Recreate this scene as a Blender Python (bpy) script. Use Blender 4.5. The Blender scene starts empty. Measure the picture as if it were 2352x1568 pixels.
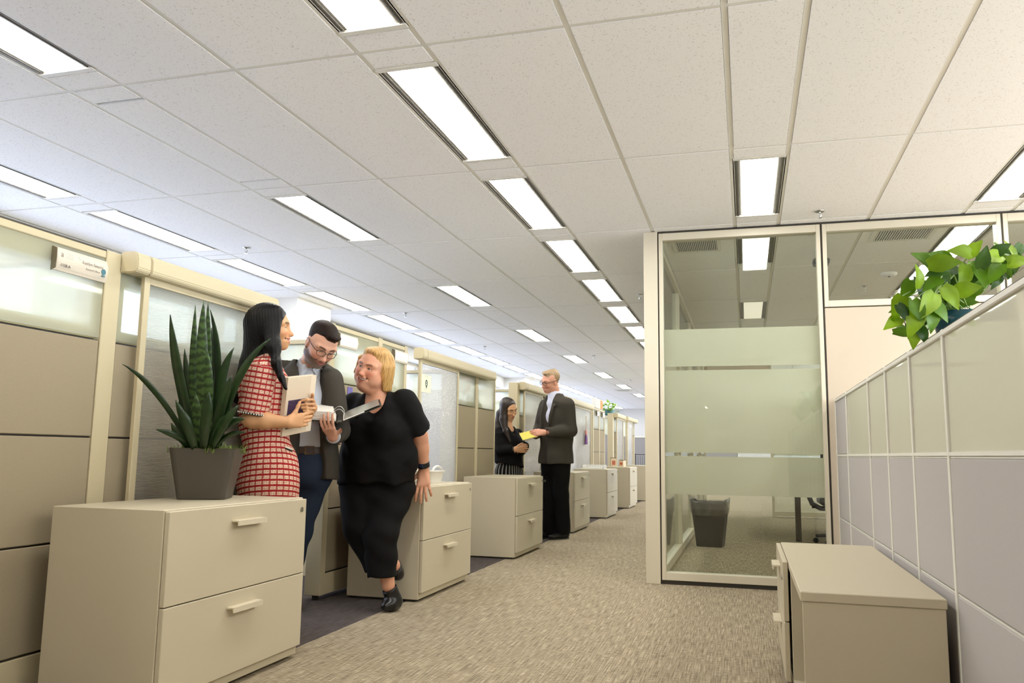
import bpy, bmesh, math, random
import numpy as np
from mathutils import Vector, Matrix

# ------------------------------------------------------------------ camera, world, light, exposure
S = bpy.context.scene
COL = S.collection
CAM_H = 0.92
YAW, PITCH, ROLL = 0.27846, 0.13546, 0.01377
cam_d = bpy.data.cameras.new('camera'); cam = bpy.data.objects.new('camera', cam_d); COL.objects.link(cam)
cam_d.sensor_fit = 'HORIZONTAL'; cam_d.sensor_width = 36.0; cam_d.lens = 36.0 * 1881.2 / 2352.0
cam_d.clip_start = 0.05; cam_d.clip_end = 200
fwd = Vector((-math.sin(YAW) * math.cos(PITCH), math.cos(YAW) * math.cos(PITCH), math.sin(PITCH)))
rgt0 = Vector((math.cos(YAW), math.sin(YAW), 0)); up0 = rgt0.cross(fwd)
rgt = rgt0 * math.cos(ROLL) + up0 * math.sin(ROLL); upv = -rgt0 * math.sin(ROLL) + up0 * math.cos(ROLL)
cam.matrix_world = Matrix(((rgt.x, upv.x, -fwd.x, 0), (rgt.y, upv.y, -fwd.y, 0), (rgt.z, upv.z, -fwd.z, CAM_H), (0, 0, 0, 1)))
S.camera = cam

W = bpy.data.worlds.new('world'); S.world = W; W.use_nodes = True
W.node_tree.nodes['Background'].inputs[0].default_value = (0.85, 0.90, 1.0, 1)
W.node_tree.nodes['Background'].inputs[1].default_value = 9.0
LAMP = 11.0                      # emission of the ceiling light lenses
vs = S.view_settings
vs.view_transform = 'Standard'; vs.look = 'None'; vs.gamma = 1.0; vs.use_curve_mapping = False
vs.exposure = 0.80
cy = S.cycles
cy.use_denoising = True
cy.max_bounces = 6; cy.diffuse_bounces = 4; cy.glossy_bounces = 3; cy.transmission_bounces = 6; cy.transparent_max_bounces = 10
cy.sample_clamp_indirect = 6.0; cy.caustics_reflective = False; cy.caustics_refractive = False
cy.use_light_tree = True
cy.use_adaptive_sampling = True; cy.adaptive_threshold = 0.08; cy.adaptive_min_samples = 16

# ------------------------------------------------------------------ helpers
random.seed(7)
def lin(c):
    return tuple(((v / 255.0) / 12.92 if v / 255.0 <= 0.04045 else ((v / 255.0 + 0.055) / 1.055) ** 2.4) for v in c) + (1.0,)
MATS = {}
def mat(name, rgb=None, rough=0.5, spec=0.5, metal=0.0, noise=None, bump=None, emit=None):
    """principled material; noise=(scale, amount[, stretch]) varies the colour, bump=(scale, strength[, distance])"""
    if name in MATS: return MATS[name]
    m = bpy.data.materials.new(name); m.use_nodes = True; MATS[name] = m
    nt = m.node_tree; b = nt.nodes['Principled BSDF']
    b.inputs['Base Color'].default_value = lin(rgb); b.inputs['Roughness'].default_value = rough
    b.inputs['Specular IOR Level'].default_value = spec; b.inputs['Metallic'].default_value = metal
    if noise or bump:
        tc = nt.nodes.new('ShaderNodeNewGeometry')
    if noise:
        mp = nt.nodes.new('ShaderNodeMapping'); nt.links.new(tc.outputs['Position'], mp.inputs[0])
        if len(noise) > 2: mp.inputs['Scale'].default_value = noise[2]
        n = nt.nodes.new('ShaderNodeTexNoise'); n.inputs['Scale'].default_value = noise[0]; n.inputs['Detail'].default_value = 4
        nt.links.new(mp.outputs[0], n.inputs[0])
        r = nt.nodes.new('ShaderNodeValToRGB'); a = noise[1]
        c = lin(rgb); r.color_ramp.elements[0].color = tuple(max(0, v * (1 - a)) for v in c[:3]) + (1,)
        r.color_ramp.elements[1].color = tuple(min(1, v * (1 + a)) for v in c[:3]) + (1,)
        r.color_ramp.elements[0].position = 0.3; r.color_ramp.elements[1].position = 0.7
        nt.links.new(n.outputs[0], r.inputs[0]); nt.links.new(r.outputs[0], b.inputs['Base Color'])
    if bump:
        n2 = nt.nodes.new('ShaderNodeTexNoise'); n2.inputs['Scale'].default_value = bump[0]; n2.inputs['Detail'].default_value = 3
        nt.links.new(tc.outputs['Position'], n2.inputs[0])
        bp = nt.nodes.new('ShaderNodeBump'); bp.inputs['Strength'].default_value = bump[1]
        bp.inputs['Distance'].default_value = bump[2] if len(bump) > 2 else 0.002
        nt.links.new(n2.outputs[0], bp.inputs['Height']); nt.links.new(bp.outputs[0], b.inputs['Normal'])
    if emit:
        b.inputs['Emission Color'].default_value = lin(emit[0]); b.inputs['Emission Strength'].default_value = emit[1]
    return m
def bm_box(bm, x0, x1, y0, y1, z0, z1):
    v = [bm.verts.new((x, y, z)) for z in (z0, z1) for y in (y0, y1) for x in (x0, x1)]
    for f in ((0, 2, 3, 1), (4, 5, 7, 6), (0, 1, 5, 4), (2, 6, 7, 3), (0, 4, 6, 2), (1, 3, 7, 5)):
        bm.faces.new([v[i] for i in f])
    return v
def bm_tube(bm, pts, rad, n=10, cap=True, up=None):
    """tube along pts, rad scalar or list"""
    pts = [Vector(p) for p in pts]; rings = []
    if not hasattr(rad, '__len__'): rad = [rad] * len(pts)
    ref = Vector(up) if up else None
    for i, p in enumerate(pts):
        d = (pts[min(i + 1, len(pts) - 1)] - pts[max(i - 1, 0)]).normalized()
        if ref is None: ref = Vector((0, 0, 1)) if abs(d.z) < 0.9 else Vector((1, 0, 0))
        a = d.cross(ref)
        if a.length < 1e-5: a = d.orthogonal()
        a.normalize(); b = a.cross(d).normalized(); ref = b
        rings.append([bm.verts.new(p + (a * math.cos(t) + b * math.sin(t)) * rad[i]) for t in (2 * math.pi * k / n for k in range(n))])
    for r0, r1 in zip(rings, rings[1:]):
        for k in range(n): bm.faces.new((r0[k], r0[(k + 1) % n], r1[(k + 1) % n], r1[k]))
    if cap:
        bm.faces.new(rings[0][::-1]); bm.faces.new(rings[-1])
def bm_lathe(bm, prof, n=20, c=(0, 0, 0)):
    rings = [[bm.verts.new((c[0] + r * math.cos(2 * math.pi * k / n), c[1] + r * math.sin(2 * math.pi * k / n), c[2] + z)) for k in range(n)] for r, z in prof]
    for r0, r1 in zip(rings, rings[1:]):
        for k in range(n): bm.faces.new((r0[k], r0[(k + 1) % n], r1[(k + 1) % n], r1[k]))
    return rings
def bm_prism(bm, poly, axis, a, b):
    """extrude a 2D polygon along axis (0,1,2) from a to b; poly gives the other two coordinates in order"""
    def pt(p, t):
        q = list(p); q.insert(axis, t); return q
    v0 = [bm.verts.new(pt(p, a)) for p in poly]; v1 = [bm.verts.new(pt(p, b)) for p in poly]
    n = len(poly); bm.faces.new(v0[::-1]); bm.faces.new(v1)
    for k in range(n): bm.faces.new((v0[k], v0[(k + 1) % n], v1[(k + 1) % n], v1[k]))
def finish(bm, bevel=0, seg=1, smooth=False):
    bmesh.ops.recalc_face_normals(bm, faces=bm.faces)
    if bevel:
        bmesh.ops.bevel(bm, geom=list(bm.edges), offset=bevel, segments=seg, affect='EDGES', clamp_overlap=True)
    me = bpy.data.meshes.new('m'); bm.to_mesh(me); bm.free()
    if smooth:
        me.polygons.foreach_set('use_smooth', [True] * len(me.polygons))
    return me
def link(name, me, m=None, parent=None, loc=None, rot=None):
    o = bpy.data.objects.new(name, me); COL.objects.link(o)
    if me is not None and m is not None and len(me.materials) == 0: me.materials.append(m)
    if loc is not None: o.location = loc
    if rot is not None: o.rotation_euler = rot
    if parent is not None: o.parent = parent
    return o
def obj(name, bm, m, parent=None, bevel=0, seg=1, smooth=False, loc=None, rot=None):
    return link(name, finish(bm, bevel, seg, smooth), m, parent, loc, rot)
BOXES = {}
def box(name, m, parent, x0, x1, y0, y1, z0, z1, bevel=0):
    """box at its own centre; equal boxes share mesh data.  parents sit at the origin unless told otherwise"""
    d = (round(x1 - x0, 4), round(y1 - y0, 4), round(z1 - z0, 4)); k = d + (m.name, bevel)
    if k not in BOXES:
        bm = bmesh.new(); bm_box(bm, -d[0] / 2, d[0] / 2, -d[1] / 2, d[1] / 2, -d[2] / 2, d[2] / 2)
        me = finish(bm, bevel); me.materials.append(m); BOXES[k] = me
    o = bpy.data.objects.new(name, BOXES[k]); COL.objects.link(o)
    o.location = ((x0 + x1) / 2, (y0 + y1) / 2, (z0 + z1) / 2)
    if parent is not None:
        o.parent = parent; o.location -= parent.location
    return o
def tag(o, label=None, cat=None, group=None, kind=None):
    if label: o['label'] = label
    if cat: o['category'] = cat
    if group: o['group'] = group
    if kind: o['kind'] = kind
    return o
def empty(name, loc=(0, 0, 0), rotz=0, label=None, cat=None, group=None, kind=None):
    o = bpy.data.objects.new(name, None); COL.objects.link(o); o.location = loc; o.rotation_euler = (0, 0, rotz)
    o.empty_display_size = 0.1
    return tag(o, label, cat, group, kind)
def text(name, body, size, m, parent, mtx, align='LEFT'):
    c = bpy.data.curves.new('t', 'FONT'); c.body = body; c.size = size; c.align_x = align; c.extrude = 0.0003
    o = bpy.data.objects.new('t', c); COL.objects.link(o)
    bpy.context.view_layer.update()
    me = bpy.data.meshes.new_from_object(o.evaluated_get(bpy.context.evaluated_depsgraph_get()))
    bpy.data.objects.remove(o); bpy.data.curves.remove(c)
    me.materials.clear(); me.materials.append(m)
    t = bpy.data.objects.new(name, me); COL.objects.link(t)
    if parent is not None: t.parent = parent; t.matrix_local = mtx
    else: t.matrix_world = mtx
    return t
# frame of something lying on a face that looks along +X: text runs along +Y, up is +Z
def face_px(x, y, z): return Matrix(((0, 0, 1, x), (1, 0, 0, y), (0, 1, 0, z), (0, 0, 0, 1)))

# ------------------------------------------------------------------ materials
def glassy(name, tint, refl=0.06, rough=0.02, haze=0.0, haze_col=(1, 1, 1), transl=0.5, haze_rough=0.3, ribs=None):
    """thin sheet: see-through part + milky (diffuse/translucent) part + surface reflection"""
    m = bpy.data.materials.new(name); m.use_nodes = True; nt = m.node_tree; MATS[name] = m
    nt.nodes.remove(nt.nodes['Principled BSDF']); out = nt.nodes['Material Output']
    N = nt.nodes.new; L = nt.links.new
    tr = N('ShaderNodeBsdfTransparent'); tr.inputs[0].default_value = lin(tint)
    sh = tr.outputs[0]
    if haze:
        di = N('ShaderNodeBsdfDiffuse'); di.inputs[0].default_value = lin(haze_col)
        tl = N('ShaderNodeBsdfTranslucent'); tl.inputs[0].default_value = lin(haze_col)
        mx = N('ShaderNodeMixShader'); mx.inputs[0].default_value = transl; L(di.outputs[0], mx.inputs[1]); L(tl.outputs[0], mx.inputs[2])
        m2 = N('ShaderNodeMixShader'); m2.inputs[0].default_value = haze; L(sh, m2.inputs[1]); L(mx.outputs[0], m2.inputs[2]); sh = m2.outputs[0]
    gl = N('ShaderNodeBsdfGlossy'); gl.inputs['Roughness'].default_value = rough
    lw = N('ShaderNodeLayerWeight'); lw.inputs[0].default_value = 0.5
    pw = N('ShaderNodeMath'); pw.operation = 'POWER'; pw.inputs[1].default_value = 5.0; L(lw.outputs['Facing'], pw.inputs[0])
    ml = N('ShaderNodeMath'); ml.operation = 'MULTIPLY_ADD'; ml.inputs[1].default_value = 0.8; ml.inputs[2].default_value = refl; L(pw.outputs[0], ml.inputs[0]); ml.use_clamp = True
    m3 = N('ShaderNodeMixShader'); L(ml.outputs[0], m3.inputs[0]); L(sh, m3.inputs[1]); L(gl.outputs[0], m3.inputs[2])
    if ribs:
        g = N('ShaderNodeNewGeometry'); w = N('ShaderNodeTexWave'); w.bands_direction = 'Z'; w.inputs['Scale'].default_value = ribs[0]
        w.inputs['Distortion'].default_value = 0.0
        L(g.outputs['Position'], w.inputs[0]); bp = N('ShaderNodeBump'); bp.inputs['Strength'].default_value = ribs[1]; bp.inputs['Distance'].default_value = 0.004
        L(w.outputs['Fac'], bp.inputs['Height']); L(bp.outputs[0], gl.inputs['Normal']); L(bp.outputs[0], di.inputs['Normal'])
        mr = N('ShaderNodeMapRange'); mr.inputs['To Min'].default_value = max(0, haze - 0.1); mr.inputs['To Max'].default_value = min(1, haze + 0.1)
        L(w.outputs['Fac'], mr.inputs[0]); L(mr.outputs[0], m2.inputs[0])
    L(m3.outputs[0], out.inputs[0])
    return m
M_TEE = mat('tee_paint', (228, 225, 214), 0.5)
M_CAB = mat('cabinet_laminate', (199, 189, 164), 0.42, 0.4, bump=(900, 0.05, 0.0004))
M_HANDLE = mat('handle_paint', (214, 204, 180), 0.35)
M_POST = mat('partition_paint', (200, 188, 154), 0.4, 0.4)
M_FAB_L = mat('beige_fabric', (158, 146, 122), 0.9, 0.1, noise=(700, 0.10), bump=(1400, 0.3, 0.0006))  # same fabric as on the right; darker yellow tone stands for the light here
M_FAB_R = mat('grey_fabric', (184, 179, 176), 0.9, 0.1, noise=(700, 0.06), bump=(1400, 0.25, 0.0006))  # same fabric in a paler grey tone that carries the brighter light
M_DARKGAP = mat('dark_metal', (58, 54, 46), 0.5)
M_WHITE = mat('white_paint', (232, 230, 224), 0.6)
M_CREAM = mat('cream_wall', (216, 202, 182), 0.6, 0.3)
M_PANEL = mat('cream_panel', (196, 183, 163), 0.6, 0.3)
M_FRAME = mat('room_frame_paint', (214, 206, 184), 0.4)
M_BLACK = mat('black_plastic', (26, 25, 24), 0.45)
M_CHROME = mat('steel', (190, 190, 186), 0.25, metal=1.0)
M_LENS = mat('lamp_lens', (250, 250, 250), 0.4, emit=((255, 252, 246), LAMP))
M_LENS_DIM = mat('lamp_lens_dim', (250, 250, 250), 0.4, emit=((255, 246, 222), 0.36))
M_SLOT = mat('lamp_slot', (112, 110, 104), 0.45, metal=0.2)
M_CLEAR = glassy('clear_glass', (246, 249, 245), 0.05)
M_WIN_L = glassy('tinted_window_glass', (184, 188, 197), 0.04)  # grey tint added to cut the daylight on the left ceiling
M_WIN = glassy('window_glass', (250, 252, 253), 0.04)
M_FROST = glassy('frosted_glass', (244, 248, 238), 0.04, 0.03, haze=0.5, haze_col=(250, 251, 244), transl=0.75)
M_FROST_R = glassy('frosted_glass_pale', (240, 245, 238), 0.045, 0.03, haze=0.72, haze_col=(246, 242, 222), transl=0.08)
M_FILM = glassy('frosted_film', (247, 248, 242), 0.02, 0.15, haze=0.72, haze_col=(243, 240, 226), transl=0.42)
M_RIB = glassy('ribbed_polycarbonate', (246, 246, 244), 0.03, 0.12, haze=0.32, haze_col=(252, 252, 250), transl=0.75, ribs=(45.0, 0.5))

def ceiling_mat():
    m = mat('ceiling_tile', (246, 244, 240), 0.9, 0.1); nt = m.node_tree; b = nt.nodes['Principled BSDF']; N = nt.nodes.new; L = nt.links.new
    g = N('ShaderNodeNewGeometry')
    n1 = N('ShaderNodeTexNoise'); n1.inputs['Scale'].default_value = 135; n1.inputs['Detail'].default_value = 3; n1.inputs['Roughness'].default_value = 0.65
    L(g.outputs['Position'], n1.inputs[0])
    r = N('ShaderNodeValToRGB'); r.color_ramp.elements[0].position = 0.335; r.color_ramp.elements[1].position = 0.385
    r.color_ramp.elements[0].color = lin((200, 192, 182)); r.color_ramp.elements[1].color = lin((247, 245, 241))
    L(n1.outputs[0], r.inputs[0]); L(r.outputs[0], b.inputs['Base Color'])
    bp = N('ShaderNodeBump'); bp.inputs['Strength'].default_value = 0.35; bp.inputs['Distance'].default_value = 0.003
    L(r.outputs[0], bp.inputs['Height']); L(bp.outputs[0], b.inputs['Normal'])
    return m
M_TILE = ceiling_mat()
def carpet_mat(name, c0, c1, c2, along='Y'):
    m = mat(name, c1, 0.95, 0.05); nt = m.node_tree; b = nt.nodes['Principled BSDF']; N = nt.nodes.new; L = nt.links.new
    g = N('ShaderNodeNewGeometry')
    def streak(sc, scale):
        mp = N('ShaderNodeMapping'); mp.inputs['Scale'].default_value = sc; L(g.outputs['Position'], mp.inputs[0])
        n = N('ShaderNodeTexNoise'); n.inputs['Scale'].default_value = scale; n.inputs['Detail'].default_value = 2; L(mp.outputs[0], n.inputs[0]); return n.outputs[0]
    a = streak((1, 0.035, 1), 175); c = streak((0.12, 1, 1), 200); d = streak((1, 1, 1), 330)
    ad = N('ShaderNodeMath'); ad.operation = 'ADD'; L(a, ad.inputs[0]); L(c, ad.inputs[1])
    ad2 = N('ShaderNodeMath'); ad2.operation = 'MULTIPLY_ADD'; L(d, ad2.inputs[0]); ad2.inputs[1].default_value = 0.8; L(ad.outputs[0], ad2.inputs[2])
    mr = N('ShaderNodeMapRange'); mr.inputs['From Min'].default_value = 1.0; mr.inputs['From Max'].default_value = 1.8; L(ad2.outputs[0], mr.inputs[0])
    r = N('ShaderNodeValToRGB'); r.color_ramp.elements[0].color = lin(c0); r.color_ramp.elements[1].color = lin(c2)
    e = r.color_ramp.elements.new(0.5); e.color = lin(c1); r.color_ramp.elements[0].position = 0.1; r.color_ramp.elements[1].position = 0.9
    L(mr.outputs[0], r.inputs[0]); L(r.outputs[0], b.inputs['Base Color'])
    bp = N('ShaderNodeBump'); bp.inputs['Strength'].default_value = 0.5; bp.inputs['Distance'].default_value = 0.003
    L(mr.outputs[0], bp.inputs['Height']); L(bp.outputs[0], b.inputs['Normal'])
    return m
M_CARPET = carpet_mat('beige_carpet', (106, 95, 78), (192, 178, 152), (242, 230, 204))
M_CARPET_D = carpet_mat('grey_carpet', (66, 60, 58), (104, 96, 92), (142, 132, 126))

# ------------------------------------------------------------------ shell of the room
CH = 2.614                         # ceiling height
FT = 0.3048
GX0, GY0 = 0.1104, 3.0098          # ceiling grid origin
XL, XR, YN, YF = -5.25, 5.2, -2.4, 31.2
fl = empty('floor', kind='structure')
box('corridor_carpet', M_CARPET, fl, -2.06, XR, YN, YF, -0.06, 0.0)
box('cubicle_carpet', M_CARPET_D, fl, XL - 0.3, -2.06, YN, YF, -0.06, 0.0)
ceil = empty('ceiling', kind='structure')
box('slab', M_TILE, ceil, XL - 0.3, XR + 0.2, YN - 0.2, YF + 0.2, CH + 0.06, CH + 0.16)
def gx(f): return GX0 + f * FT
def gy(j): return GY0 + j * 5 * FT
# light positions: column k (5 ft apart) -> cells (rows of 5 ft)
LIGHTS = {-3: list(range(-2, 18)), -2: [c for c in range(-3, 18) if c % 2], -1: list(range(-2, 18)), 0: [1, 2, 4, 6], 1: [-3, -2, -1, 0, 1, 2, 3, 4, 6], 2: [-2, -1, 0, 1, 3, 5], 3: [0, 2, 4]}  # near cells over the low partition and outer columns: unseen lamps added for brightness
ROWS = range(-4, 19)
lines = sorted({5 * k + d for k in range(-3, 4) for d in (-0.5, 0.5, 2.5)} | {-17.5, -12.5})
bm = bmesh.new()
for f in lines: bm_box(bm, gx(f) - 0.012, gx(f) + 0.012, YN, YF, CH, CH + 0.02)
for j in ROWS:
    if YN < gy(j) < YF: bm_box(bm, XL, XR, gy(j) - 0.012, gy(j) + 0.012, CH + 0.0006, CH + 0.02)
obj('tee_grid', bm, M_TEE, ceil)
TZ0, TZ1, G = CH - 0.003, CH + 0.022, 0.0135
VENTS = {(-0.5 - 1.0, 2), (3.5, 2), (-9.5 + 1.0, 11)}
far = bmesh.new()
for a, b_ in zip([(-17.75)] + lines, lines + [16.6]):
    for j in ROWS:
        y0, y1 = gy(j), gy(j + 1)
        if y1 < YN + 0.3 or y1 > YF + 0.4: continue
        y0 = max(y0, YN); y1 = min(y1, YF)
        mid = (a + b_) / 2; k = round(mid / 5)
        x0, x1 = max(gx(a), XL), min(gx(b_), XR)
        narrow = abs(mid - 5 * k) < 0.1 and (b_ - a) < 1.2
        if x1 - x0 < 0.05: continue
        pieces = [(y0, y1)]
        if narrow:
            e = 0.155
            if j in LIGHTS.get(k, ()): pieces = [(y0, y0 + e), (y1 - e, y1)]
            elif k in (-2,) : pieces = [(y0, y0 + e), (y0 + e, y1 - e), (y1 - e, y1)]
        for p0, p1 in pieces:
            if gy(j) > 13.5 or gx(b_) > 2.8 or y1 < 0.5:
                bm_box(far, x0 + G, x1 - G, p0 + G, p1 - G, TZ0, TZ1)
            else:
                box('ceiling_tile', M_TILE, ceil, x0 + G, x1 - G, p0 + G, p1 - G, TZ0, TZ1)
o = obj('far_tiles', far, M_TILE, ceil); o['kind'] = 'stuff'

# ceiling lights: one thing each, with the housing, the two dark air slots and the lens
light_meshes = {}
def light_parts():
    h = 4 * FT / 2 - 0.004; w = FT / 2 - 0.006
    bm = bmesh.new()
    for s in (-1, 1): bm_box(bm, -w, w, s * h - 0.028 if s > 0 else -h, h if s > 0 else -h + 0.028, -0.006, 0.03)
    bm_box(bm, -w, w, -h, h, 0.05, 0.06)
    for s in (-1, 1): bm_box(bm, s * w - 0.003, s * w + 0.003, -h, h, 0.0, 0.05)
    light_meshes['housing'] = (finish(bm), M_TEE)
    def pane_():
        bm = bmesh.new(); bm.faces.new([bm.verts.new(p) for p in ((-0.103, -h + 0.03, -0.001), (-0.103, h - 0.03, -0.001), (0.103, h - 0.03, -0.001), (0.103, -h + 0.03, -0.001))])
        me = bpy.data.meshes.new('m'); bm.to_mesh(me); bm.free(); return me
    light_meshes['lens'] = (pane_(), M_LENS)
    light_meshes['lens_dim'] = (pane_(), M_LENS_DIM)
    bm = bmesh.new()
    bm_box(bm, -0.021, 0.021, -h + 0.028, h - 0.028, 0.004, 0.02)
    bm_box(bm, -0.003, 0.003, -h + 0.028, h - 0.028, -0.001, 0.004)
    light_meshes['air_slot'] = (finish(bm), M_SLOT)
light_parts()
KIND = {-3: 'row nearest the windows', -2: 'sparse row over the cubicles', -1: 'row along the corridor edge', 0: 'row leading into the glass room', 1: 'row over the low partition', 2: 'row beyond the low partition', 3: 'row along the far wall'}
ORD = ['first', 'second', 'third', 'fourth', 'fifth', 'sixth', 'seventh', 'eighth', 'ninth', 'tenth', 'eleventh', 'twelfth', 'thirteenth', 'fourteenth', 'fifteenth', 'sixteenth', 'seventeenth', 'eighteenth', 'nineteenth', 'twentieth']
FIRST = {-3: 0, -2: -1, -1: -1, 0: 1, 1: 1, 2: 2, 3: 2}      # cell where each row's label count starts
for k, cells in LIGHTS.items():
    vis = [c for c in cells if c >= FIRST[k]]; behind = [c for c in cells if c < FIRST[k]]
    for c in cells:
        yc = gy(c + 0.5)
        if c in vis: l = '%s white ceiling light, counted from the camera, in the %s' % (ORD[vis.index(c)], KIND[k])
        else: l = 'white ceiling light %s outside the view, in the %s' % (ORD[len(behind) - 1 - behind.index(c)], KIND[k])
        r = empty('ceiling_light', (gx(5 * k), yc, CH), 0, l, 'ceiling light', 'ceiling lights')
        link('housing', *light_meshes['housing'], parent=r)
        link('lens', *light_meshes['lens_dim' if (k == 0 and c > 1) else 'lens'], parent=r)
        for s in (-1, 1): link('air_slot', *light_meshes['air_slot'], parent=r, loc=(s * 0.1245, 0, 0))

# walls with windows
SILL, HEAD = 0.78, 2.40
win_n = [0]
def window_wall(name, axis, pos, sgn, lo, hi, m, pane, step=1.95):
    """wall in the plane axis=pos, sgn = outward direction, running lo..hi along the other axis"""
    w = empty(name, kind='structure'); T = 0.3
    def B(nm, mm, par, t0, t1, a, b, z0, z1):
        p0, p1 = sorted((pos + sgn * t0, pos + sgn * t1))
        if axis == 0: return box(nm, mm, par, p0, p1, a, b, z0, z1)
        return box(nm, mm, par, a, b, p0, p1, z0, z1)
    B('sill_wall', m, w, 0, T, lo, hi, 0, SILL); B('head_wall', m, w, 0, T, lo, hi, HEAD, CH + 0.06)
    y = lo
    while y < hi - 0.4:
        y2 = min(y + step, hi)
        B('pier', m, w, 0, T, y2 - 0.18, y2, SILL, HEAD)
        win_n[0] += 1; wn = empty('window_%d' % win_n[0], kind='structure')
        B('frame', M_FRAME, wn, 0.14, 0.2, y, y + 0.05, SILL, HEAD); B('frame', M_FRAME, wn, 0.14, 0.2, y2 - 0.23, y2 - 0.18, SILL, HEAD)
        B('frame', M_FRAME, wn, 0.14, 0.2, y + 0.05, y2 - 0.23, SILL, SILL + 0.05); B('frame', M_FRAME, wn, 0.14, 0.2, y + 0.05, y2 - 0.23, HEAD - 0.05, HEAD)
        B('pane', pane, wn, 0.168, 0.174, y + 0.05, y2 - 0.23, SILL + 0.05, HEAD - 0.05)
        y = y2
    ld = bpy.data.lights.new('portal', 'AREA'); ld.shape = 'RECTANGLE'; ld.size = hi - lo; ld.size_y = HEAD - SILL; ld.cycles.is_portal = True
    po_ = bpy.data.objects.new('window_portal', ld); COL.objects.link(po_); q = pos + sgn * 0.25
    po_.location = (q, (lo + hi) / 2, (SILL + HEAD) / 2)
    po_.matrix_world = Matrix(((0, 0, sgn, q), (1, 0, 0, (lo + hi) / 2), (0, 1, 0, (SILL + HEAD) / 2), (0, 0, 0, 1)))
window_wall('wall_left', 0, XL, -1, YN, YF, M_WHITE, M_WIN_L)
window_wall('wall_right', 0, XR, 1, YN, YF, M_CREAM, M_WIN)  # windows on this side are unseen, added to brighten the ceiling
tag(box('wall_back', M_CREAM, None, XL - 0.3, XR + 0.3, YN - 0.15, YN, 0, CH + 0.06), kind='structure')
wf = empty('wall_far', kind='structure')
M_FARW = mat('grey_wall', (206, 204, 200), 0.7)
box('wall', M_FARW, wf, XL - 0.3, XR + 0.15, YF, YF + 0.15, 0, CH + 0.06)
# structural columns by the windows
for i, yy in enumerate((7.97, 17.75)):
    o = box('trim_%d' % (i + 1), M_WHITE, None, XL, -4.77, yy, yy + 0.77, 0, CH); tag(o, kind='structure')

# ------------------------------------------------------------------ filing cabinets along the corridor
CX0, CX1, CT = -2.46, -1.975, 0.705      # back, carcass front, top
def handle_mesh(L_=0.2):
    bm = bmesh.new()
    bm_prism(bm, [(0, 0), (0.026, 0), (0.028, -0.014), (0.032, -0.014), (0.032, 0.006), (0, 0.006)], 1, -L_ / 2, L_ / 2)
    return finish(bm)
HANDLE = handle_mesh(); HANDLE.materials.append(M_HANDLE)
def lock_mesh():
    bm = bmesh.new(); bm_tube(bm, [(0, 0, 0), (0.004, 0, 0)], 0.011, 16); bm_box(bm, 0.004, 0.0046, -0.0015, 0.0015, -0.006, 0.006)
    return finish(bm)
LOCK = lock_mesh(); LOCK.materials.append(M_CHROME)
def filing_cabinet(y0, wid, label, key=False):
    r = empty('filing_cabinet', (0, y0, 0), 0, label, 'cabinet', 'two drawer filing cabinets along the corridor')
    P = lambda nm, m, x0, x1, a, b, z0, z1, bv=0: box(nm, m, r, x0, x1, y0 + a, y0 + b, z0, z1, bv)
    P('body', M_CAB, CX0, CX1, 0, wid, 0.014, CT, 0.0025)
    P('plinth', M_DARKGAP, CX0 + 0.03, CX1 - 0.03, 0.02, wid - 0.02, 0.0, 0.014)
    fx0, fx1 = CX1 + 0.0015, CX1 + 0.0215
    for z0, z1 in ((0.372, 0.699), (0.055, 0.368)):
        d = P('drawer', M_CAB, fx0, fx1, 0.004, wid - 0.004, z0, z1, 0.002)
        h = link('handle', HANDLE, None, d, (0.010, 0, z1 - 0.062 - (z0 + z1) / 2)); h['label'] = 'cream tab pull'
        if z0 > 0.3:
            link('lock', LOCK, None, d, (0.010, wid / 2 - 0.045, (z1 - z0) / 2 - 0.045))['label'] = 'small round steel lock'
            if key:
                kb = bmesh.new(); bm_box(kb, 0.012, 0.035, -0.0012, 0.0012, -0.003, 0.003); bm_tube(kb, [(0.035, -0.0015, 0), (0.035, 0.0015, 0)], 0.012, 12)
                obj('key', kb, M_DARKGAP, d, loc=(0.004, wid / 2 - 0.045, (z1 - z0) / 2 - 0.045))
    return r
filing_cabinet(2.49, 0.945, 'cream two drawer cabinet carrying the potted snake plant, nearest the camera')
filing_cabinet(4.87, 0.945, 'cream two drawer cabinet on which the blonde woman rests her hand')
filing_cabinet(7.08, 0.945, 'cream two drawer cabinet in front of the woman in striped trousers', key=True)
filing_cabinet(9.62, 0.945, 'cream two drawer cabinet just behind the tall man in the dark suit')
filing_cabinet(12.0, 0.945, 'cream two drawer cabinet carrying a white paper tray, second behind the tall man')
filing_cabinet(14.4, 0.945, 'cream two drawer cabinet carrying two small cartons')
filing_cabinet(16.85, 0.945, 'cream two drawer cabinet farthest down the corridor')

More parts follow.
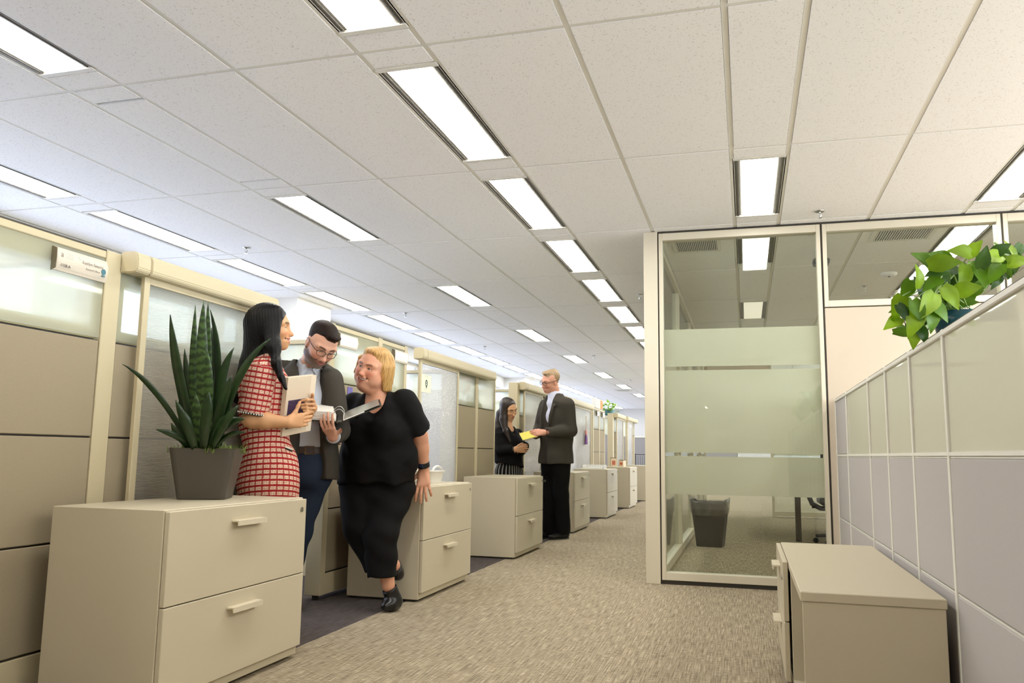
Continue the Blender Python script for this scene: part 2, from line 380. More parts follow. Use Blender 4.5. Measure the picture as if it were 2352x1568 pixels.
# ------------------------------------------------------------------ cubicle partitions
PX, PT = -2.56, 0.10              # front face of the panels, thickness
PH = 1.74
SEAMS = [0.163, 0.555, 0.962, 1.36]
def partition(name_label, runs, posts, y_start, y_end, plates=(), track=None, group='cubicle partitions along the corridor', fab=None, end_glides=False, holes=True, cat='partition'):
    """a run of panels along Y: fabric tiles, frosted panes above, posts, caps, base"""
    fab = fab or M_FAB_L
    r = empty('cubicle_partition', (PX, y_start, 0), 0, name_label, cat, group)
    def P(nm, m, x0, x1, a, b, z0, z1, bv=0): return box(nm, m, r, x0, x1, a, b, z0, z1, bv)
    xb = PX - PT
    for a, b in posts:
        P('post', M_POST, xb - 0.004, PX + 0.004, a, b, 0.03, PH, 0.003)
        for yy in (a + 0.02, ): P('glide', M_DARKGAP, PX - 0.06, PX - 0.03, yy, yy + 0.03, 0.0, 0.03)
    for a, b in runs:
        a += 0.0; b -= 0.0
        # frame: rails and a back frame with an opening behind the pane
        P('base_rail', M_POST, xb, PX, a, b, 0.03, SEAMS[0] - 0.006, 0.002)
        P('core', M_DARKGAP, xb + 0.018, PX - 0.014, a, b, SEAMS[0] - 0.006, SEAMS[3] + 0.0)
        for z0, z1 in zip(SEAMS, SEAMS[1:]):
            P('fabric_tile', fab, PX - 0.014, PX - 0.001, a + 0.003, b - 0.003, z0 + 0.003, z1 - 0.004, 0.003)
            P('fabric_tile', fab, xb + 0.001, xb + 0.018, a + 0.003, b - 0.003, z0 + 0.003, z1 - 0.004, 0.003)
        zt = PH - 0.035
        P('cap_rail', M_POST, xb + 0.0, PX, a, b, zt, PH - 0.004, 0.003)
        P('cap_strip', M_DARKGAP, xb, PX, a, b, PH - 0.004, PH + 0.0015)
        P('frame_rail', M_POST, xb + 0.02, PX - 0.03, a, b, SEAMS[3] + 0.008, SEAMS[3] + 0.055)
        P('frame_rail', M_POST, xb + 0.02, PX - 0.03, a, b, zt - 0.075, zt)
        P('frame_stile', M_POST, xb + 0.02, PX - 0.03, a, a + 0.06, SEAMS[3] + 0.055, zt - 0.075)
        P('frame_stile', M_POST, xb + 0.02, PX - 0.03, b - 0.06, b, SEAMS[3] + 0.055, zt - 0.075)
        p = P('pane', M_FROST, PX - 0.008, PX - 0.002, a + 0.004, b - 0.004, SEAMS[3] + 0.009, zt - 0.002); p['label'] = 'frosted glass pane'
    for yc in plates: name_plate(r, yc)
    if track:
        a, b = track
        # rounded cover of the sliding door track, with its end cap
        prof = [(PX + 0.004, PH + 0.012), (PX + 0.066, PH + 0.012), (PX + 0.084, PH + 0.006), (PX + 0.092, PH - 0.012), (PX + 0.094, PH - 0.06), (PX + 0.086, PH - 0.076), (PX + 0.07, PH - 0.08), (PX + 0.004, PH - 0.08)]
        for q0, q1, nm in ((a, a + 0.085, 'track_end_cap'), (a + 0.089, b, 'track_cover')):
            bm = bmesh.new(); bm_prism(bm, [(x - PX, z) for x, z in prof], 1, q0 - y_start, q1 - y_start)
            me = finish(bm, 0.004, 2, True); o = link(nm, me, M_POST, r)
            me.polygons.foreach_set('use_smooth', [False] * len(me.polygons))
    return r
M_PLATE = mat('plate_silver', (212, 202, 184), 0.35, 0.5)
M_INK = mat('ink_black', (60, 56, 50), 0.6)
M_INK_G = mat('ink_grey', (168, 160, 146), 0.6)
M_LOGO = mat('logo_teal', (70, 120, 132), 0.6)
M_PAPER = mat('paper', (238, 236, 228), 0.7)
first_plate = []
def name_plate(r, yc):
    """curved name plate clipped to the glass, yc = its far end"""
    Lp = 0.27; y0 = yc - Lp
    b = bmesh.new(); N_ = 8
    top, bot, bulge = PH - 0.052, PH - 0.142, 0.016
    prof = []
    for i in range(N_ + 1):
        t = i / N_; prof.append((0.004 + bulge * math.sin(math.pi * (0.12 + 0.76 * t)), top + (bot - top) * t))
    poly = [(0.0, top)] + prof + [(0.0, bot)]
    bm_prism(b, poly, 1, y0 - r.location.y, yc - r.location.y)
    pl = obj('name_plate', b, M_PLATE, r); pl['label'] = 'silver name plate with printed insert'
    e = bmesh.new(); bm_prism(e, [(0.0, top + 0.003), (0.024, top - 0.006), (0.026, (top + bot) / 2), (0.024, bot + 0.006), (0.0, bot - 0.003)], 1, y0 - 0.003 - r.location.y, y0 - r.location.y)
    obj('end_cap', e, mat('plate_end', (128, 116, 92), 0.5), pl)
    ins = bmesh.new(); b2 = [(x + 0.0006, z) for x, z in prof[1:-1]]
    bm_prism(ins, b2 + [(x - 0.0004, z) for x, z in b2[::-1]], 1, y0 + 0.012 - r.location.y, yc - 0.012 - r.location.y)
    obj('insert', ins, M_PAPER if len(first_plate) else M_PLATE, pl)
    ox = 0.0215
    def t(body, dy, dz, size, m): text('lettering', body, size, m, pl, face_px(ox, y0 + dy - r.location.y, top + dz))
    if not first_plate:
        t('a', 0.022, -0.036, 0.034, M_INK_G)
        for q in range(3): t('- -- ---- --- --'[: 12 + q], 0.046, -0.022 - 0.008 * q, 0.009, M_INK_G)
        t('1118 A', 0.022, -0.074, 0.017, M_INK)
        t('.', 0.107, -0.022, 0.02, M_INK); t('.', 0.114, -0.029, 0.018, M_INK)
        t('Kaitlyn Smarty', 0.13, -0.040, 0.019, M_INK_G)
        t('Research Officer', 0.15, -0.060, 0.011, M_INK_G)
        lg = bmesh.new(); bm_tube(lg, [(ox - 0.001, yc - 0.026 - r.location.y, top - 0.05), (ox + 0.0004, yc - 0.026 - r.location.y, top - 0.05)], 0.012, 20)
        bm_box(lg, ox - 0.001, ox + 0.0004, yc - 0.034 - r.location.y, yc - 0.018 - r.location.y, top - 0.07, top - 0.064)
        obj('logo', lg, M_LOGO, pl)
    else:
        t('--- ----', 0.03, -0.035, 0.012, M_INK_G); t('------ -----', 0.11, -0.05, 0.012, M_INK_G)
    first_plate.append(1)
partition('beige cubicle partition with the plate reading 1118 A, nearest the camera', [(-0.9, 0.26), (0.35, 1.5), (1.59, 2.757), (2.845, 3.86)],
          [(-0.99, -0.9), (0.26, 0.35), (1.5, 1.59), (2.757, 2.845), (3.86, 3.93)], 0.26, 3.93, plates=[2.752], track=(2.835, 3.94))
partition('beige cubicle partition directly behind the blonde woman', [(4.76, 5.42), (5.485, 5.9)], [(4.70, 4.76), (5.42, 5.485), (5.9, 5.945)], 4.70, 5.945, plates=[5.06, 5.935])
partition('beige cubicle partition between the poster door and the woman in black', [(7.06, 7.68), (7.75, 8.31)], [(6.99, 7.06), (7.68, 7.75), (8.31, 8.335)], 6.99, 8.335, track=(6.07, 8.07))
partition('cubicle partition behind the tall man with pale end post', [(9.30, 10.2), (10.27, 11.1)], [(9.2, 9.30), (10.2, 10.27), (11.1, 11.16)], 9.2, 11.16, track=(9.26, 11.0))
partition('cubicle partition behind the door with the purple tag', [(12.5, 13.7)], [(12.4, 12.5), (13.7, 13.78)], 12.4, 13.78, track=(11.6, 13.76))
partition('cubicle partition under the upright picture box, with two name plates', [(14.2, 14.76), (14.82, 15.34)], [(14.14, 14.2), (14.76, 14.82), (15.34, 15.39)], 14.14, 15.39, plates=[14.72, 15.3])
partition('cubicle partition beside the far leafy plant', [(16.5, 17.75)], [(16.35, 16.5), (17.75, 17.82)], 16.35, 17.82, track=(16.42, 17.6))
partition('farthest cubicle partition in the row', [(18.95, 19.6)], [(18.88, 18.95), (19.6, 19.68)], 18.88, 19.68, track=(17.98, 19.66))

# sliding doors of ribbed plastic hanging from the tracks
def sliding_door(y0, y1, label, extra=None):
    r = empty('sliding_door', (-2.515, y0, 0), 0, label, 'door', 'ribbed sliding doors of the cubicles')
    x0, x1, zt = -2.525, -2.505, PH - 0.078
    P = lambda nm, m, a, b, z0, z1, xx0=x0, xx1=x1, bv=0: box(nm, m, r, xx0, xx1, a, b, z0, z1, bv)
    P('frame', M_POST, y0, y0 + 0.035, 0.02, zt, bv=0.002); P('frame', M_POST, y1 - 0.035, y1, 0.02, zt, bv=0.002)
    P('frame', M_POST, y0 + 0.035, y1 - 0.035, zt - 0.03, zt, bv=0.002); P('frame', M_POST, y0 + 0.035, y1 - 0.035, 0.02, 0.1, bv=0.002)
    p = P('ribbed_sheet', M_RIB, y0 + 0.035, y1 - 0.035, 0.1, zt - 0.03, -2.518, -2.511); p['label'] = 'translucent ribbed plastic sheet'
    return r
sliding_door(2.93, 3.90, 'open ribbed plastic sliding door behind the snake plant')
d2 = sliding_door(6.10, 7.03, 'ribbed plastic sliding door bearing a small poster')
sliding_door(9.34, 10.25, 'ribbed plastic sliding door behind the tall man')
d4 = sliding_door(11.75, 13.68, 'far ribbed plastic sliding door with a purple tag')
sliding_door(16.55, 17.45, 'far ribbed plastic sliding door below the leafy plant')
sliding_door(18.1, 18.95, 'farthest ribbed plastic sliding door')
# poster on the second door
M_POSTER = mat('poster_paper', (232, 228, 206), 0.7)
M_GREEN_INK = mat('green_ink', (52, 92, 78), 0.6)
po = empty('poster', (-2.5, 6.13, 1.4), 0, 'small cream poster with a dark green round emblem taped to door', 'poster')
box('sheet', M_POSTER, po, -2.505, -2.5035, 6.125, 6.335, 1.40, 1.545)
bm = bmesh.new()
for k in range(24):
    a0, a1 = 2 * math.pi * k / 24, 2 * math.pi * (k + 1) / 24
    bm.faces.new([bm.verts.new((0.0, rr * math.cos(t) * 0.85, rr * math.sin(t))) for rr, t in ((0.017, a0), (0.030, a0), (0.030, a1), (0.017, a1))])
bm.faces.new([bm.verts.new(q) for q in ((0, -0.012, -0.026), (0, 0.0, -0.046), (0, 0.012, -0.026))])
bm.faces.new([bm.verts.new(q) for q in ((0, -0.008, -0.008), (0, 0.008, -0.008), (0, 0.008, 0.009), (0, -0.008, 0.009))])
obj('emblem', bm, M_GREEN_INK, po, loc=(-0.0028, 0.1, 0.075))
for s in (-1, 1):
    box('mark', M_GREEN_INK, po, -2.503, -2.5026, 6.225 + s * 0.02 - 0.002, 6.225 + s * 0.02 + 0.002, 1.527, 1.54)
text('lettering', '--- ---- -----', 0.012, M_INK_G, po, face_px(-0.0028, 0.04, 0.02))

# dividers between the cubicles, running back to the windows
def divider(y, label):
    r = empty('cubicle_divider', (-3.9, y, 0), 0, label, 'partition', 'dividers between the cubicles')
    for x0, x1 in ((-5.0, -4.25), (-4.2, -3.45), (-3.4, -2.67)):
        box('post', M_POST, r, x0 - 0.05, x0, y - 0.04, y + 0.04, 0.0, PH)
        for z0, z1 in zip(SEAMS, SEAMS[1:]): box('fabric_tile', M_FAB_R, r, x0 + 0.003, x1 - 0.003, y - 0.035, y + 0.035, z0 + 0.003, z1 - 0.003, 0.003)
        box('base_rail', M_POST, r, x0, x1, y - 0.035, y + 0.035, 0.03, SEAMS[0])
        box('cap_rail', M_POST, r, x0, x1, y - 0.04, y + 0.04, PH - 0.03, PH)
        box('pane', M_FROST, r, x0, x1, y - 0.004, y + 0.004, SEAMS[3], PH - 0.03)
for y, l in ((2.80, 'cubicle divider behind the plate reading 1118 A'), (5.45, 'cubicle divider seen over the bearded man'), (7.71, 'cubicle divider behind the poster door'),
             (10.235, 'cubicle divider behind the tall man'), (12.45, 'cubicle divider before the purple tag'), (14.79, 'cubicle divider under the picture box'),
             (17.9, 'cubicle divider beside the far leafy plant'), (19.9, 'farthest cubicle divider in the row')):
    divider(y, l)

# ------------------------------------------------------------------ low partition on the right
RX, RH = 0.60, 1.325
RS = [0.115, 0.52, 0.93]
RP = [1.93, 2.83, 3.39, 3.96, 4.51, 5.47, 6.11]
r = empty('low_partition', (RX, 3, 0), 0, 'low grey fabric partition with frosted glass top beside the low credenza', 'partition')
def P(nm, m, x0, x1, a, b, z0, z1, bv=0): return box(nm, m, r, x0, x1, a, b, z0, z1, bv)
for i, yy in enumerate(RP + [1.03, 0.13, -0.77]):
    P('post', M_TEE, RX - 0.002, RX + 0.06, yy - 0.011, yy + 0.011, 0.03, RH, 0.002)
for a, b in zip([-0.77, 0.13, 1.03] + RP, [0.13, 1.03] + RP):
    a += 0.011; b -= 0.011
    P('base_rail', M_TEE, RX, RX + 0.06, a, b, 0.02, RS[0] - 0.005)
    P('core', M_DARKGAP, RX + 0.015, RX + 0.05, a, b, RS[0] - 0.005, RS[2])
    for z0, z1 in zip(RS, RS[1:]):
        P('fabric_tile', M_FAB_R, RX + 0.001, RX + 0.015, a + 0.002, b - 0.002, z0 + 0.002, z1 - 0.008, 0.003)
        P('fabric_tile', M_FAB_R, RX + 0.05, RX + 0.06, a + 0.002, b - 0.002, z0 + 0.002, z1 - 0.008, 0.003)
        P('seam_trim', M_TEE, RX + 0.004, RX + 0.016, a, b, z1 - 0.007, z1 - 0.001)
    P('frame_rail', M_TEE, RX - 0.001, RX + 0.058, a, b, RS[2], RS[2] + 0.012)
    if a > 5.4: P('fabric_tile', M_FAB_R, RX + 0.002, RX + 0.05, a + 0.002, b - 0.002, RS[2] + 0.014, RH - 0.024, 0.003)
    else:
        P('pane', M_FROST_R, RX + 0.006, RX + 0.014, a + 0.002, b - 0.002, RS[2] + 0.012, RH - 0.022)['label'] = 'frosted glass pane'
        P('backing_panel', M_CREAM, RX + 0.044, RX + 0.054, a, b, RS[2] + 0.012, RH - 0.022)
P('cap_rail', M_TEE, RX - 0.004, RX + 0.064, -0.78, 6.12, RH - 0.022, RH - 0.004, 0.003)
P('cap_strip', M_DARKGAP, RX + 0.004, RX + 0.056, -0.78, 6.12, RH - 0.004, RH + 0.002)

# low credenza in front of it: drawers at the far end, open shelf at the near end
CZ, Y0, Y1, YM = 0.50, 2.82, 4.38, 3.60
r = empty('low_credenza', (0.36, 3.6, 0), 0, 'low cream credenza with two drawers standing against the grey partition', 'cabinet')
xl, xr = 0.158, 0.572
P('top', M_CAB, xl - 0.006, xr, Y0 - 0.004, Y1, CZ - 0.030, CZ, 0.0025)
P('end_panel', M_CAB, xl, xr - 0.004, Y0, Y0 + 0.02, 0.02, CZ - 0.0305, 0.0015)
P('end_panel', M_CAB, xl, xr - 0.004, Y1 - 0.02, Y1, 0.02, CZ - 0.0305, 0.0015)
P('divider_panel', M_CAB, xl, xr - 0.004, YM - 0.02, YM, 0.02, CZ - 0.0305, 0.0015)
P('back_panel', M_CAB, xr - 0.02, xr - 0.004, Y0 + 0.02, Y1 - 0.02, 0.02, CZ - 0.0305)
P('bottom_panel', M_CAB, xl, xr - 0.02, Y0 + 0.02, Y1 - 0.02, 0.02, 0.045)
P('shelf', M_CAB, xl + 0.05, xr - 0.02, Y0 + 0.02, YM - 0.02, 0.25, 0.268)
P('plinth', M_DARKGAP, xl + 0.03, xr - 0.03, Y0 + 0.03, Y1 - 0.03, 0.0, 0.02)
for z0, z1 in ((0.262, CZ - 0.004), (0.03, 0.258)):
    d = P('drawer', M_CAB, xl - 0.028, xl - 0.008, YM + 0.002, Y1 - 0.002, z0, z1, 0.002)
    h = link('handle', HANDLE, None, d, (-0.010, 0, z1 - 0.055 - (z0 + z1) / 2), (0, 0, math.pi)); h['label'] = 'cream tab pull'
    if z0 > 0.2: link('lock', LOCK, None, d, (-0.010, -(Y1 - YM) / 2 + 0.05, 0.05), (0, 0, math.pi))
# storage tower behind the low partition that carries the pothos
r = empty('storage_tower', (0.95, 3.2, 0), 0, 'white storage tower hidden behind the low partition under the trailing plant', 'cabinet')
P('body', M_CAB, 0.68, 1.13, 2.7, 3.7, 0.02, RH - 0.02, 0.003); P('plinth', M_DARKGAP, 0.71, 1.1, 2.73, 3.67, 0, 0.02)
for z0, z1 in ((0.05, 0.46), (0.465, 0.87), (0.875, RH - 0.03)):
    d = P('drawer', M_CAB, 1.132, 1.152, 2.705, 3.695, z0, z1, 0.002); link('handle', HANDLE, None, d, (0.010, 0, (z1 - z0) / 2 - 0.06))

# ------------------------------------------------------------------ glazed meeting room
GY = 6.15                          # front face of the glazing
wg = empty('wall_front', kind='structure')
def P(nm, m, x0, x1, a, b, z0, z1, bv=0): return box(nm, m, wg, x0, x1, a, b, z0, z1, bv)
zt = CH - 0.012
P('corner_post', M_FRAME, -0.722, -0.618, GY - 0.005, GY + 0.10, 0.0, CH - 0.004, 0.002)
P('joint', M_DARKGAP, -0.618, -0.608, GY + 0.012, GY + 0.09, 0.02, zt)
P('head_track', M_DARKGAP, -0.608, 4.6, GY + 0.01, GY + 0.10, zt - 0.008, CH - 0.004)
P('floor_track', M_DARKGAP, -0.608, 0.548, GY + 0.015, GY + 0.09, 0.0, 0.03)
def bay(x0, x1, z0, z1, film=False):
    fw, fb = 0.028, 0.055
    P('frame', M_FRAME, x0, x0 + fw, GY, GY + 0.09, z0, z1, 0.002); P('frame', M_FRAME, x1 - fw, x1, GY, GY + 0.09, z0, z1, 0.002)
    P('frame', M_FRAME, x0 + fw, x1 - fw, GY, GY + 0.09, z0, z0 + (0.045 if z0 > 1 else fb), 0.002); P('frame', M_FRAME, x0 + fw, x1 - fw, GY, GY + 0.09, z1 - fb, z1, 0.002)
    P('pane', M_CLEAR, x0 + fw, x1 - fw, GY + 0.040, GY + 0.046, z0 + 0.03, z1 - fb)['label'] = 'clear glass pane'
bay(-0.608, 0.548, 0.03, zt - 0.008)
for z0, z1 in ((0.640, 0.916), (0.942, 1.549), (1.578, 1.858)):
    P('film_band', M_FILM, -0.580, 0.520, GY + 0.0475, GY + 0.0485, z0, z1)['label'] = 'pale green frosted film band'
P('joint', M_DARKGAP, 0.548, 0.562, GY + 0.012, GY + 0.09, 0.02, zt)
bay(0.562, 1.712, 1.985, zt - 0.008)
P('solid_panel', M_PANEL, 0.562, 1.712, GY + 0.004, GY + 0.09, 0.03, 1.977, 0.002)
P('joint', M_DARKGAP, 1.712, 1.726, GY + 0.012, GY + 0.09, 0.02, zt)
bay(1.726, 2.9, 1.985, zt - 0.008)
P('solid_panel', M_PANEL, 1.726, 2.9, GY + 0.004, GY + 0.09, 0.03, 1.977, 0.002)
P('solid_panel', M_CREAM, 2.905, XR, GY + 0.004, GY + 0.09, 0.0, CH, 0.002)
tag(box('wall_inner', M_CREAM, None, 2.8, 2.9, GY + 0.095, 13.44, 0, CH), kind='structure')  # unseen wall added to keep daylight from the right out of the room
# side glazing towards the corridor and rear glazing
ws = empty('wall_side', kind='structure')
YB = 13.45
def P(nm, m, x0, x1, a, b, z0, z1, bv=0): return box(nm, m, ws, x0, x1, a, b, z0, z1, bv)
SX = -0.655
ys = [GY + 0.1, 8.3, 10.2, 12.1, YB]
for a, b in zip(ys, ys[1:]):
    P('frame', M_FRAME, SX - 0.035, SX + 0.035, a, a + 0.03, 0.03, zt); P('frame', M_FRAME, SX - 0.035, SX + 0.035, b - 0.03, b, 0.03, zt)
    P('frame', M_FRAME, SX - 0.035, SX + 0.035, a + 0.03, b - 0.03, 0.0, 0.07); P('frame', M_FRAME, SX - 0.035, SX + 0.035, a + 0.03, b - 0.03, zt - 0.06, zt)
    P('pane', M_CLEAR, SX - 0.004, SX + 0.002, a + 0.03, b - 0.03, 0.05, zt - 0.06)
    for z0, z1 in ((0.640, 0.916), (0.942, 1.549), (1.578, 1.858)): P('film_band', M_FILM, SX + 0.0035, SX + 0.0045, a + 0.03, b - 0.03, z0, z1)
wr = empty('wall_rear', kind='structure')
def P(nm, m, x0, x1, a, b, z0, z1, bv=0): return box(nm, m, wr, x0, x1, a, b, z0, z1, bv)
for x0, x1 in ((0.36, 1.5), (1.5, 2.7)):
    P('frame', M_FRAME, x0, x0 + 0.04, YB, YB + 0.08, 0.0, CH); P('frame', M_FRAME, x0 + 0.04, x1, YB, YB + 0.08, 0.02, 0.09); P('frame', M_FRAME, x0 + 0.04, x1, YB, YB + 0.08, CH - 0.1, CH)
    P('pane', M_CLEAR, x0 + 0.04, x1, YB + 0.04, YB + 0.046, 0.09, CH - 0.1)
    for z0, z1 in ((0.640, 0.916), (0.942, 1.549), (1.578, 1.858)): P('film_band', M_FILM, x0 + 0.04, x1, YB + 0.048, YB + 0.049, z0, z1)
P('solid_panel', M_CREAM, 2.7, XR, YB, YB + 0.08, 0, CH)
P('header_panel', M_CREAM, SX, 0.36, YB, YB + 0.08, 2.1, CH)

# air vents in the ceiling
def vent(x0, x1, y0, y1, label, n=22):
    r = empty('ceiling_vent', ((x0 + x1) / 2, (y0 + y1) / 2, CH), 0, label, 'vent', 'ceiling air vents')
    z = CH - 0.004
    for a, b, c, d in ((x0, x1, y0, y0 + 0.03), (x0, x1, y1 - 0.03, y1), (x0, x0 + 0.03, y0 + 0.03, y1 - 0.03), (x1 - 0.03, x1, y0 + 0.03, y1 - 0.03)): box('frame', M_TEE, r, a, b, c, d, z - 0.008, z)
    box('duct', M_DARKGAP, r, x0 + 0.03, x1 - 0.03, y0 + 0.03, y1 - 0.03, z, z + 0.004)
    w = (x1 - x0 - 0.06) / n
    for i in range(n): box('slat', M_TEE, r, x0 + 0.03 + (i + 0.25) * w, x0 + 0.03 + (i + 0.7) * w, y0 + 0.03, y1 - 0.03, z - 0.006, z - 0.001)
vent(-0.54, -0.16, 6.42, 6.84, 'square ceiling vent inside the glass room near its corner post')
vent(0.96, 1.40, 6.44, 6.82, 'square ceiling vent seen through the upper glass by the trailing plant')
vent(-3.3, -2.9, 21.4, 21.9, 'grey ceiling vent far down the open office', 10)

# sprinkler heads
def sprinkler_meshes():
    bm = bmesh.new(); bm_lathe(bm, [(0.0, -0.008), (0.030, -0.007), (0.034, -0.002), (0.034, 0.0)], 18)
    a = finish(bm, smooth=True); a.materials.append(M_CHROME)
    bm = bmesh.new(); bm_tube(bm, [(0, 0, -0.006), (0, 0, -0.02)], 0.008, 8)
    for s in (-1, 1): bm_tube(bm, [(s * 0.008, 0, -0.018), (s * 0.011, 0, -0.03), (0, 0, -0.046)], 0.003, 6)
    bm_tube(bm, [(0, 0, -0.046), (0, 0, -0.05)], 0.016, 12)
    b = finish(bm); b.materials.append(M_CHROME)
    return a, b
SPR = sprinkler_meshes()
for (x, y), l in (((-4.03, 5.88), 'above the open ribbed door'), ((-4.0, 9.2), 'above the poster door'), ((0.526, 5.87), 'in front of the glass room'), ((-1.05, 8.6), 'beside the glass room corner post'),
                  ((1.16, 8.62), 'inside the glass room'), ((-4.0, 12.4), 'above the woman in black'), ((-2.5, 13.9), 'above the tall man'), ((-1.05, 15.2), 'far along the corridor'), ((-2.5, 18.6), 'above the far plant'), ((-2.5, 22.5), 'farthest down the office')):
    r = empty('sprinkler_head', (x, y, CH - 0.003), 0, 'small steel ceiling sprinkler ' + l, 'sprinkler', 'ceiling sprinklers')
    link('escutcheon', SPR[0], None, r); link('deflector', SPR[1], None, r)

# ------------------------------------------------------------------ sculpting kit: smooth blends of round shapes, meshed with surface nets
f32 = np.float32
def V3(p): return np.array(p, dtype=np.float64)
def unit(v): v = V3(v); return v / (np.linalg.norm(v) + 1e-12)
class Clay:
    def __init__(s, lo, hi, h, fine=()):
        s.ax = []
        for a in range(3):
            x = lo[a]; out = [x]
            while x < hi[a]:
                st = h
                for f in fine:
                    if f[0][a] - h <= x <= f[1][a]: st = min(st, f[2])
                x += st; out.append(x)
            s.ax.append(np.array(out, dtype=f32))
        s.D = np.full([len(a) for a in s.ax], 0.5, dtype=f32)
    def win(s, lo, hi):
        sl = []
        for a in range(3):
            i0 = max(0, int(np.searchsorted(s.ax[a], lo[a])) - 1); i1 = min(len(s.ax[a]), int(np.searchsorted(s.ax[a], hi[a])) + 1)
            if i1 <= i0: return None, None
            sl.append(slice(i0, i1))
        return tuple(sl), (s.ax[0][sl[0]][:, None, None], s.ax[1][sl[1]][None, :, None], s.ax[2][sl[2]][None, None, :])
    def put(s, prim, k=0.02, op='add'):
        fn, lo, hi = prim; m = k + 0.03
        sl, P = s.win(V3(lo) - m, V3(hi) + m)
        if sl is None: return s
        d = fn(*P).astype(f32); D = s.D[sl]
        if op == 'add':
            if k > 0: h = np.maximum(k - np.abs(D - d), 0) / k; s.D[sl] = np.minimum(D, d) - h * h * (k * 0.25)
            else: s.D[sl] = np.minimum(D, d)
        else:
            d = -d
            if op == 'and': d = -d
            if k > 0: h = np.maximum(k - np.abs(D - d), 0) / k; s.D[sl] = np.maximum(D, d) + h * h * (k * 0.25)
            else: s.D[sl] = np.maximum(D, d)
        return s
    def sub(s, prim, k=0.01): return s.put(prim, k, 'sub')
    def cut(s, p, n, lo=None, hi=None, k=0.0):
        """remove everything on the +n side of the plane through p (inside the window)"""
        p, n = V3(p), unit(n); lo = [a[0] for a in s.ax] if lo is None else lo; hi = [a[-1] for a in s.ax] if hi is None else hi
        sl, P = s.win(lo, hi)
        if sl is None: return s
        d = ((P[0] - p[0]) * n[0] + (P[1] - p[1]) * n[1] + (P[2] - p[2]) * n[2]).astype(f32)
        s.D[sl] = np.maximum(s.D[sl], d); return s
    def warp(s, fn, lo=None, hi=None):
        lo = [a[0] for a in s.ax] if lo is None else lo; hi = [a[-1] for a in s.ax] if hi is None else hi
        sl, P = s.win(lo, hi); s.D[sl] += fn(*P).astype(f32); return s
    def mesh(s):
        D = s.D; ins = D < 0
        nx, ny, nz = D.shape
        c = np.zeros((nx - 1, ny - 1, nz - 1), dtype=np.uint8)
        offs = [(i, j, k) for i in (0, 1) for j in (0, 1) for k in (0, 1)]
        for (i, j, k) in offs: c += ins[i:nx - 1 + i, j:ny - 1 + j, k:nz - 1 + k]
        act = (c > 0) & (c < 8); I, J, K = np.nonzero(act)
        idx = np.full(act.shape, -1, dtype=np.int32); idx[I, J, K] = np.arange(len(I))
        X = [(s.ax[0][I + o[0]], s.ax[1][J + o[1]], s.ax[2][K + o[2]]) for o in offs]
        val = [D[I + o[0], J + o[1], K + o[2]] for o in offs]
        acc = np.zeros((len(I), 3), dtype=np.float64); cnt = np.zeros(len(I))
        for a in range(8):
            for b in range(a + 1, 8):
                if sum(abs(offs[a][q] - offs[b][q]) for q in range(3)) != 1: continue
                va, vb = val[a], val[b]; m = (va < 0) != (vb < 0)
                t = np.where(m, va / np.where(m, va - vb, 1), 0)
                for q in range(3): acc[:, q] += np.where(m, X[a][q] + t * (X[b][q] - X[a][q]), 0)
                cnt += m
        verts = acc / cnt[:, None]; quads = []
        for axis in range(3):
            A = [slice(None)] * 3; B = [slice(None)] * 3; A[axis] = slice(0, -1); B[axis] = slice(1, None)
            e = ins[tuple(A)] != ins[tuple(B)]
            u, v = [(1, 2), (2, 0), (0, 1)][axis]
            inner = [slice(None)] * 3; inner[u] = slice(1, -1); inner[v] = slice(1, -1)
            E_ = np.array(np.nonzero(e[tuple(inner)]))
            if E_.size == 0: continue
            E_[u] += 1; E_[v] += 1
            def cell(du, dv):
                q = [E_[0].copy(), E_[1].copy(), E_[2].copy()]; q[u] -= du; q[v] -= dv; return idx[q[0], q[1], q[2]]
            Q = np.stack([cell(1, 1), cell(0, 1), cell(0, 0), cell(1, 0)], 1)
            fl_ = ~ins[E_[0], E_[1], E_[2]]
            Q[fl_] = Q[fl_][:, ::-1]; quads.append(Q)
        Q = np.concatenate(quads); Q = Q[(Q >= 0).all(1)]
        return verts, Q
def mesh_from(verts, quads, m, cols=None, vec=None, relax=0):
    if relax:
        e = np.concatenate([quads[:, [0, 1]], quads[:, [1, 2]], quads[:, [2, 3]], quads[:, [3, 0]]])
        for _ in range(relax):
            acc = np.zeros_like(verts); n = np.zeros(len(verts))
            for a, b in ((0, 1), (1, 0)):
                for q in range(3): acc[:, q] += np.bincount(e[:, a], verts[e[:, b], q], len(verts))
                n += np.bincount(e[:, a], minlength=len(verts))
            verts = verts * 0.5 + 0.5 * acc / np.maximum(n, 1)[:, None]
    me = bpy.data.meshes.new('m'); nv, nq = len(verts), len(quads)
    me.vertices.add(nv); me.vertices.foreach_set('co', verts.astype(f32).ravel())
    me.loops.add(nq * 4); me.loops.foreach_set('vertex_index', quads.astype(np.int32).ravel())
    me.polygons.add(nq); me.polygons.foreach_set('loop_start', np.arange(nq, dtype=np.int32) * 4)
    me.polygons.foreach_set('use_smooth', np.ones(nq, dtype=bool))
    me.update(calc_edges=True); me.validate()
    if cols is not None:
        a = me.color_attributes.new('Col', 'FLOAT_COLOR', 'POINT'); c = np.ones((nv, 4), dtype=f32); c[:, :3] = cols; a.data.foreach_set('color', c.ravel())
    if vec is not None:
        a = me.attributes.new('cloth', 'FLOAT_VECTOR', 'POINT'); a.data.foreach_set('vector', vec.astype(f32).ravel())
    me.materials.append(m); return me
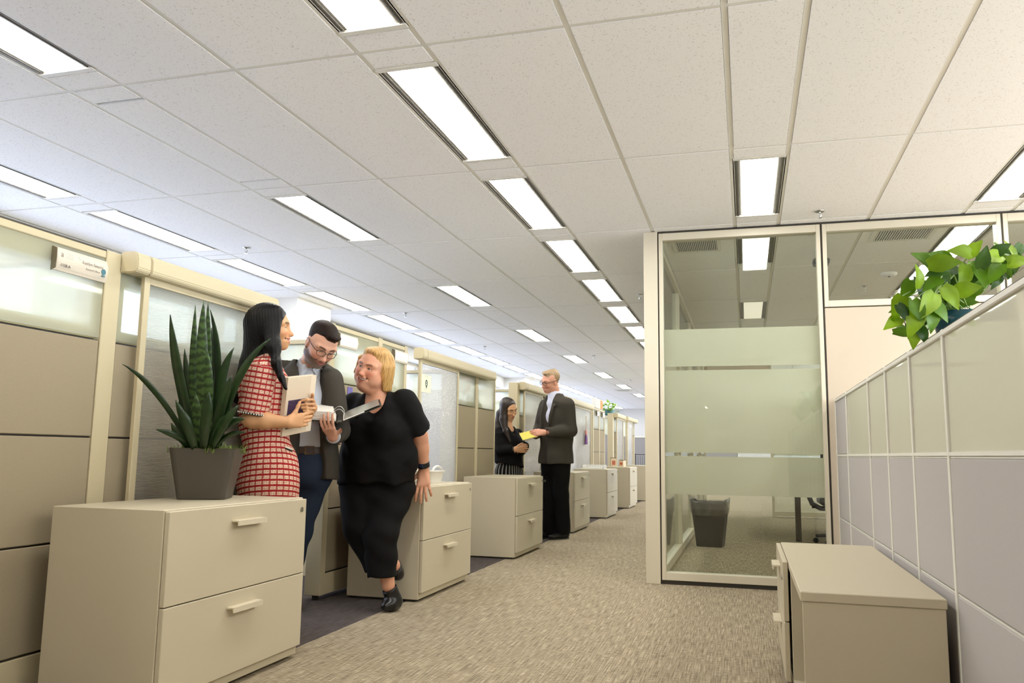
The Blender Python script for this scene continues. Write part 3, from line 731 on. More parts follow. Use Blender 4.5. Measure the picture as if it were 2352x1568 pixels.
# --- shapes: each returns (distance function, low corner, high corner)
def cap(a, b, ra, rb=None):
    a, b = V3(a), V3(b); rb = ra if rb is None else rb; ab = b - a; L2 = max(1e-12, ab @ ab)
    def fn(x, y, z):
        px, py, pz = x - f32(a[0]), y - f32(a[1]), z - f32(a[2])
        t = np.clip((px * f32(ab[0]) + py * f32(ab[1]) + pz * f32(ab[2])) / f32(L2), 0, 1)
        return np.sqrt((px - t * f32(ab[0])) ** 2 + (py - t * f32(ab[1])) ** 2 + (pz - t * f32(ab[2])) ** 2) - (f32(ra) + t * f32(rb - ra))
    r = max(ra, rb); return fn, np.minimum(a, b) - r, np.maximum(a, b) + r
def tubecut(a, b, ra, rb):
    """tapered tube that ends flat at b"""
    a, b = V3(a), V3(b); d = unit(b - a); g, lo, hi = cap(a, b + d * rb, ra, rb + (rb - ra) * rb / max(1e-6, np.linalg.norm(b - a)))
    def fn(x, y, z): return np.maximum(g(x, y, z), (x - f32(b[0])) * f32(d[0]) + (y - f32(b[1])) * f32(d[1]) + (z - f32(b[2])) * f32(d[2]))
    return fn, lo, hi
def chain(C, pts, rads, k=0.015, op='add'):
    for i in range(len(pts) - 1): C.put(cap(pts[i], pts[i + 1], rads[i], rads[i + 1]), k, op)
def ell(c, r, M=None):
    c = V3(c); r = V3(r); M = np.eye(3) if M is None else M       # columns of M: local axes
    def fn(x, y, z):
        px, py, pz = x - f32(c[0]), y - f32(c[1]), z - f32(c[2])
        q = [(px * f32(M[0, i]) + py * f32(M[1, i]) + pz * f32(M[2, i])) for i in range(3)]
        k0 = np.sqrt(sum((q[i] / f32(r[i])) ** 2 for i in range(3))); k1 = np.sqrt(sum((q[i] / f32(r[i] ** 2)) ** 2 for i in range(3)))
        return k0 * (k0 - 1) / np.maximum(k1, 1e-6)
    e = np.abs(M) @ r; return fn, c - e, c + e
def slab(c, h, M=None, rnd=0.0):
    c = V3(c); h = V3(h); M = np.eye(3) if M is None else M
    def fn(x, y, z):
        px, py, pz = x - f32(c[0]), y - f32(c[1]), z - f32(c[2])
        q = [np.abs(px * f32(M[0, i]) + py * f32(M[1, i]) + pz * f32(M[2, i])) - f32(h[i] - rnd) for i in range(3)]
        o = np.sqrt(sum(np.maximum(v, 0) ** 2 for v in q)); return o + np.minimum(np.maximum(q[0], np.maximum(q[1], q[2])), 0) - f32(rnd)
    e = np.abs(M) @ h; return fn, c - e, c + e
def oval(c0, c1, a0, b0, a1, b1, xdir):
    """capsule with an oval section: half width a along xdir, half depth b"""
    c0, c1 = V3(c0), V3(c1); ax = c1 - c0; L = np.linalg.norm(ax); w = ax / L
    u = V3(xdir) - w * (V3(xdir) @ w); u = unit(u); v = np.cross(w, u)
    def fn(x, y, z):
        p = (x - f32(c0[0]), y - f32(c0[1]), z - f32(c0[2]))
        dw = p[0] * f32(w[0]) + p[1] * f32(w[1]) + p[2] * f32(w[2])
        t = np.clip(dw / f32(L), 0, 1); pw = dw - t * f32(L)
        pu = p[0] * f32(u[0]) + p[1] * f32(u[1]) + p[2] * f32(u[2]); pv = p[0] * f32(v[0]) + p[1] * f32(v[1]) + p[2] * f32(v[2])
        ts = t * t * (3 - 2 * t)
        a = f32(a0) + ts * f32(a1 - a0); b = f32(b0) + ts * f32(b1 - b0); mn = np.minimum(a, b)
        k0 = np.sqrt((pu / a) ** 2 + (pv / b) ** 2 + (pw / mn) ** 2); k1 = np.sqrt((pu / a ** 2) ** 2 + (pv / b ** 2) ** 2 + (pw / mn ** 2) ** 2)
        return k0 * (k0 - 1) / np.maximum(k1, 1e-6)
    r = max(a0, b0, a1, b1); return fn, np.minimum(c0, c1) - r, np.maximum(c0, c1) + r
def ovals(C, secs, xdir, grow=0.0, k=0.03, op='add', end=None):
    for (c0, a0, b0), (c1, a1, b1) in zip(secs, secs[1:]):
        C.put(oval(c0, c1, a0 + grow, b0 + grow, a1 + grow, b1 + grow, xdir), k, op)
def wob(amp, s, seed=0):
    """gentle irregular relief for cloth and hair"""
    r = np.random.RandomState(seed); w = [(r.uniform(-1, 1, 3) * s, r.uniform(0, 6.28)) for _ in range(6)]
    def fn(x, y, z): return sum(np.sin(x * f32(k[0]) + y * f32(k[1]) + z * f32(k[2]) + f32(p)) for k, p in w) * f32(amp / 2.5)
    return fn
def frame(fwd_, up_):
    """columns: person's left, forward, up"""
    f = unit(fwd_); u = V3(up_) - f * (V3(up_) @ f); u = unit(u); l = np.cross(u, f); return np.stack([l, f, u], 1)
# --- materials for people
def attr_mat(name, rough=0.5, spec=0.4, sss=0.0, bump=None, coat=0):
    m = bpy.data.materials.new(name); m.use_nodes = True; nt = m.node_tree; b = nt.nodes['Principled BSDF']
    a = nt.nodes.new('ShaderNodeVertexColor'); a.layer_name = 'Col'; nt.links.new(a.outputs[0], b.inputs['Base Color'])
    b.inputs['Roughness'].default_value = rough; b.inputs['Specular IOR Level'].default_value = spec
    if sss:
        b.inputs['Subsurface Weight'].default_value = sss; b.inputs['Subsurface Radius'].default_value = (1.0, 0.4, 0.25); b.inputs['Subsurface Scale'].default_value = 0.006
    if bump:
        g = nt.nodes.new('ShaderNodeNewGeometry'); n = nt.nodes.new('ShaderNodeTexNoise'); n.inputs['Scale'].default_value = bump[0]
        nt.links.new(g.outputs['Position'], n.inputs[0]); bp = nt.nodes.new('ShaderNodeBump'); bp.inputs['Strength'].default_value = bump[1]; bp.inputs['Distance'].default_value = 0.002
        nt.links.new(n.outputs[0], bp.inputs['Height']); nt.links.new(bp.outputs[0], b.inputs['Normal'])
    return m
M_SKIN = attr_mat('skin', 0.48, 0.35, 0.12, (420, 0.08))
M_EYE = attr_mat('eye', 0.08, 0.6)
def hair_mat(name, dark, light, rough=0.35, spec=0.5):
    """strands: fine streaks along the stored strand coordinate"""
    m = mat(name, dark, rough, spec); nt = m.node_tree; b = nt.nodes['Principled BSDF']; N = nt.nodes.new; L = nt.links.new
    a = N('ShaderNodeAttribute'); a.attribute_name = 'cloth'
    mp = N('ShaderNodeMapping'); mp.inputs['Scale'].default_value = (300, 300, 10); L(a.outputs['Vector'], mp.inputs[0])
    n = N('ShaderNodeTexNoise'); n.inputs['Scale'].default_value = 1.0; n.inputs['Detail'].default_value = 3; L(mp.outputs[0], n.inputs[0])
    r = N('ShaderNodeValToRGB'); r.color_ramp.elements[0].position = 0.35; r.color_ramp.elements[1].position = 0.68
    r.color_ramp.elements[0].color = lin(dark); r.color_ramp.elements[1].color = lin(light)
    L(n.outputs[0], r.inputs[0]); L(r.outputs[0], b.inputs['Base Color'])
    bp = N('ShaderNodeBump'); bp.inputs['Strength'].default_value = 0.6; bp.inputs['Distance'].default_value = 0.003; L(n.outputs[0], bp.inputs['Height']); L(bp.outputs[0], b.inputs['Normal'])
    return m
def cloth_mat(name, rgb, rough=0.85, weave=900, vary=0.12, spec=0.15):
    return mat(name, rgb, rough, spec, noise=(weave, vary), bump=(weave * 0.7, 0.25, 0.001))
def lerp3(a, b, t): return a + (b - a) * t[:, None]
def L3(c): return np.array(lin(c)[:3])
def sstep(x, a, b): t = np.clip((x - a) / (b - a), 0, 1); return t * t * (3 - 2 * t)

# --- head: everything in head coordinates (x person's left, y forward, z up; origin between the eyes' height and the ears)
class Head:
    def __init__(s, c, fwd_, up_, size=1.0, **kw):
        s.c = V3(c); s.M = frame(fwd_, up_); s.s = size
        s.p = dict(wide=1.0, jaw=1.0, cheek=1.0, nose=1.0, chin=1.0, smile=0.5, open=0.0, full=0.0, ear=True, lid=0.0, neck=0.050)
        s.p.update(kw)
    def w(s, x, y, z): return s.c + s.M @ (V3((x, y, z)) * s.s)
    def loc(s, P): return ((P - s.c) @ s.M) / s.s
    def e(s, c, r): return ell(s.w(*c), V3(r) * s.s, s.M)
    def cp(s, a, b, ra, rb=None): return cap(s.w(*a), s.w(*b), ra * s.s, (ra if rb is None else rb) * s.s)
    def mouth(s):
        p = s.p; sm = p['smile']; hw = 0.022 + 0.008 * sm; zc = -0.066; up_ = 0.012 * sm
        return [(-hw, 0.077 - 0.004 * sm, zc + up_), (-hw * 0.55, 0.0865, zc + up_ * 0.28), (0, 0.0905, zc), (hw * 0.55, 0.0865, zc + up_ * 0.28), (hw, 0.077 - 0.004 * sm, zc + up_)]
    def build(s, C, neck_to=None, neck_r=None):
        p = s.p; W_ = p['wide']; sm = p['smile']
        C.put(s.e((0, -0.018, 0.036), (0.0735 * W_, 0.093, 0.080)), 0.0)
        C.put(s.e((0, 0.022, 0.012), (0.066 * W_, 0.066, 0.070)), 0.03)
        C.put(s.e((0, 0.026, -0.040), (0.060 * W_ * p['jaw'], 0.060, 0.066)), 0.03)
        C.put(s.e((0, 0.036, -0.078), (0.046 * W_ * p['jaw'], 0.044, 0.034)), 0.03)
        C.put(s.e((0, 0.066, -0.098), (0.021 * p['chin'], 0.019, 0.017)), 0.025)
        for q in (-1, 1):
            C.put(s.e((q * 0.036 * W_, 0.056, -0.032 + 0.006 * sm), (0.026 * p['cheek'], 0.026, 0.024 * p['cheek'])), 0.022)
            if p['full']: C.put(s.e((q * 0.046 * W_, 0.028, -0.066), (0.032 * p['full'], 0.042, 0.036)), 0.03)
            C.put(s.cp((q * 0.048 * W_, 0.066, 0.022), (q * 0.012, 0.080, 0.021), 0.011, 0.012), 0.018)
            C.put(s.e((q * 0.053 * W_, 0.0, -0.062), (0.018, 0.032, 0.022)), 0.03)
        if p['full']: C.put(s.e((0, 0.03, -0.108), (0.044 * p['full'], 0.048, 0.024)), 0.03)
        for q in (-1, 1): C.sub(s.e((q * 0.0315, 0.093, 0.001), (0.0195, 0.0165, 0.0125)), 0.014)
        n = p['nose']
        C.put(s.cp((0, 0.083, 0.010), (0, 0.1015, -0.034), 0.0075 * n, 0.0105 * n), 0.014)
        C.put(s.e((0, 0.1045, -0.037), (0.0125 * n, 0.0125, 0.0105)), 0.010)
        for q in (-1, 1): C.put(s.e((q * 0.0125 * n, 0.093, -0.0405), (0.0085 * n, 0.0105, 0.0085)), 0.008)
        for q in (-1, 1): C.sub(s.e((q * 0.0062 * n, 0.0995, -0.0485), (0.0034, 0.0055, 0.004)), 0.003)
        m = s.mouth(); U_ = [(x, y + 0.002, z + 0.0045 + 0.003 * p['open']) for x, y, z in m]; Lw = [(x, y, z - 0.0058 - 0.010 * p['open'] * (1 - (x / m[-1][0]) ** 2)) for x, y, z in m]
        rl = [0.0025, 0.0050, 0.0056, 0.0050, 0.0025]
        C.put(s.e((0, 0.072, -0.066), (0.030, 0.018, 0.022)), 0.02)
        for i in range(4):
            C.put(s.cp(U_[i], U_[i + 1], rl[i], rl[i + 1]), 0.006); C.put(s.cp(Lw[i], Lw[i + 1], rl[i] * 1.1, rl[i + 1] * 1.15), 0.006)
        for i in range(4):
            g = 0.0016 + 0.0058 * p['open']; mm = [(x, y + 0.006, z - 0.0006 - 0.004 * p['open'] * (1 - (x / m[-1][0]) ** 2)) for x, y, z in m]
            f_ = [0.35, 0.95, 1.0, 0.95, 0.35]
            C.sub(s.cp(mm[i], mm[i + 1], g * f_[i], g * f_[i + 1]), 0.002)
            if p['open']:
                bb = [(x, y - 0.007, z) for x, y, z in mm]; C.sub(s.cp(bb[i], bb[i + 1], g * f_[i], g * f_[i + 1]), 0.002)
        if sm > 0.3:   # smile folds
            for q in (-1, 1): C.sub(s.cp((q * 0.019, 0.094, -0.040), (q * (m[-1][0] + 0.007), 0.079, -0.060), 0.0022), 0.012)
        for q in (-1, 1):   # eyelids
            C.put(s.e((q * 0.0315, 0.0705, 0.0035 - 0.005 * p['lid']), (0.0148, 0.0142, 0.0098)), 0.004)
            C.put(s.e((q * 0.0315, 0.0705, -0.0062), (0.0138, 0.0125, 0.0066)), 0.006)
            if p['lid'] < 0.8: C.sub(s.e((q * 0.0315, 0.0860, -0.0010 - 0.0018 * p['lid']), (0.0130, 0.0105, 0.0056 - 0.0030 * p['lid'])), 0.002)
        if p['ear']:
            for q in (-1, 1):
                C.put(s.e((q * 0.0755 * W_, -0.010, -0.004), (0.0075, 0.0185, 0.031)), 0.008); C.put(s.e((q * 0.0735 * W_, -0.004, -0.030), (0.0065, 0.010, 0.011)), 0.006)
                C.sub(s.e((q * 0.0835 * W_, -0.008, 0.000), (0.0055, 0.0105, 0.019)), 0.005)
        if neck_to is not None:
            C.put(cap(s.w(0, -0.030, -0.050), neck_to, p['neck'], neck_r or p['neck'] * 1.06), 0.035)
    def colours(s, P, skin, lips, brow, beard=None, blush=None, browlift=0.0, lid=None):
        L_ = s.loc(P); x, y, z = L_[:, 0], L_[:, 1], L_[:, 2]; col = np.tile(L3(skin), (len(P), 1)); near = (np.abs(x) < 0.12) & (np.abs(y) < 0.16) & (z > -0.17) & (z < 0.16)
        if blush is not None:
            for q in (-1, 1):
                t = np.exp(-(((x - q * 0.042) / 0.022) ** 2 + ((z + 0.030) / 0.020) ** 2)) * (y > 0.02) * near * 0.5; col = lerp3(col, L3(blush), t)
            t = np.exp(-((x / 0.014) ** 2 + ((z + 0.036) / 0.012) ** 2)) * (y > 0.08) * near * 0.4; col = lerp3(col, L3(blush), t)
        if beard is not None:
            edge = -0.028 - 0.020 * sstep(y, 0.03, 0.075) - 0.0 * x
            t = (1 - sstep(z, edge - 0.012, edge + 0.004)) * sstep(y, -0.022, 0.0) * sstep(z, -0.150, -0.118)
            t = np.where((z > -0.051) & (np.abs(x) < 0.016), t * 0.3, t); t = t * near
            gry = np.random.RandomState(3).uniform(0, 1.2, len(P))
            bc = lerp3(np.tile(L3(beard[0]), (len(P), 1)), L3(beard[1]), np.clip(gry * sstep(-z, 0.05, 0.11), 0, 1))
            col = col + (bc - col) * (t * 0.93)[:, None]
        m = s.mouth(); hw = m[-1][0]; sm = s.p['smile']; zc = -0.066 + 0.012 * sm * (x / hw) ** 2; op = s.p['open']
        t = (np.abs(x) < hw + 0.002) * (y > 0.066) * np.clip(1.4 - np.abs((z - zc + 0.001 + 0.004 * op)) / (0.0078 + 0.006 * op) / np.clip(1.1 - (np.abs(x) / (hw + 0.004)) ** 2, 0.15, 1), 0, 1) * near
        col = lerp3(col, L3(lips), np.clip(t * 1.2, 0, 0.8))
        if op:   # inside of the mouth
            t = (np.abs(x) < hw) * (y < 0.0835 - 3.5 * x * x) * (y > 0.05) * (np.abs(z - zc + 0.004 * op) < 0.006) * near; col = lerp3(col, L3((70, 26, 24)), t * 0.9)
        zb = 0.0195 + browlift + 0.0055 * np.sin(np.clip((np.abs(x) - 0.010) / 0.038, 0, 1) * 2.4)
        t = np.clip(1.5 - np.abs(z - zb) / 0.0042, 0, 1) * sstep(np.abs(x), 0.009, 0.014) * (1 - sstep(np.abs(x), 0.044, 0.052)) * (y > 0.045) * near; col = lerp3(col, L3(brow), np.clip(t, 0, 0.9))
        for q in (-1, 1):   # lash lines
            dx = (x - q * 0.0315) / 0.0135; zl = 0.0052 * (1 - np.clip(dx * dx, 0, 1)) - 0.001 - 0.004 * s.p['lid']
            t = np.clip(1.5 - np.abs(z - zl) / 0.0021, 0, 1) * (np.abs(dx) < 1.08) * (y > 0.066) * near; col = lerp3(col, L3((40, 26, 20)), np.clip(t, 0, 0.92))
        return col
    def extras(s, root, iris=(60, 40, 28), gaze=(0, 1, 0), teeth=False):
        """eyeballs and teeth"""
        for q in (-1, 1):
            bm = bmesh.new(); bmesh.ops.create_uvsphere(bm, u_segments=20, v_segments=14, radius=0.0126 * s.s)
            me = finish(bm, smooth=True); n = len(me.vertices); co = np.empty(n * 3, dtype=f32); me.vertices.foreach_get('co', co); co = co.reshape(-1, 3)
            g = s.M @ unit(gaze); d = (co / (0.0126 * s.s)) @ g; col = np.tile(L3((222, 214, 206)), (n, 1)); col[d > 0.86] = L3(iris); col[d > 0.965] = L3((10, 8, 8))
            a = me.color_attributes.new('Col', 'FLOAT_COLOR', 'POINT'); c4 = np.ones((n, 4), dtype=f32); c4[:, :3] = col; a.data.foreach_set('color', c4.ravel()); me.materials.append(M_EYE)
            link('eye', me, None, root, Vector(s.w(q * 0.0315, 0.0700, 0.0)) - root.location)
        if teeth:
            m = s.mouth(); bm = bmesh.new(); hw = m[-1][0] * 0.80; n_ = 14; rows = []
            for i in range(n_ + 1):
                x = -hw + 2 * hw * i / n_; zz = -0.066 + 0.012 * s.p['smile'] * (x / m[-1][0]) ** 2; yy = 0.0868 - 7.0 * x * x
                rows.append([bm.verts.new(Vector(s.w(x, yy + dy, zz + dz)) - root.location) for dy, dz in ((0, 0.004), (0, -0.0052), (-0.005, -0.0052), (-0.005, 0.004))])
            for r0, r1 in zip(rows, rows[1:]):
                for k_ in range(4): bm.faces.new((r0[k_], r1[k_], r1[(k_ + 1) % 4], r0[(k_ + 1) % 4]))
            obj('teeth', bm, mat('tooth', (236, 228, 212), 0.25), root, smooth=False)
    def glasses(s, root, m, w=0.0245, h=0.0165, t=0.0017, dz=-0.002):
        o = empty('glasses', root.location); o.parent = root; o.location = (0, 0, 0)
        bm = bmesh.new()
        def V(x, y, z): return Vector(s.w(x, y, z)) - root.location
        for q in (-1, 1):
            c = (q * 0.0325, 0.1015, dz); pts = []
            for k_ in range(25):
                a = 2 * math.pi * k_ / 24; ca, sa = math.cos(a), math.sin(a)
                x = math.copysign(abs(ca) ** 0.65, ca) * w; z = math.copysign(abs(sa) ** 0.75, sa) * h
                pts.append(V(c[0] + x, c[1] - abs(c[0] + x) ** 2 * 3.5 + 0.004, c[2] + z))
            bm_tube(bm, pts, t * s.s, 6)
            bm_tube(bm, [V(q * 0.057, 0.094, dz + 0.006), V(q * 0.068, 0.080, dz + 0.007), V(q * 0.0785 * s.p['wide'], 0.02, 0.010), V(q * 0.080 * s.p['wide'], -0.012, 0.016), V(q * 0.079 * s.p['wide'], -0.03, 0.002)], t * 1.2 * s.s, 6)
        bm_tube(bm, [V(-0.009, 0.105, dz + 0.004), V(0, 0.107, dz + 0.007), V(0.009, 0.105, dz + 0.004)], t * s.s, 6)
        obj('rims', bm, m, o, smooth=True)
        for q in (-1, 1):
            bm = bmesh.new(); vs_ = []
            for k_ in range(24):
                a = 2 * math.pi * k_ / 24; ca, sa = math.cos(a), math.sin(a); x = math.copysign(abs(ca) ** 0.65, ca) * w; z = math.copysign(abs(sa) ** 0.75, sa) * h
                vs_.append(bm.verts.new(V(q * 0.0325 + x, 0.1045 - (abs(q * 0.0325 + x)) ** 2 * 3.5, dz + z)))
            bm.faces.new(vs_); obj('lens', bm, M_CLEAR, o)
        return o
def finger(C, pts, r=0.0085, k=0.006):
    n = len(pts); chain(C, [V3(p) for p in pts], [r * (1 - 0.22 * i / (n - 1)) for i in range(n)], k)
def hand(C, wrist, d, n, side, curls, s=1.0, thumb=((0.6, 0.75, 0.25), (0.8, 0.35, 0.45), (0.9, 0.1, 0.4)), spread=0.06, wr=0.026):
    """palm with five separate fingers; d towards the knuckles, n where the palm faces; side +1 right hand, -1 left"""
    wrist = V3(wrist); d = unit(d); n = V3(n) - d * (V3(n) @ d); n = unit(n); t = np.cross(d, n) * side
    off = [0.029, 0.010, -0.009, -0.027]; ln = [(0.042, 0.026, 0.021), (0.046, 0.029, 0.022), (0.043, 0.027, 0.021), (0.034, 0.020, 0.019)]; pl = [0.090, 0.093, 0.088, 0.080]
    tips = []
    for i in range(4):
        kn = wrist + d * pl[i] * s + t * off[i] * s - n * 0.004 * s
        C.put(cap(wrist + t * off[i] * 0.55 * s + d * 0.012 * s, kn, 0.0145 * s, 0.0120 * s), 0.016)
        a = 0.0; p = kn; dd = unit(d + t * (spread * (1.5 - i)))
        for j in range(3):
            a += math.radians(curls[i][j]); q = dd * math.cos(a) + n * math.sin(a); e = p + q * ln[i][j] * s
            C.put(cap(p, e, (0.0092 - 0.0008 * j) * s, (0.0086 - 0.0009 * j) * s), 0.004); p = e
        tips.append(p)
    p = wrist + d * 0.022 * s + t * 0.020 * s; C.put(cap(wrist + d * 0.01 * s, p, 0.020 * s, 0.017 * s), 0.012)
    for j, L_ in enumerate((0.044, 0.032, 0.026)):
        c = thumb[j]; q = unit(d * c[0] + t * c[1] + n * c[2]); e = p + q * L_ * s
        C.put(cap(p, e, (0.0145, 0.0105, 0.0095)[j] * s, (0.0110, 0.0095, 0.0080)[j] * s), 0.008); p = e
    return tips
def person_part(root, name, C, m, colf=None, vecf=None, relax=1, label=None):
    v, q = C.mesh()
    o = link(name, mesh_from(v - V3(root.location), q, m, None if colf is None else colf(v), None if vecf is None else vecf(v), relax), None, root)
    if label: o['label'] = label
    return o

# ------------------------------------------------------------------ the people
UPZ = (0, 0, 1)
def mix(a, b, t): return V3(a) * (1 - t) + V3(b) * t
def on_surface(C, p, towards):
    """first point of the clay met when coming from far along 'towards'"""
    for t in np.arange(0.4, -0.3, -0.003):
        q = p + towards * t; i = [int(np.searchsorted(C.ax[a], q[a])) for a in range(3)]
        if all(0 <= i[a] < C.D.shape[a] for a in range(3)) and C.D[tuple(i)] < 0.002: return q
    return p
def head_strands(h, flow=None):
    """strand coordinate for hair: runs from the crown downwards"""
    def fn(P):
        L_ = h.loc(P); r = np.arctan2(L_[:, 0], L_[:, 1] + 0.02) * 0.09; return np.stack([r, np.zeros(len(P)), L_[:, 2] - 0.4 * np.hypot(L_[:, 0], L_[:, 1])], 1)
    return fn
def tw(): return None
# ---- woman in the red tweed dress, seen from her right side
def tweed_mat():
    m = mat('red_tweed', (170, 40, 40), 0.9, 0.1); nt = m.node_tree; b = nt.nodes['Principled BSDF']; N = nt.nodes.new; L = nt.links.new
    a = N('ShaderNodeAttribute'); a.attribute_name = 'cloth'; sp = N('ShaderNodeSeparateXYZ'); L(a.outputs['Vector'], sp.inputs[0])
    def M_(op, x, y=None, z=None):
        n = N('ShaderNodeMath'); n.operation = op
        for i, v in enumerate((x, y, z)):
            if v is None: continue
            if isinstance(v, (int, float)): n.inputs[i].default_value = v
            else: L(v, n.inputs[i])
        return n.outputs[0]
    nz = N('ShaderNodeTexNoise'); nz.inputs['Scale'].default_value = 260; L(a.outputs['Vector'], nz.inputs[0])
    j = M_('MULTIPLY_ADD', nz.outputs[0], 0.009, -0.0045)
    u = M_('ADD', sp.outputs[0], j); v = M_('ADD', sp.outputs[1], j)
    def band(x, period, width, ph=0.0):
        f = M_('FRACT', M_('MULTIPLY_ADD', x, 1.0 / period, ph)); return M_('LESS_THAN', M_('ABSOLUTE', M_('SUBTRACT', f, 0.5)), width / 2)
    red_h = band(v, 0.0265, 0.35); red_v = band(u, 0.030, 0.20)
    thr_h = band(v, 0.0088, 0.36, 0.2); thr_v = band(u, 0.0075, 0.30, 0.1)
    inner = M_('MAXIMUM', thr_h, thr_v)
    c0 = N('ShaderNodeMixRGB'); c0.inputs[1].default_value = lin((236, 212, 188)); c0.inputs[2].default_value = lin((176, 112, 92)); L(M_('MULTIPLY', inner, 0.75), c0.inputs[0])
    c1 = N('ShaderNodeMixRGB'); L(c0.outputs[0], c1.inputs[1]); c1.inputs[2].default_value = lin((160, 38, 42)); L(M_('MAXIMUM', M_('MULTIPLY', red_h, 1.0), M_('MULTIPLY', red_v, 0.85)), c1.inputs[0])
    L(c1.outputs[0], b.inputs['Base Color'])
    bp = N('ShaderNodeBump'); bp.inputs['Strength'].default_value = 0.6; bp.inputs['Distance'].default_value = 0.002
    L(M_('ADD', inner, nz.outputs[0]), bp.inputs['Height']); L(bp.outputs[0], b.inputs['Normal'])
    return m
M_TWEED = tweed_mat()
M_TRIM_B = mat('trim_black', (22, 20, 22), 0.8); M_TRIM_W = mat('trim_white', (232, 224, 210), 0.8)
M_HAIR_BLACK = hair_mat('black_hair', (6, 5, 5), (17, 14, 12), 0.4, 0.2)
def woman_red():
    pel = V3((-2.3585, 3.7465, 0.8111)); wai = V3((-2.3705, 3.7127, 1.0252)); che = V3((-2.3761, 3.6813, 1.2351)); shc = V3((-2.3755, 3.6652, 1.35)); nkb = V3((-2.3682, 3.6623, 1.3854))
    fw = unit(((0.8778, 0.477, 0.0432)[0], (0.8778, 0.477, 0.0432)[1], 0)); lf = np.cross((0, 0, 1), fw)
    root = empty('person', (pel[0], pel[1], 0), 0, 'woman with long black hair in a red tweed dress holding a white binder', 'person')
    h = Head((-2.3302, 3.6512, 1.5406), (0.9202, 0.3903, 0.0305), (-0.0665, -0.179, 0.9816), 0.98, smile=1.0, open=0.55, nose=0.9, neck=0.047, jaw=0.97, ear=False)
    rsh, rel, rwr = V3((-2.305, 3.5476, 1.3102)), V3((-2.3415, 3.5406, 1.069)), V3((-2.1892, 3.6219, 1.0556))
    lsh, lel, lwr = V3((-2.4447, 3.7913, 1.3321)), V3((-2.4549, 3.8861, 1.0767)), V3((-2.2259, 3.8757, 1.1066))
    lk = [pel + V3((0, 0, -0.02)) - lf * 0.085, pel + V3((0, 0, -0.02)) + lf * 0.085]
    hz = h.c
    lo = np.minimum.reduce([pel - 0.28, hz - 0.2, rel - 0.15]); hi = np.maximum.reduce([pel + 0.28, hz + 0.2, V3((-2.1553, 3.8485, 1.2237)) + 0.05]); lo[2] = -0.01
    C = Clay(lo, hi, 0.009, [(h.c - 0.13, h.c + 0.13, 0.0028), (np.minimum(rwr, lwr) - 0.06, V3((-2.1739, 3.8635, 1.225)) + 0.03, 0.0032)])
    h.build(C, nkb + V3((0, 0, 0.0)))
    tor = [(pel, 0.165, 0.120), (wai, 0.125, 0.095), (che, 0.150, 0.105), (shc + V3((0, 0, -0.02)), 0.150, 0.065), (nkb, 0.06, 0.055)]
    ovals(C, tor, lf, -0.008)
    chain(C, [rsh, rel, mix(rel, rwr, 0.35), rwr], [0.050, 0.042, 0.041, 0.026], 0.02); chain(C, [lsh, lel, mix(lel, lwr, 0.35), lwr], [0.050, 0.042, 0.041, 0.026], 0.02)
    for q, l in ((-1, lk[0]), (1, lk[1])):
        kn = V3((l[0], l[1], 0.47)) + fw * 0.02; an = V3((l[0], l[1], 0.10)) - fw * 0.02
        chain(C, [l, kn, mix(kn, an, 0.3), an], [0.085, 0.055, 0.054, 0.036], 0.03); chain(C, [an, an + fw * 0.12 + V3((0, 0, -0.05))], [0.036, 0.03], 0.02)
    # right hand lies flat on the binder, fingers round its edge, thumb up
    hand(C, rwr, (0.3293, 0.929, 0.169), (-0.9907, 0.1294, 0.0413), 1, [(6, 12, 16), (5, 14, 20), (4, 16, 22), (3, 18, 24)], 0.95, ((0.75, 0.62, 0.0), (0.55, 0.82, 0.0), (0.5, 0.86, 0.0)), 0.015)
    # left hand comes from behind the binder, fingers folded over its edge
    C.put(cap(lwr, (-2.1979, 3.8683, 1.1428), 0.026, 0.030), 0.02)
    for pts in ([(-2.1857, 3.858, 1.1674), (-2.1614, 3.8234, 1.1719), (-2.1351, 3.7585, 1.1766), (-2.1483, 3.7294, 1.1748), (-2.1725, 3.7201, 1.1698)],
                [(-2.184, 3.8611, 1.1493), (-2.1596, 3.8264, 1.154), (-2.1378, 3.7609, 1.1545), (-2.1531, 3.7311, 1.1527), (-2.1794, 3.7212, 1.1478)],
                [(-2.1866, 3.8629, 1.1311), (-2.1623, 3.8282, 1.136), (-2.1405, 3.7632, 1.1323), (-2.1514, 3.7343, 1.1341), (-2.1734, 3.7251, 1.1325)],
                [(-2.1959, 3.8629, 1.1128), (-2.1714, 3.8282, 1.1179), (-2.1474, 3.7638, 1.1146), (-2.1497, 3.7371, 1.1176), (-2.1631, 3.7302, 1.1173)]):
        finger(C, pts, 0.0090)
    finger(C, [(-2.2067, 3.8655, 1.145), (-2.1847, 3.8456, 1.1848), (-2.167, 3.8164, 1.21)], 0.0105)
    skin = (206, 156, 112)
    person_part(root, 'body', C, M_SKIN, lambda P: h.colours(P, skin, (190, 98, 90), (34, 24, 20), blush=(206, 132, 100)))
    h.extras(root, (44, 28, 20), (0.1, 1, 0.05), True)
    # dress: body and short sleeves
    E_ = Clay(np.minimum(pel - 0.26, rel - 0.1) * V3((1, 1, 0)) + V3((0, 0, 0.46)), np.maximum(pel + 0.26, lsh + 0.12) * V3((1, 1, 0)) + V3((0, 0, nkb[2] + 0.06)), 0.0065)
    hem = V3((-2.3487, 3.78, 0.5947)); hem[2] = 0.50
    sk = [(hem, 0.185, 0.150), (pel + V3((0, 0, -0.06)), 0.182, 0.138), (pel + V3((0, 0, 0.03)), 0.176, 0.128), (wai, 0.138, 0.108), (che, 0.158, 0.116), (shc + V3((0, 0, -0.022)), 0.156, 0.074), (nkb + V3((0, 0, -0.012)), 0.068, 0.064)]
    ovals(E_, sk, lf, 0.006, 0.04)
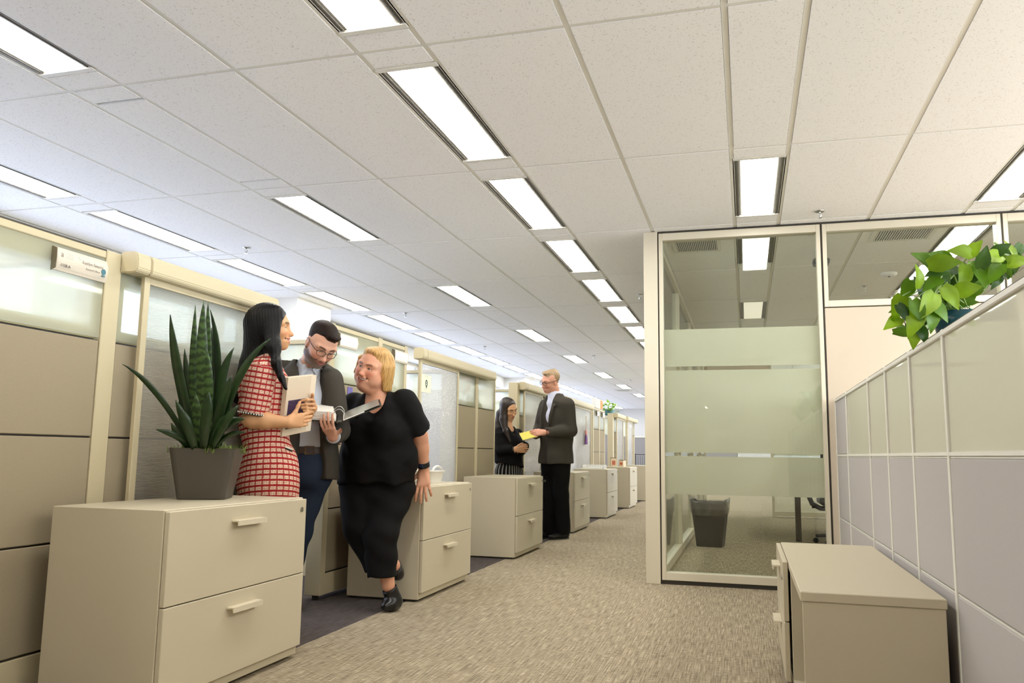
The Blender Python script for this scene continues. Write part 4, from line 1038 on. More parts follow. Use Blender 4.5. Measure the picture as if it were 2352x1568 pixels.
    E_.put(ell(che + fw * 0.065 + V3((0, 0, 0.005)), (0.13, 0.06, 0.06), frame(fw, UPZ)), 0.04)
    E_.cut((0, 0, 0.505), (0, 0, -1)); E_.warp(wob(0.004, 26, 3))
    E_.sub(cap(nkb + V3((0, 0, 0.0)) + fw * 0.004, nkb + V3((0, 0, 0.12)), 0.058, 0.075), 0.008)
    for sh, el in ((rsh, rel), (lsh, lel)):
        d = unit(el - sh); e = sh + d * 0.222
        E_.put(tubecut(sh + V3((0, 0, -0.004)), e, 0.066, 0.064), 0.03); E_.sub(tubecut(e + d * 0.012, e - d * 0.012, 0.053, 0.053), 0.003)
    def cl(P):
        q = P - wai; u = np.arctan2(q @ lf, q @ fw) * 0.15; v = P[:, 2] + 0.02 * np.sin(u * 9)
        out = np.stack([u, v, np.zeros(len(P))], 1)
        for sh, el in ((rsh, rel), (lsh, lel)):
            d = unit(el - sh); r = P - sh; t = r @ d; pr = np.linalg.norm(r - t[:, None] * d, axis=1); on = (pr < 0.078) & (t > -0.02) & (t < 0.26)
            s2 = unit(np.cross(d, lf)); s3 = np.cross(d, s2); uu = np.arctan2(r @ s2, r @ s3) * 0.066
            out[on] = np.stack([uu, -t, np.zeros(len(P))], 1)[on]
        return out
    dr = person_part(root, 'dress', E_, M_TWEED, None, cl, 1, 'red and cream checked tweed dress')
    # black and white braid at the sleeve and the pocket
    d = unit(rel - rsh); e = rsh + d * 0.218; s2 = unit(np.cross(d, fw)); s3 = np.cross(d, s2)
    bm = bmesh.new(); R0 = Vector(root.location)
    pts = [Vector(e + (s2 * math.cos(a) + s3 * math.sin(a)) * 0.0645) - R0 for a in (2 * math.pi * k / 28 for k in range(29))]; bm_tube(bm, pts, 0.0055, 6)
    obj('sleeve_trim', bm, M_TRIM_B, root)
    bm = bmesh.new()
    for k in range(34):
        a = 2 * math.pi * k / 34; c = e + (s2 * math.cos(a) + s3 * math.sin(a)) * 0.068; bmesh.ops.create_uvsphere(bm, u_segments=6, v_segments=4, radius=0.0042, matrix=Matrix.Translation(Vector(c) - R0))
    o = obj('sleeve_beads', bm, M_TRIM_W, root, smooth=True); o['kind'] = 'stuff'
    bm = bmesh.new(); a, b = V3((-2.2033, 3.6409, 0.9291)), V3((-2.188, 3.6778, 0.9167)); bm_tube(bm, [Vector(a) - R0, Vector(b) - R0], 0.006, 6); obj('pocket_trim', bm, M_TRIM_B, root)
    bm = bmesh.new()
    for k in range(7): bmesh.ops.create_uvsphere(bm, u_segments=6, v_segments=4, radius=0.0042, matrix=Matrix.Translation(Vector(mix(a, b, k / 6) + V3((0.003, -0.006, 0.006))) - R0))
    o = obj('pocket_beads', bm, M_TRIM_W, root, smooth=True); o['kind'] = 'stuff'
    # hair
    H = Clay(np.minimum(h.c - 0.2, V3((-2.5263, 3.6512, 1.1446)) - 0.12), np.maximum(h.c + 0.19, V3((-2.1935, 3.6349, 1.208)) + 0.04), 0.0048)
    H.put(h.e((0, -0.022, 0.038), (0.086, 0.108, 0.092)), 0)
    H.put(h.e((0, -0.050, -0.04), (0.088, 0.085, 0.11)), 0.04)
    H.sub(h.e((0, 0.108, -0.050), (0.080, 0.085, 0.110)), 0.035)
    bk = [((-2.3783, 3.6431, 1.5002), 0.088, 0.080), ((-2.4059, 3.6439, 1.3661), 0.090, 0.074), ((-2.44, 3.6297, 1.2537), 0.084, 0.058), ((-2.4663, 3.6119, 1.1817), 0.060, 0.036)]
    ovals(H, bk, (0.2724, -0.9527, -0.135), 0, 0.012)
    fr = [((-2.26, 3.5723, 1.4431), 0.032, 0.030), ((-2.2281, 3.5539, 1.3487), 0.026, 0.024), ((-2.2017, 3.5609, 1.2799), 0.020, 0.016), ((-2.1784, 3.5763, 1.2185), 0.012, 0.006)]
    ovals(H, fr, (0.2724, -0.9527, -0.135), 0, 0.008)
    H.put(oval((-2.3013, 3.5987, 1.6077), (-2.2569, 3.5647, 1.4311), 0.034, 0.056, 0.030, 0.036, (0.2724, -0.9527, -0.135)), 0.035)
    H.warp(lambda x, y, z: 0.0016 * np.sin((x * f32(0.961) + y * f32(0.275)) * f32(420) + z * f32(60)))
    H.warp(wob(0.0022, 30, 5))
    H.sub(h.e((0, 0.094, -0.045), (0.066, 0.078, 0.098)), 0.008)
    person_part(root, 'hair', H, M_HAIR_BLACK, None, head_strands(h), 1, 'long straight black hair')

# ---- shared tailoring
M_JACKET = cloth_mat('charcoal_wool', (70, 66, 59), 0.85, 700, 0.18)
M_SHIRT = cloth_mat('pale_shirt', (196, 202, 212), 0.7, 900, 0.04)
M_BLACKC = cloth_mat('black_cloth', (18, 17, 17), 0.8, 700, 0.25)
M_BLACKT = cloth_mat('black_trouser', (20, 19, 19), 0.85, 700, 0.25)
M_DENIM = cloth_mat('denim', (44, 54, 72), 0.85, 500, 0.3)
M_LEATHER = mat('black_leather', (20, 19, 19), 0.28, 0.5, bump=(160, 0.1))
def leg(C, hip, knee, ankle, r0, r1, r2, k=0.04): chain(C, [hip, knee, ankle], [r0, r1, r2], k)
def shoe(root, ankle, toe_dir, L=0.27, m=None, name='shoe', h=0.06, heel=True):
    """shoe with sole, standing under the ankle"""
    d = unit((toe_dir[0], toe_dir[1], 0)); s_ = np.cross((0, 0, 1), d); a = V3(ankle); base = V3((a[0], a[1], 0))
    C = Clay(base - d * 0.2 - 0.16, base + d * 0.1 + 0.26, 0.006)
    C = Clay(np.minimum(base - d * 0.12, base + d * 0.25) - 0.08, np.maximum(base - d * 0.12, base + d * 0.25) + V3((0.08, 0.08, h + 0.12)), 0.0055)
    C.put(oval(base - d * 0.045 + V3((0, 0, 0.045)), base + d * (L - 0.115) + V3((0, 0, 0.030)), 0.036, 0.045, 0.040, 0.026, s_), 0)
    C.put(cap(base - d * 0.03 + V3((0, 0, 0.05)), base - d * 0.02 + V3((0, 0, h + 0.05)), 0.040, 0.043), 0.02)
    C.cut((0, 0, 0.014), (0, 0, -1))
    o = person_part(root, name, C, m or M_LEATHER)
    bm = bmesh.new(); n = 20; pts = []
    for k in range(n):
        t = 2 * math.pi * k / n; x = math.cos(t); y = math.sin(t); q = base + d * ((L - 0.16) / 2 + x * (L / 2 + 0.005)) + s_ * y * (0.043 - 0.004 * x) - d * 0.0; pts.append((q[0] - root.location.x, q[1] - root.location.y))
    bm_prism(bm, pts, 2, 0.0, 0.016); obj('sole', bm, M_BLACK, o)
    return o

# ---- bearded man with the open binder
def man_beard():
    nkb = V3((-2.4649, 4.2679, 1.385)); che = V3((-2.4612, 4.2904, 1.2334)); wai = V3((-2.478, 4.3125, 1.0437)); pel = V3((-2.4901, 4.3367, 0.8489))
    t_ = (0.6333, -0.7648, -0.1184); fw = unit((t_[0], t_[1], 0)); lf = np.cross((0, 0, 1), fw)
    root = empty('person', (pel[0], pel[1], 0), 0, 'bearded man in glasses and dark jacket reading an open binder', 'person')
    h = Head((-2.3331, 4.1811, 1.5225), (0.6088, -0.4967, -0.6185), (0.5856, -0.2409, 0.7739), 1.04, smile=0.5, wide=1.04, jaw=1.06, chin=1.2, nose=1.05, lid=0.55, neck=0.054)
    rsh, rel, rwr = V3((-2.6206, 4.3057, 1.3963)), V3((-2.6293, 4.3239, 1.1024)), V3((-2.3805, 4.2026, 1.1273))
    lsh, lel, lwr = V3((-2.3192, 4.2763, 1.3228)), V3((-2.2679, 4.3105, 1.0372)), V3((-2.1935, 4.1067, 0.9956))
    lo = np.minimum.reduce([pel - 0.3, rel - 0.15, V3((-2.1482, 3.9173, 1.0903)) - 0.05]); hi = np.maximum.reduce([pel + 0.3, h.c + 0.2, lel + 0.12]); lo[2] = 0.03
    C = Clay(lo, hi, 0.010, [(h.c - 0.14, h.c + 0.14, 0.0028), (V3((-2.1919, 3.9839, 0.9766)) - 0.03, V3((-2.1399, 4.1458, 1.1246)) + 0.03, 0.0032)])
    h.build(C, nkb, 0.06)
    tor = [(pel, 0.150, 0.110), (wai, 0.145, 0.105), (che, 0.165, 0.110), (nkb + V3((0, 0, -0.06)), 0.150, 0.070), (nkb, 0.065, 0.06)]
    ovals(C, tor, lf, -0.01)
    chain(C, [rsh, rel, rwr], [0.05, 0.042, 0.028], 0.02); chain(C, [lsh, lel, lwr], [0.05, 0.042, 0.028], 0.02)
    hand(C, lwr, (0.0955, -0.83, 0.5495), (-0.1627, 0.5316, 0.8312), -1, [(16, 20, 20), (18, 22, 20), (16, 22, 20), (12, 22, 20)], 0.95, ((0.5, 0.8, 0.1), (0.75, 0.55, 0.1), (0.9, 0.3, 0.1)), 0.10)
    hand(C, rwr, (0.9909, -0.0918, -0.0986), (0.2389, -0.0166, -0.9709), 1, [(10, 20, 20)] * 4, 0.92)
    hips = [pel - lf * 0.085, pel + lf * 0.085]; kn = [V3((q[0], q[1], 0.50)) + fw * 0.03 for q in hips]; an = [V3((q[0], q[1], 0.09)) - fw * 0.01 for q in hips]
    an[0] = V3((-2.86, 4.62, 0.09)); an[1] = V3((-2.665, 4.50, 0.09))
    for i in range(2): kn[i] = mix(hips[i], an[i], 0.52) + fw * 0.02 - lf * 0.025
    for i in range(2): leg(C, hips[i], kn[i], an[i], 0.08, 0.055, 0.04)
    skin = (208, 160, 134)
    person_part(root, 'body', C, M_SKIN, lambda P: h.colours(P, skin, (168, 98, 88), (48, 34, 26), beard=((72, 54, 42), (150, 138, 124)), blush=(206, 128, 110)))
    h.extras(root, (60, 44, 34), (0.1, 1, -0.5))
    h.glasses(root, mat('tortoise_frame', (38, 26, 18), 0.3))
    # short brown hair, greying at the sides
    H = Clay(h.c - 0.15, h.c + 0.16, 0.004)
    H.put(h.e((0, -0.022, 0.042), (0.0805, 0.102, 0.085)), 0); H.put(h.e((0.012, 0.05, 0.088), (0.052, 0.040, 0.024)), 0.02)
    H.sub(h.e((0, 0.092, 0.000), (0.072, 0.055, 0.064)), 0.025)
    H.sub(h.e((-0.045, 0.080, 0.060), (0.020, 0.030, 0.030)), 0.012); H.sub(h.e((0.055, 0.080, 0.060), (0.018, 0.030, 0.026)), 0.012)
    H.cut(h.w(0, 0.02, -0.012), h.M @ V3((0, 0.75, -1))); H.cut(h.w(0, -0.06, -0.075), h.M @ V3((0, 0, -1)))
    for q in (-1, 1): H.sub(h.e((q * 0.085, 0.000, -0.020), (0.022, 0.024, 0.036)), 0.006)
    H.warp(wob(0.0025, 55, 8))
    person_part(root, 'hair', H, hair_mat('brown_hair', (18, 11, 7), (44, 28, 18), 0.55, 0.15), None, head_strands(h), 1, 'short dark brown hair')
    # shirt with collar
    T = Clay(np.minimum(pel, nkb) - 0.22, np.maximum(pel, nkb) + V3((0.22, 0.22, 0.10)), 0.0055)
    ovals(T, [(pel + V3((0, 0, 0.05)), 0.158, 0.118), (wai, 0.152, 0.114), (che, 0.168, 0.118), (nkb + V3((0, 0, -0.06)), 0.150, 0.078), (nkb + V3((0, 0, 0.0)), 0.066, 0.066)], lf, 0.0, 0.03)
    nd = unit(h.w(0, -0.03, -0.06) - nkb)
    T.put(cap(nkb - nd * 0.01, nkb + nd * 0.004, 0.082, 0.080), 0.012); T.sub(cap(nkb + nd * 0.035, nkb + nd * 0.14, 0.056, 0.064), 0.004)
    T.warp(wob(0.003, 36, 4)); T.cut(pel + V3((0, 0, 0.090)), (0, 0, -1))
    sh = person_part(root, 'shirt', T, M_SHIRT, relax=3, label='pale blue grey button shirt')
    R0 = Vector(root.location)
    for q in (-1, 1):      # collar points
        bm = bmesh.new(); a0 = nkb + nd * 0.040 + fw * 0.050 + lf * q * 0.030; a1 = nkb + nd * 0.030 + fw * 0.012 + lf * q * 0.072; tip = nkb + fw * 0.092 + lf * q * 0.056 - V3((0, 0, 0.058)); a2 = nkb + fw * 0.088 + lf * q * 0.012 - V3((0, 0, 0.004))
        ps = [a2, tip, a1, a0]; nn = unit(np.cross(ps[1] - ps[0], ps[2] - ps[0])) * 0.003
        f0 = [bm.verts.new(Vector(p + nn) - R0) for p in ps]; f1 = [bm.verts.new(Vector(p - nn) - R0) for p in ps]; bm.faces.new(f0); bm.faces.new(f1[::-1])
        for k in range(4): bm.faces.new((f0[k], f1[k], f1[(k + 1) % 4], f0[(k + 1) % 4]))
        obj('collar', bm, M_SHIRT, sh)
    # jacket, open at the front
    J = Clay(np.minimum.reduce([pel - 0.27, rel - 0.12]), np.maximum.reduce([pel + 0.27, lel + 0.14, nkb + V3((0.25, 0.25, 0.06))]), 0.0075)
    J.ax  # grid spans hem to collar
    hem = pel + V3((0, 0, -0.10))
    ovals(J, [(hem, 0.198, 0.160), (pel, 0.186, 0.148), (wai, 0.176, 0.138), (che, 0.194, 0.140), (nkb + V3((0, 0, -0.05)), 0.176, 0.092), (nkb + V3((0, 0, 0.006)), 0.100, 0.096)], lf, 0.004, 0.035)
    for s0, e0, w0 in ((rsh, rel, rwr), (lsh, lel, lwr)):
        J.put(cap(s0, e0, 0.074, 0.062), 0.03); J.put(tubecut(e0, mix(e0, w0, 0.92), 0.062, 0.046), 0.02); J.sub(tubecut(w0, mix(e0, w0, 0.86), 0.037, 0.037), 0.003)
    fr = 0.13
    chain(J, [nkb + fw * 0.10 + V3((0, 0, 0.07)), nkb + fw * 0.12 + V3((0, 0, -0.04)), che + fw * 0.16, wai + fw * 0.16, pel + fw * 0.17, hem + fw * 0.20 + V3((0, 0, -0.1))], [0.076, 0.062, 0.064, 0.070, 0.088, 0.125], 0.006, 'sub')
    J.sub(cap(nkb - V3((0, 0, 0.02)), h.w(0, -0.03, -0.05), 0.076, 0.080), 0.006)
    J.cut(hem, (0, 0, -1)); J.warp(wob(0.005, 22, 9))
    ja = person_part(root, 'jacket', J, M_JACKET, relax=3, label='charcoal jacket worn open')
    for q in (-1, 1):      # lapels
        bm = bmesh.new()
        ps = [nkb + lf * q * 0.066 + fw * 0.062 + V3((0, 0, 0.012)), nkb + lf * q * 0.125 + fw * 0.080 - V3((0, 0, 0.075)), nkb + lf * q * 0.105 + fw * 0.100 - V3((0, 0, 0.090)), nkb + lf * q * 0.118 + fw * 0.112 - V3((0, 0, 0.112)), wai + lf * q * 0.060 + fw * 0.143 + V3((0, 0, 0.02)), che + lf * q * 0.066 + fw * 0.137, nkb + lf * q * 0.062 + fw * 0.086 - V3((0, 0, 0.05))]
        f0 = [bm.verts.new(Vector(p + fw * 0.006) - R0) for p in ps]; f1 = [bm.verts.new(Vector(p - fw * 0.006) - R0) for p in ps]; bm.faces.new(f0); bm.faces.new(f1[::-1])
        for k in range(len(ps)): bm.faces.new((f0[k], f1[k], f1[(k + 1) % len(ps)], f0[(k + 1) % len(ps)]))
        bmesh.ops.triangulate(bm, faces=[f for f in bm.faces if len(f.verts) > 4]); obj('lapel', bm, M_JACKET, ja)
    cu = Clay(lwr - 0.09, lwr + 0.09, 0.004); cu.put(tubecut(mix(lel, lwr, 0.8), mix(lel, lwr, 0.97), 0.041, 0.039), 0); person_part(root, 'shirt_cuff', cu, M_SHIRT)
    # jeans and belt
    T = Clay(np.minimum(pel, an[0]) - V3((0.24, 0.24, 0)) , np.maximum(pel, an[1]) + V3((0.24, 0.24, 0.14)), 0.008); 
    ovals(T, [(pel + V3((0, 0, 0.085)), 0.152, 0.116), (pel + V3((0, 0, -0.03)), 0.166, 0.128)], lf, 0.0, 0.03)
    for i in range(2): leg(T, hips[i] + V3((0, 0, -0.03)), kn[i], an[i] + V3((0, 0, 0.02)), 0.092, 0.072, 0.062)
    T.cut(pel + V3((0, 0, 0.085)), (0, 0, 1)); T.warp(wob(0.003, 40, 6))
    je = person_part(root, 'jeans', T, M_DENIM, label='dark blue jeans')
    bm = bmesh.new(); zz = pel[2] + 0.072; ring = []
    for k in range(36):
        a = 2 * math.pi * k / 36; ring.append([bm.verts.new(Vector(V3((pel[0], pel[1], zz + dz)) + lf * math.cos(a) * (0.156 + e) + fw * math.sin(a) * (0.120 + e)) - R0) for dz, e in ((-0.019, 0), (0.019, 0), (0.019, 0.005), (-0.019, 0.005))])
    for k in range(36):
        for j in range(4): bm.faces.new((ring[k][j], ring[(k + 1) % 36][j], ring[(k + 1) % 36][(j + 1) % 4], ring[k][(j + 1) % 4]))
    be = obj('belt', bm, mat('brown_belt', (58, 36, 22), 0.45), root, smooth=False)
    bm = bmesh.new(); c = V3((pel[0], pel[1], zz)) + fw * 0.127
    pts = [Vector(c + lf * x + V3((0, 0, z))) - R0 for x, z in ((-0.026, -0.022), (0.026, -0.022), (0.026, 0.022), (-0.026, 0.022), (-0.026, -0.022))]; bm_tube(bm, pts, 0.003, 6); obj('buckle', bm, mat('brass', (150, 120, 80), 0.35, metal=0.8), be)
    shoe(root, an[0], fw + lf * -0.2, 0.28, mat('dark_suede', (42, 38, 34), 0.8)); shoe(root, an[1], fw, 0.28, mat('dark_suede', (42, 38, 34), 0.8))

# ---- blonde woman leaning on the cabinet
def woman_blonde():
    nkb = V3((-2.1327, 4.5518, 1.2367)); che = V3((-2.1508, 4.5935, 1.0543)); bel = V3((-2.1618, 4.625, 0.8837)); pel = V3((-2.1839, 4.6735, 0.7195))
    t_ = (0.0237, -0.9907, -0.1342); fw = unit((t_[0], t_[1], 0)); lf = np.cross((0, 0, 1), fw)
    root = empty('person', (pel[0], pel[1], 0), 0, 'smiling blonde woman in black leaning on a cream cabinet', 'person')
    h = Head((-2.1463, 4.4806, 1.415), (-0.1586, -0.9842, -0.0782), (0.3019, -0.1115, 0.9468), 1.03, smile=1.0, open=0.75, full=0.95, wide=1.09, cheek=1.2, nose=0.98, lid=0.0, neck=0.056)
    rsh, rel, rwr = V3((-2.3033, 4.5721, 1.1935)), V3((-2.3842, 4.6621, 0.9878)), V3((-2.3848, 4.7498, 0.8124))
    lsh, lel, lwr = V3((-1.9768, 4.5689, 1.2082)), V3((-1.9279, 4.7049, 1.0138)), V3((-1.9272, 4.7967, 0.812))
    hA, kA, aA = V3((-2.076, 4.686, 0.7006)), V3((-2.0927, 4.5504, 0.4389)), V3((-2.03, 4.5472, 0.1434))
    hB, kB, aB = V3((-2.2725, 4.6283, 0.711)), V3((-2.2392, 4.5865, 0.4812)), V3((-2.0455, 4.6542, 0.2457))
    lo = np.minimum.reduce([pel - 0.34, rel - 0.1]); hi = np.maximum.reduce([pel + 0.34, lwr + 0.1, h.c + 0.2]); lo[2] = 0.02; lo[1] -= 0.1
    C = Clay(lo, hi, 0.010, [(h.c - 0.14, h.c + 0.14, 0.0028), (V3((-1.9575, 4.7501, 0.6355)) - 0.02, V3((-1.9099, 4.8846, 0.8191)) + 0.02, 0.0034)])
    h.build(C, nkb + V3((0, 0, 0.0)), 0.066)
    C.put(ell(h.w(0, 0.012, -0.120), V3((0.050, 0.055, 0.030)), h.M), 0.03)
    tor = [(pel, 0.215, 0.165), (bel, 0.215, 0.17), (che, 0.20, 0.15), (nkb + V3((0, 0, -0.055)), 0.165, 0.085), (nkb, 0.075, 0.07)]
    tor = [(c, a - 0.03 * (i < 2), b - 0.035 * (i < 2)) for i, (c, a, b) in enumerate(tor)]
    ovals(C, tor, lf, -0.012)
    chain(C, [rsh, rel, rwr], [0.065, 0.050, 0.032], 0.02); chain(C, [lsh, lel, mix(lel, lwr, 0.35), lwr], [0.068, 0.052, 0.048, 0.031], 0.02)
    # left hand resting on the corner of the cabinet, fingers over the edge
    hd = (0.1012, -0.2406, -0.9653)
    hand(C, lwr, hd, (-0.2193, 0.9552, -0.199), -1, [(4, 14, 16), (2, 14, 16), (4, 14, 18), (6, 16, 18)], 1.10, ((0.5, 0.75, 0.1), (0.75, 0.45, 0.1), (0.9, 0.2, 0.1)), 0.15)
    hand(C, rwr, (0.072, 0.1601, -0.9845), (-0.2724, 0.9527, 0.135), 1, [(5, 15, 15)] * 4, 0.92)
    leg(C, hA, kA, aA, 0.11, 0.07, 0.038); leg(C, hB, kB, aB, 0.11, 0.07, 0.038)
    skin = (214, 158, 128)
    person_part(root, 'body', C, M_SKIN, lambda P: h.colours(P, skin, (160, 72, 64), (104, 70, 44), blush=(214, 116, 92)))
    h.extras(root, (58, 46, 40), (-0.25, 1, 0.12), True)
    # blonde bob
    H = Clay(h.c - V3((0.19, 0.19, 0.19)), h.c + 0.18, 0.0042)
    H.put(h.e((0, -0.030, 0.040), (0.091, 0.106, 0.090)), 0); H.put(h.e((0.008, -0.062, -0.04), (0.100, 0.070, 0.100)), 0.04)
    H.put(oval(h.w(-0.080, 0.030, 0.04), h.w(-0.092, 0.024, -0.05), 0.016, 0.028, 0.010, 0.024, h.M[:, 0]), 0.02)
    H.put(oval(h.w(0.084, -0.025, 0.03), h.w(0.104, -0.040, -0.100), 0.022, 0.046, 0.016, 0.040, h.M[:, 0]), 0.03)
    H.put(h.e((0.0, 0.020, 0.098), (0.060, 0.050, 0.020)), 0.03)
    H.sub(h.e((-0.002, 0.108, -0.010), (0.076, 0.078, 0.107)), 0.030); H.sub(h.e((0.092, 0.062, -0.035), (0.028, 0.050, 0.064)), 0.014)
    H.cut(h.w(0, 0, -0.128), h.M @ V3((0, 0.15, -1)))
    H.warp(lambda x, y, z: 0.0012 * np.sin(x * f32(300) + y * f32(260) + z * f32(90))); H.warp(wob(0.003, 44, 15))
    H.sub(h.e((0, 0.100, -0.020), (0.070, 0.072, 0.096)), 0.006)
    person_part(root, 'hair', H, hair_mat('blonde_hair', (150, 104, 48), (224, 184, 116), 0.42, 0.4), None, head_strands(h), 1, 'short blonde bob')
    # black blouse with a V neck and loose sleeves
    T = Clay(np.minimum.reduce([pel - 0.3, rel - 0.12]) , np.maximum.reduce([pel + 0.3, lel + 0.14, nkb + V3((0.3, 0.3, 0.08))]), 0.0075)
    hem = V3((-2.1747, 4.6524, 0.7387))
    ovals(T, [(hem + V3((0, 0, -0.03)), 0.236, 0.190), (bel, 0.232, 0.186), (che, 0.212, 0.166), (nkb + V3((0, 0, -0.060)), 0.176, 0.098), (nkb + V3((0, 0, -0.005)), 0.088, 0.082)], lf, 0.002, 0.04)
    for q in (-1, 1): T.put(ell(che + fw * 0.115 + lf * q * 0.085 + V3((0, 0, -0.01)), (0.095, 0.085, 0.095), frame(fw, UPZ)), 0.05)
    for s0, e0 in ((rsh, rel), (lsh, lel)):
        d = unit(e0 - s0); e = s0 + d * 0.20; T.put(tubecut(s0 + V3((0, 0, 0.004)), e, 0.082, 0.098), 0.016); T.sub(tubecut(e + d * 0.02, e - d * 0.03, 0.078, 0.07), 0.004)
    T.sub(cap(nkb + V3((0, 0, 0.05)), nkb + fw * 0.02 + V3((0, 0, -0.01)), 0.080, 0.072), 0.008)
    chain(T, [nkb + fw * 0.10 + V3((0, 0, 0.05)), nkb + fw * 0.14 + V3((0, 0, -0.06)), nkb + fw * 0.23 + V3((0, 0, -0.19))], [0.092, 0.070, 0.026], 0.006, 'sub')
    T.cut(hem + V3((0, 0, -0.012)), (0, 0, -1))
    T.warp(lambda x, y, z: 0.009 * np.sin(x * f32(34) + y * f32(10) + z * f32(12)) * np.clip((nkb[2] - 0.2 - z) * 3, 0, 1)); T.warp(wob(0.0045, 22, 12)); T.warp(wob(0.002, 70, 13))
    bl = person_part(root, 'blouse', T, M_BLACKC, relax=3, label='loose black blouse with V neck')
    R0 = Vector(root.location)
    for c in ((-2.2545, 4.5726, 1.1403), (-2.2786, 4.5721, 1.0952)):
        c = on_surface(T, V3(c), V3((0.2724, -0.9527, -0.135))); n_ = Vector((0.0331, -0.9987, -0.038)); c = Vector(c) - R0
        bm = bmesh.new(); bm_tube(bm, [c - n_ * 0.006, c + n_ * 0.003], 0.010, 14); obj('button', bm, mat('button_black', (26, 26, 28), 0.15), bl)
    # trousers
    T = Clay(np.minimum.reduce([pel, aA, aB]) - V3((0.26, 0.26, 0.0)), np.maximum.reduce([pel, aA]) + V3((0.26, 0.26, 0.06)), 0.008)
    ovals(T, [(pel + V3((0, 0, 0.06)), 0.218, 0.170), (pel + V3((0, 0, -0.06)), 0.215, 0.168)], lf, 0, 0.03)
    hmA, hmB = V3((-2.0699, 4.5398, 0.1892)), V3((-2.1436, 4.6286, 0.2288))
    for hp, kk, hm, rk, re in ((hA, kA, hmA, 0.098, 0.088), (hB, kB, hmB, 0.104, 0.074)):
        T.put(cap(hp, kk, 0.128, rk), 0.03); T.put(tubecut(kk, hm, rk, re), 0.03)
    T.sub(tubecut(hmA + unit(hmA - kA) * 0.02, hmA - unit(hmA - kA) * 0.03, 0.078, 0.07), 0.003)
    T.warp(lambda x, y, z: 0.004 * np.sin(z * f32(46) + x * f32(30))); T.warp(wob(0.004, 30, 14))
    person_part(root, 'trousers', T, M_BLACKT, label='black cropped trousers')
    # ankle boots
    for nm, an, toe, heel in (('front', aA, (-2.0274, 4.5044, 0.0062), (-2.0013, 4.5886, 0.0573)), ('rear', aB, (-2.0277, 4.6895, 0.1811), (-2.0713, 4.7155, 0.2061))):
        an, toe, heel = V3(an), V3(toe), V3(heel)
        if nm == 'front': toe[2] = 0.034; heel[2] = 0.045
        B = Clay(np.minimum.reduce([an, toe, heel]) - 0.09, np.maximum.reduce([an, toe, heel]) + 0.09, 0.0055)
        s_ = unit(np.cross(toe - heel, (0, 0, 1)))
        B.put(oval(heel, mix(heel, toe, 0.62), 0.033, 0.042, 0.044, 0.038, s_), 0); B.put(oval(mix(heel, toe, 0.5), toe, 0.044, 0.036, 0.026, 0.022, s_), 0.02)
        B.put(tubecut(heel + V3((0, 0, 0.01)), mix(an, heel, 0.15), 0.040, 0.047), 0.03)
        if nm == 'front': B.cut((0, 0, 0.006), (0, 0, -1))
        bt = person_part(root, 'boot', B, M_LEATHER, label='black leather ankle boot')
    # wrist bands and watch
    d = unit(lwr - lel)
    for t, r, m_, nm in ((0.80, 0.040, M_LEATHER, 'bracelet'), (0.87, 0.0395, M_BLACK, 'watch_strap')):
        c = mix(lel, lwr, t); B = Clay(c - 0.07, c + 0.07, 0.0032); B.put(tubecut(c - d * 0.010, c + d * 0.010, r, r), 0); B.cut(c - d * 0.010, -d); person_part(root, nm, B, m_)
    c = mix(lel, lwr, 0.87) + V3((-0.0144, -0.9962, -0.0857)) * 0.040; bm = bmesh.new(); Mx = Matrix.Translation(Vector(c) - R0) @ Matrix(np.column_stack([frame((-0.0144, -0.9962, -0.0857), d)]).tolist()).to_4x4()
    bm_box(bm, -0.017, 0.017, -0.004, 0.005, -0.013, 0.013); bm.transform(Mx); obj('watch_face', bm, mat('watch_glass', (40, 48, 70), 0.1), root, 0.003)

